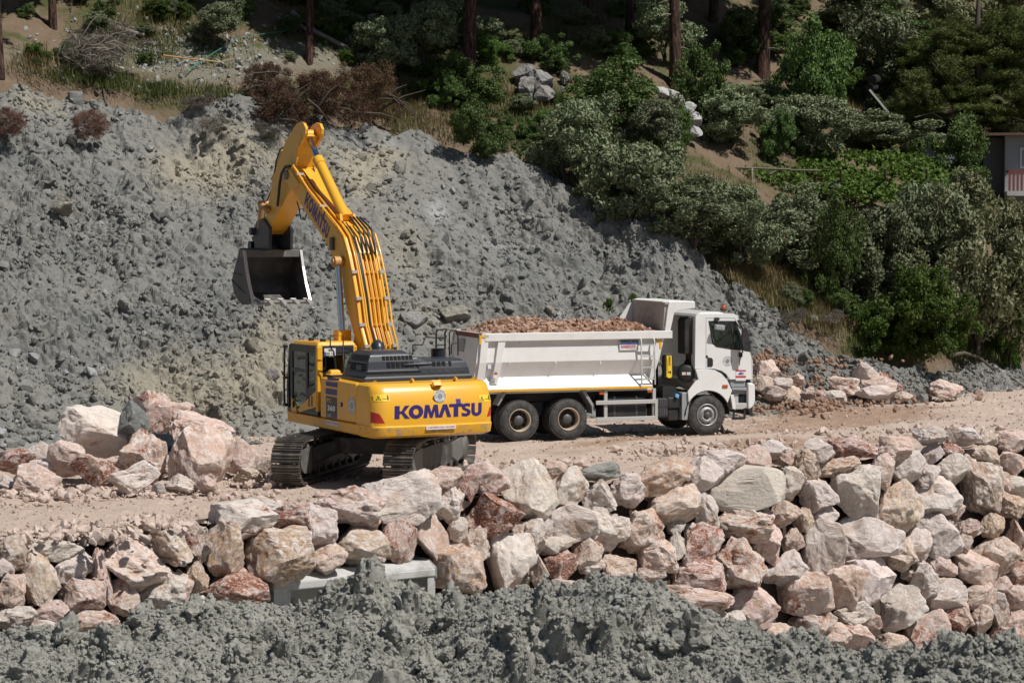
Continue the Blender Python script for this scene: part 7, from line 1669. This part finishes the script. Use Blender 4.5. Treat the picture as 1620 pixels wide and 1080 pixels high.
# ---- rock outcrops
def outcrop(pieces, label, code):
    (cx, cy, w, h, rot) = pieces[0]; p0 = hillpos(cx, cy + h * .3); r = empty('rock_outcrop', p0); tag(r, label, 'rock outcrop')
    for cx, cy, w, h, rot in pieces:
        D = hillpos(cx, cy + h * .3).y - (1.3 if code == 'W' else .3); o = stone('rock', cx, cy, w, h, rot, code, D, r, 1.05); o.location = o.location - p0
SC_['k'] = ((0.23, 0.22, 0.21), .0); SC_['W'] = ((0.50, 0.49, 0.47), .0)
outcrop([(832, 118, 44, 34, -15), (852, 134, 44, 44, -35), (838, 138, 40, 34, -30), (862, 150, 30, 28, -30)], 'cracked grey rock outcrop among bushes right of the thickest pine', 'k')
outcrop([(893, 124, 16, 22, 0), (890, 142, 10, 12, 0)], 'small pale rock sticking up right of the grey outcrop', 'k')
outcrop([(1048, 146, 32, 16, -10), (1068, 156, 34, 22, -30), (1084, 172, 30, 32, -50), (1094, 192, 26, 34, -60), (1101, 210, 20, 18, -40)], 'arched white rock outcrop below the middle pine', 'W')
for cx, cy, w, h, lab in ((1000, 88, 24, 12, 'small pale rock under the pines above the white outcrop'), (1285, 176, 16, 18, 'small grey rock between the olives right of the thicket'), (1147, 146, 14, 10, 'small pinkish rock right of the shrub by the middle pine'), (672, 168, 20, 12, 'small tan rock on the dry grass above the spoil crest'), (1285, 504, 22, 14, 'pale rock on the edge of the spoil below the grass'), (98, 325, 38, 34, 'smooth grey block standing out of the left part of the spoil'), (198, 480, 26, 22, 'angular pale grey rock in the middle of the left spoil'), (430, 592, 26, 20, 'pale flat rock on the spoil just left of the cab'), (618, 474, 18, 14, 'grey rock on the spoil right of the boom'), (870, 590 - 100, 20, 14, 'tan flat rock on the spoil above the truck load'), (668, 490, 30, 24, 'large tan rock on the spoil between boom and truck'), (720, 498, 50, 34, 'broad dusty rock on the spoil behind the tailgate'), (652, 505, 44, 26, 'smooth grey rock on the spoil just right of the boom foot')):
    D = hillpos(cx, cy).y; o = stone('rock', cx, cy, w, h, VR.uniform(-15, 15), 'k', D, None, 1.05); tag(o, lab, 'rock')
    if 'tan' in lab or 'dusty' in lab: o.color = (.27, .25, .205, 0)
# ---- grass
def grass(name, label, regions, mat, seed, hgt, wd=.012, blades=7):
    rg = np.random.RandomState(seed); C = []; Hh = []
    for (cx, cy, rx, ry, n) in regions:
        q = rg.normal(size=(n, 2)) * .55
        for x, y in q:
            px, py = cx + x * rx, cy + y * ry
            if py > float(np.interp(px, *RIDGE)) + 4: continue
            C.append(hillpos(px, py)[:]); Hh.append(hgt * rg.uniform(.6, 1.4))
    C = np.repeat(np.array(C), blades, 0); Hh = np.repeat(np.array(Hh), blades); n = len(C)
    C = C + rg.normal(size=(n, 3)) * np.array([.14, .14, .0]); a = rg.uniform(0, 6.28, n); tilt = rg.uniform(.1, .7, n) * Hh; w = wd * rg.uniform(.7, 1.4, n)
    dx, dy = np.cos(a), np.sin(a); V = np.stack([C + np.stack([-dy * w, dx * w, -.05 + 0 * a], -1), C + np.stack([dy * w, -dx * w, -.05 + 0 * a], -1), C + np.stack([dx * tilt, dy * tilt, Hh * rg.uniform(.6, 1, n)], -1)], 1).reshape(-1, 3)
    me = npmesh(name, V, np.arange(n * 3).reshape(-1, 3), mat); tag(link(name, me), label, 'grass', kind='stuff')
grass('dry_grass', 'dry straw coloured grass in patches over the hillside', [(1230, 460, 120, 40, 1000), (1330, 500, 80, 26, 520), (1180, 440, 60, 30, 300), (640, 170, 70, 30, 420), (1250, 285, 130, 16, 260), (1330, 70, 40, 24, 260), (700, 200, 60, 20, 160), (800, 150, 40, 30, 120), (230, 40, 90, 40, 260), (60, 100, 40, 24, 140), (1330, 170, 60, 14, 160), (1450, 165, 40, 14, 120), (480, 40, 60, 30, 160), (860, 160, 30, 20, 90), (960, 60, 80, 30, 100), (920, 270, 30, 30, 160)], M['dry_grass'], 401, .32)
grass('green_grass', 'green grass and weeds in patches over the hillside', [(180, 130, 30, 12, 170), (255, 142, 50, 11, 190), (290, 40, 80, 36, 300), (330, 95, 90, 34, 120), (120, 120, 50, 14, 110), (1300, 470, 130, 40, 600), (640, 150, 80, 40, 420), (560, 40, 80, 40, 420), (800, 190, 120, 50, 500), (1000, 320, 60, 30, 300), (1260, 200, 160, 60, 500), (950, 60, 160, 50, 350), (1400, 540, 60, 16, 260), (340, 150, 40, 14, 140), (240, 80, 60, 30, 200), (1450, 60, 160, 60, 500), (1120, 300, 60, 40, 200), (1560, 560, 70, 14, 200)], M['green_grass'], 402, .24)
rg = np.random.RandomState(77); PP = []
while len(PP) < 900:
    px, py = rg.normal(300, 130), rg.normal(90, 34)
    if px > 20 and -10 < py < np.interp(px, *RIDGE) - 2: PP.append(hillpos(px, py)[:])
scatter('bank_stones', SMALL, np.array(PP) + np.array([0, 0, .02]), .03 + .10 * rg.rand(900) ** 3, M['palestone'], 78, 'small grey stones lying on the bare bank at upper left', 'stones')
# ---- vine arbour on the terrace
M['bark_pale'] = plain('weathered_poles', (0.17, 0.145, 0.12), 0.9, var=.3)
def arbour():
    p0 = hillpos(1280, 312); r = empty('vine_arbour', p0); tag(r, 'long grapevine arbour of bright green leaves on a pale timber frame', 'vine arbour')
    rg = np.random.RandomState(9); n = 11000; C = []
    while len(C) < n:
        px = rg.uniform(1075, 1500); lo_ = np.interp(px, [1075, 1120, 1280, 1400, 1500], [262, 266, 300, 318, 318]) ; hi_ = np.interp(px, [1075, 1120, 1300, 1450, 1500], [240, 234, 238, 246, 262])
        py = rg.uniform(hi_, lo_) + rg.normal() * 2.5; f = vnoise(np.array([px / 16.]), np.array([py / 7.]), 0, 3)[0]
        if f < -.42: continue
        D = p0.y - 1.2 + (lo_ - py) / max(lo_ - hi_, 1) * 4.5; C.append(at(px, py, D) + Vector((0, 0, rg.normal() * .10)) - p0)
    C = np.array([c[:] for c in C]); V, Fq = leaves(C, np.tile(np.array([0, -.4, .8]), (n, 1)), rg.uniform(.7, 1.3, n), .085, .075, 10, .7)
    o = link('vine_foliage', npmesh('vine_foliage', V, Fq, M['vine_leaf']), r); o['kind'] = 'stuff'
    tm = M['bark_pale']
    def pole(a, b, rad=.045, name='arbour_post'): MB().tube([a - p0, b - p0], rad, 7).build(name, tm, r)
    D0 = p0.y - 1.25
    pole(at(1060, 262, D0), at(1250, 268, D0), .04, 'arbour_rail'); pole(at(1250, 269, D0), at(1300, 270, D0), .035, 'arbour_rail')
    for px in (1107, 1190, 1330, 1400, 1466): pole(at(px, 266, D0), hillpos(px, 302) + Vector((0, 0, -.2)))
    pole(at(1127, 268, D0), at(1108, 286, D0), .03, 'arbour_brace'); pole(at(1228, 270, D0 + .2), at(1212, 280, D0 + .1), .03, 'arbour_brace')
arbour()
# ---- house and shed at the right, stone terrace wall, sloping panel
M['house_wall'] = plain('pale_grey_render', (0.30, 0.31, 0.33), 0.85, var=.12, sc=1.5); M['house_dark'] = plain('shade_painted_wall_and_dark_roof', (0.09, 0.09, 0.095), 0.8, var=.3); M['roof_rust'] = plain('rusty_sheet_roof', (0.14, 0.07, 0.055), 0.8, var=.35)
M['rail_red'] = plain('red_brown_railing', (0.22, 0.05, 0.045), 0.6, var=.2); M['win_white'] = plain('white_window_frame', (0.7, 0.7, 0.7), 0.4, var=.04)
hp = hillpos(1588, 325); s = hp.y / F
hs = empty('house', hp, R(-8)); tag(hs, 'small pale grey house with a rusty roof edge and red balcony at the right edge', 'house')
def hz(py): return (325 - py) * s
def hx(px): return (px - 1588) * s
MB().b2(hx(1588), hx(1720), 0, 5, -2.5, hz(217)).build('wall', M['house_wall'], hs)
MB().b2(hx(1556), hx(1588) - .004, .6, 4.5, -2.5, hz(219)).build('side_wall', M['house_dark'], hs)  # shade on this side of the house is put into a darker wall colour
MB().b2(hx(1552), hx(1730), -.5, 5.3, hz(217) + .004, hz(213)).build('roof', M['roof_rust'], hs)
wf = MB().b2(hx(1611), hx(1640), -.04, .05, hz(268), hz(236)).build('window', M['win_white'], hs); MB().b2(hx(1614), hx(1637), -.06, -.04, hz(265), hz(239)).build('pane', M['decal_grey'], wf)
bl = MB().b2(hx(1588), hx(1720), -1.3, -.01, hz(312), hz(305)).build('balcony_floor', M['concrete'], hs)
MB().b2(hx(1590), hx(1720), -1.28, -1.24, hz(275), hz(272)).b2(hx(1590), hx(1593), -1.24, -.01, hz(275), hz(272)).build('balcony_rail', M['rail_red'], hs)
for k in range(22): MB().b2(hx(1590) + .165 * k, hx(1590) + .165 * k + .09, -1.275, -1.255, hz(304.5), hz(275.5)).build('railing_slat', M['rail_red'], hs)
sp_ = hillpos(1468, 262); s2 = sp_.y / F
sh_ = empty('shed', sp_, 0); tag(sh_, 'low blue grey sheet metal shed roof showing behind the vine arbour', 'shed')
M['shed'] = plain('blue_grey_sheet', (0.13, 0.14, 0.17), 0.6, var=.2)
MB().prism([(-38 * s2, 25 * s2), (-20 * s2, 32 * s2), (40 * s2, 32 * s2), (40 * s2, 0), (-14 * s2, 0), (-14 * s2, 24 * s2)], 'xz', 0, 2.5).build('wall', M['shed'], sh_)
MB().prism([(-40 * s2, 24 * s2), (-20 * s2, 33 * s2), (42 * s2, 33 * s2), (42 * s2, 36 * s2), (-20 * s2, 36 * s2), (-42 * s2, 27 * s2)], 'xz', -.2, 2.7).build('roof', M['house_dark'], sh_)
tw_ = hillpos(1462, 196); tr_ = empty('terrace_wall', tw_); tag(tr_, 'short dry stone terrace wall in the dry grass beside the young pine', 'stone wall')
for k in range(34):
    px = 1436 + 55 * VR.random(); py = 178 + 16 * VR.random(); o = stone('stone', px, py, VR.uniform(7, 12), VR.uniform(4, 7), VR.uniform(-10, 10), 'k', tw_.y - .1, tr_, 1.1, lo=True); o.location = o.location - tw_
q0 = hillpos(1416, 196) + Vector((0, -1.6, 0)); q0 = at(1416, 196, q0.y); s3 = q0.y / F; pn = empty('tilted_panel', q0); tag(pn, 'dark sloping panel propped on thin legs among the olives', 'panel')
def pp(px, py, d=0): return Vector(((px - 1416) * s3, d, (196 - py) * s3))
def slab(a, b, half, mat, name, th=.05):
    A = [a + Vector((0, -half, 0)), b + Vector((0, -half, 0)), b + Vector((0, half, 0)), a + Vector((0, half, 0))]; n_ = (b - a).cross(Vector((0, 1, 0))).normalized() * th
    MB().loft([A, [p + n_ for p in A]]).build(name, mat, pn)
slab(pp(1374, 144), pp(1414, 192), .5, M['void'], 'panel_board'); slab(pp(1374, 144) + Vector((-.08, -.52, -.02)), pp(1414, 192) + Vector((-.08, -.52, -.02)), .05, M['alu'], 'panel_edge', .08)
for a, b in (((1374, 146), (1360, 192)), ((1378, 150), (1366, 190)), ((1392, 166), (1366, 176)), ((1372, 160), (1388, 160))): MB().tube([pp(*a), pp(*b)], .035, 6).build('leg', M['dark'], pn)
MB().cyl(pp(1377, 128, -.3), pp(1389, 125, .5), .2, 16).cyl(pp(1373, 140, -.3), pp(1386, 137, .5), .18, 16).build('tank', M['void'], pn)
print('vegetation done', len(bpy.data.objects))
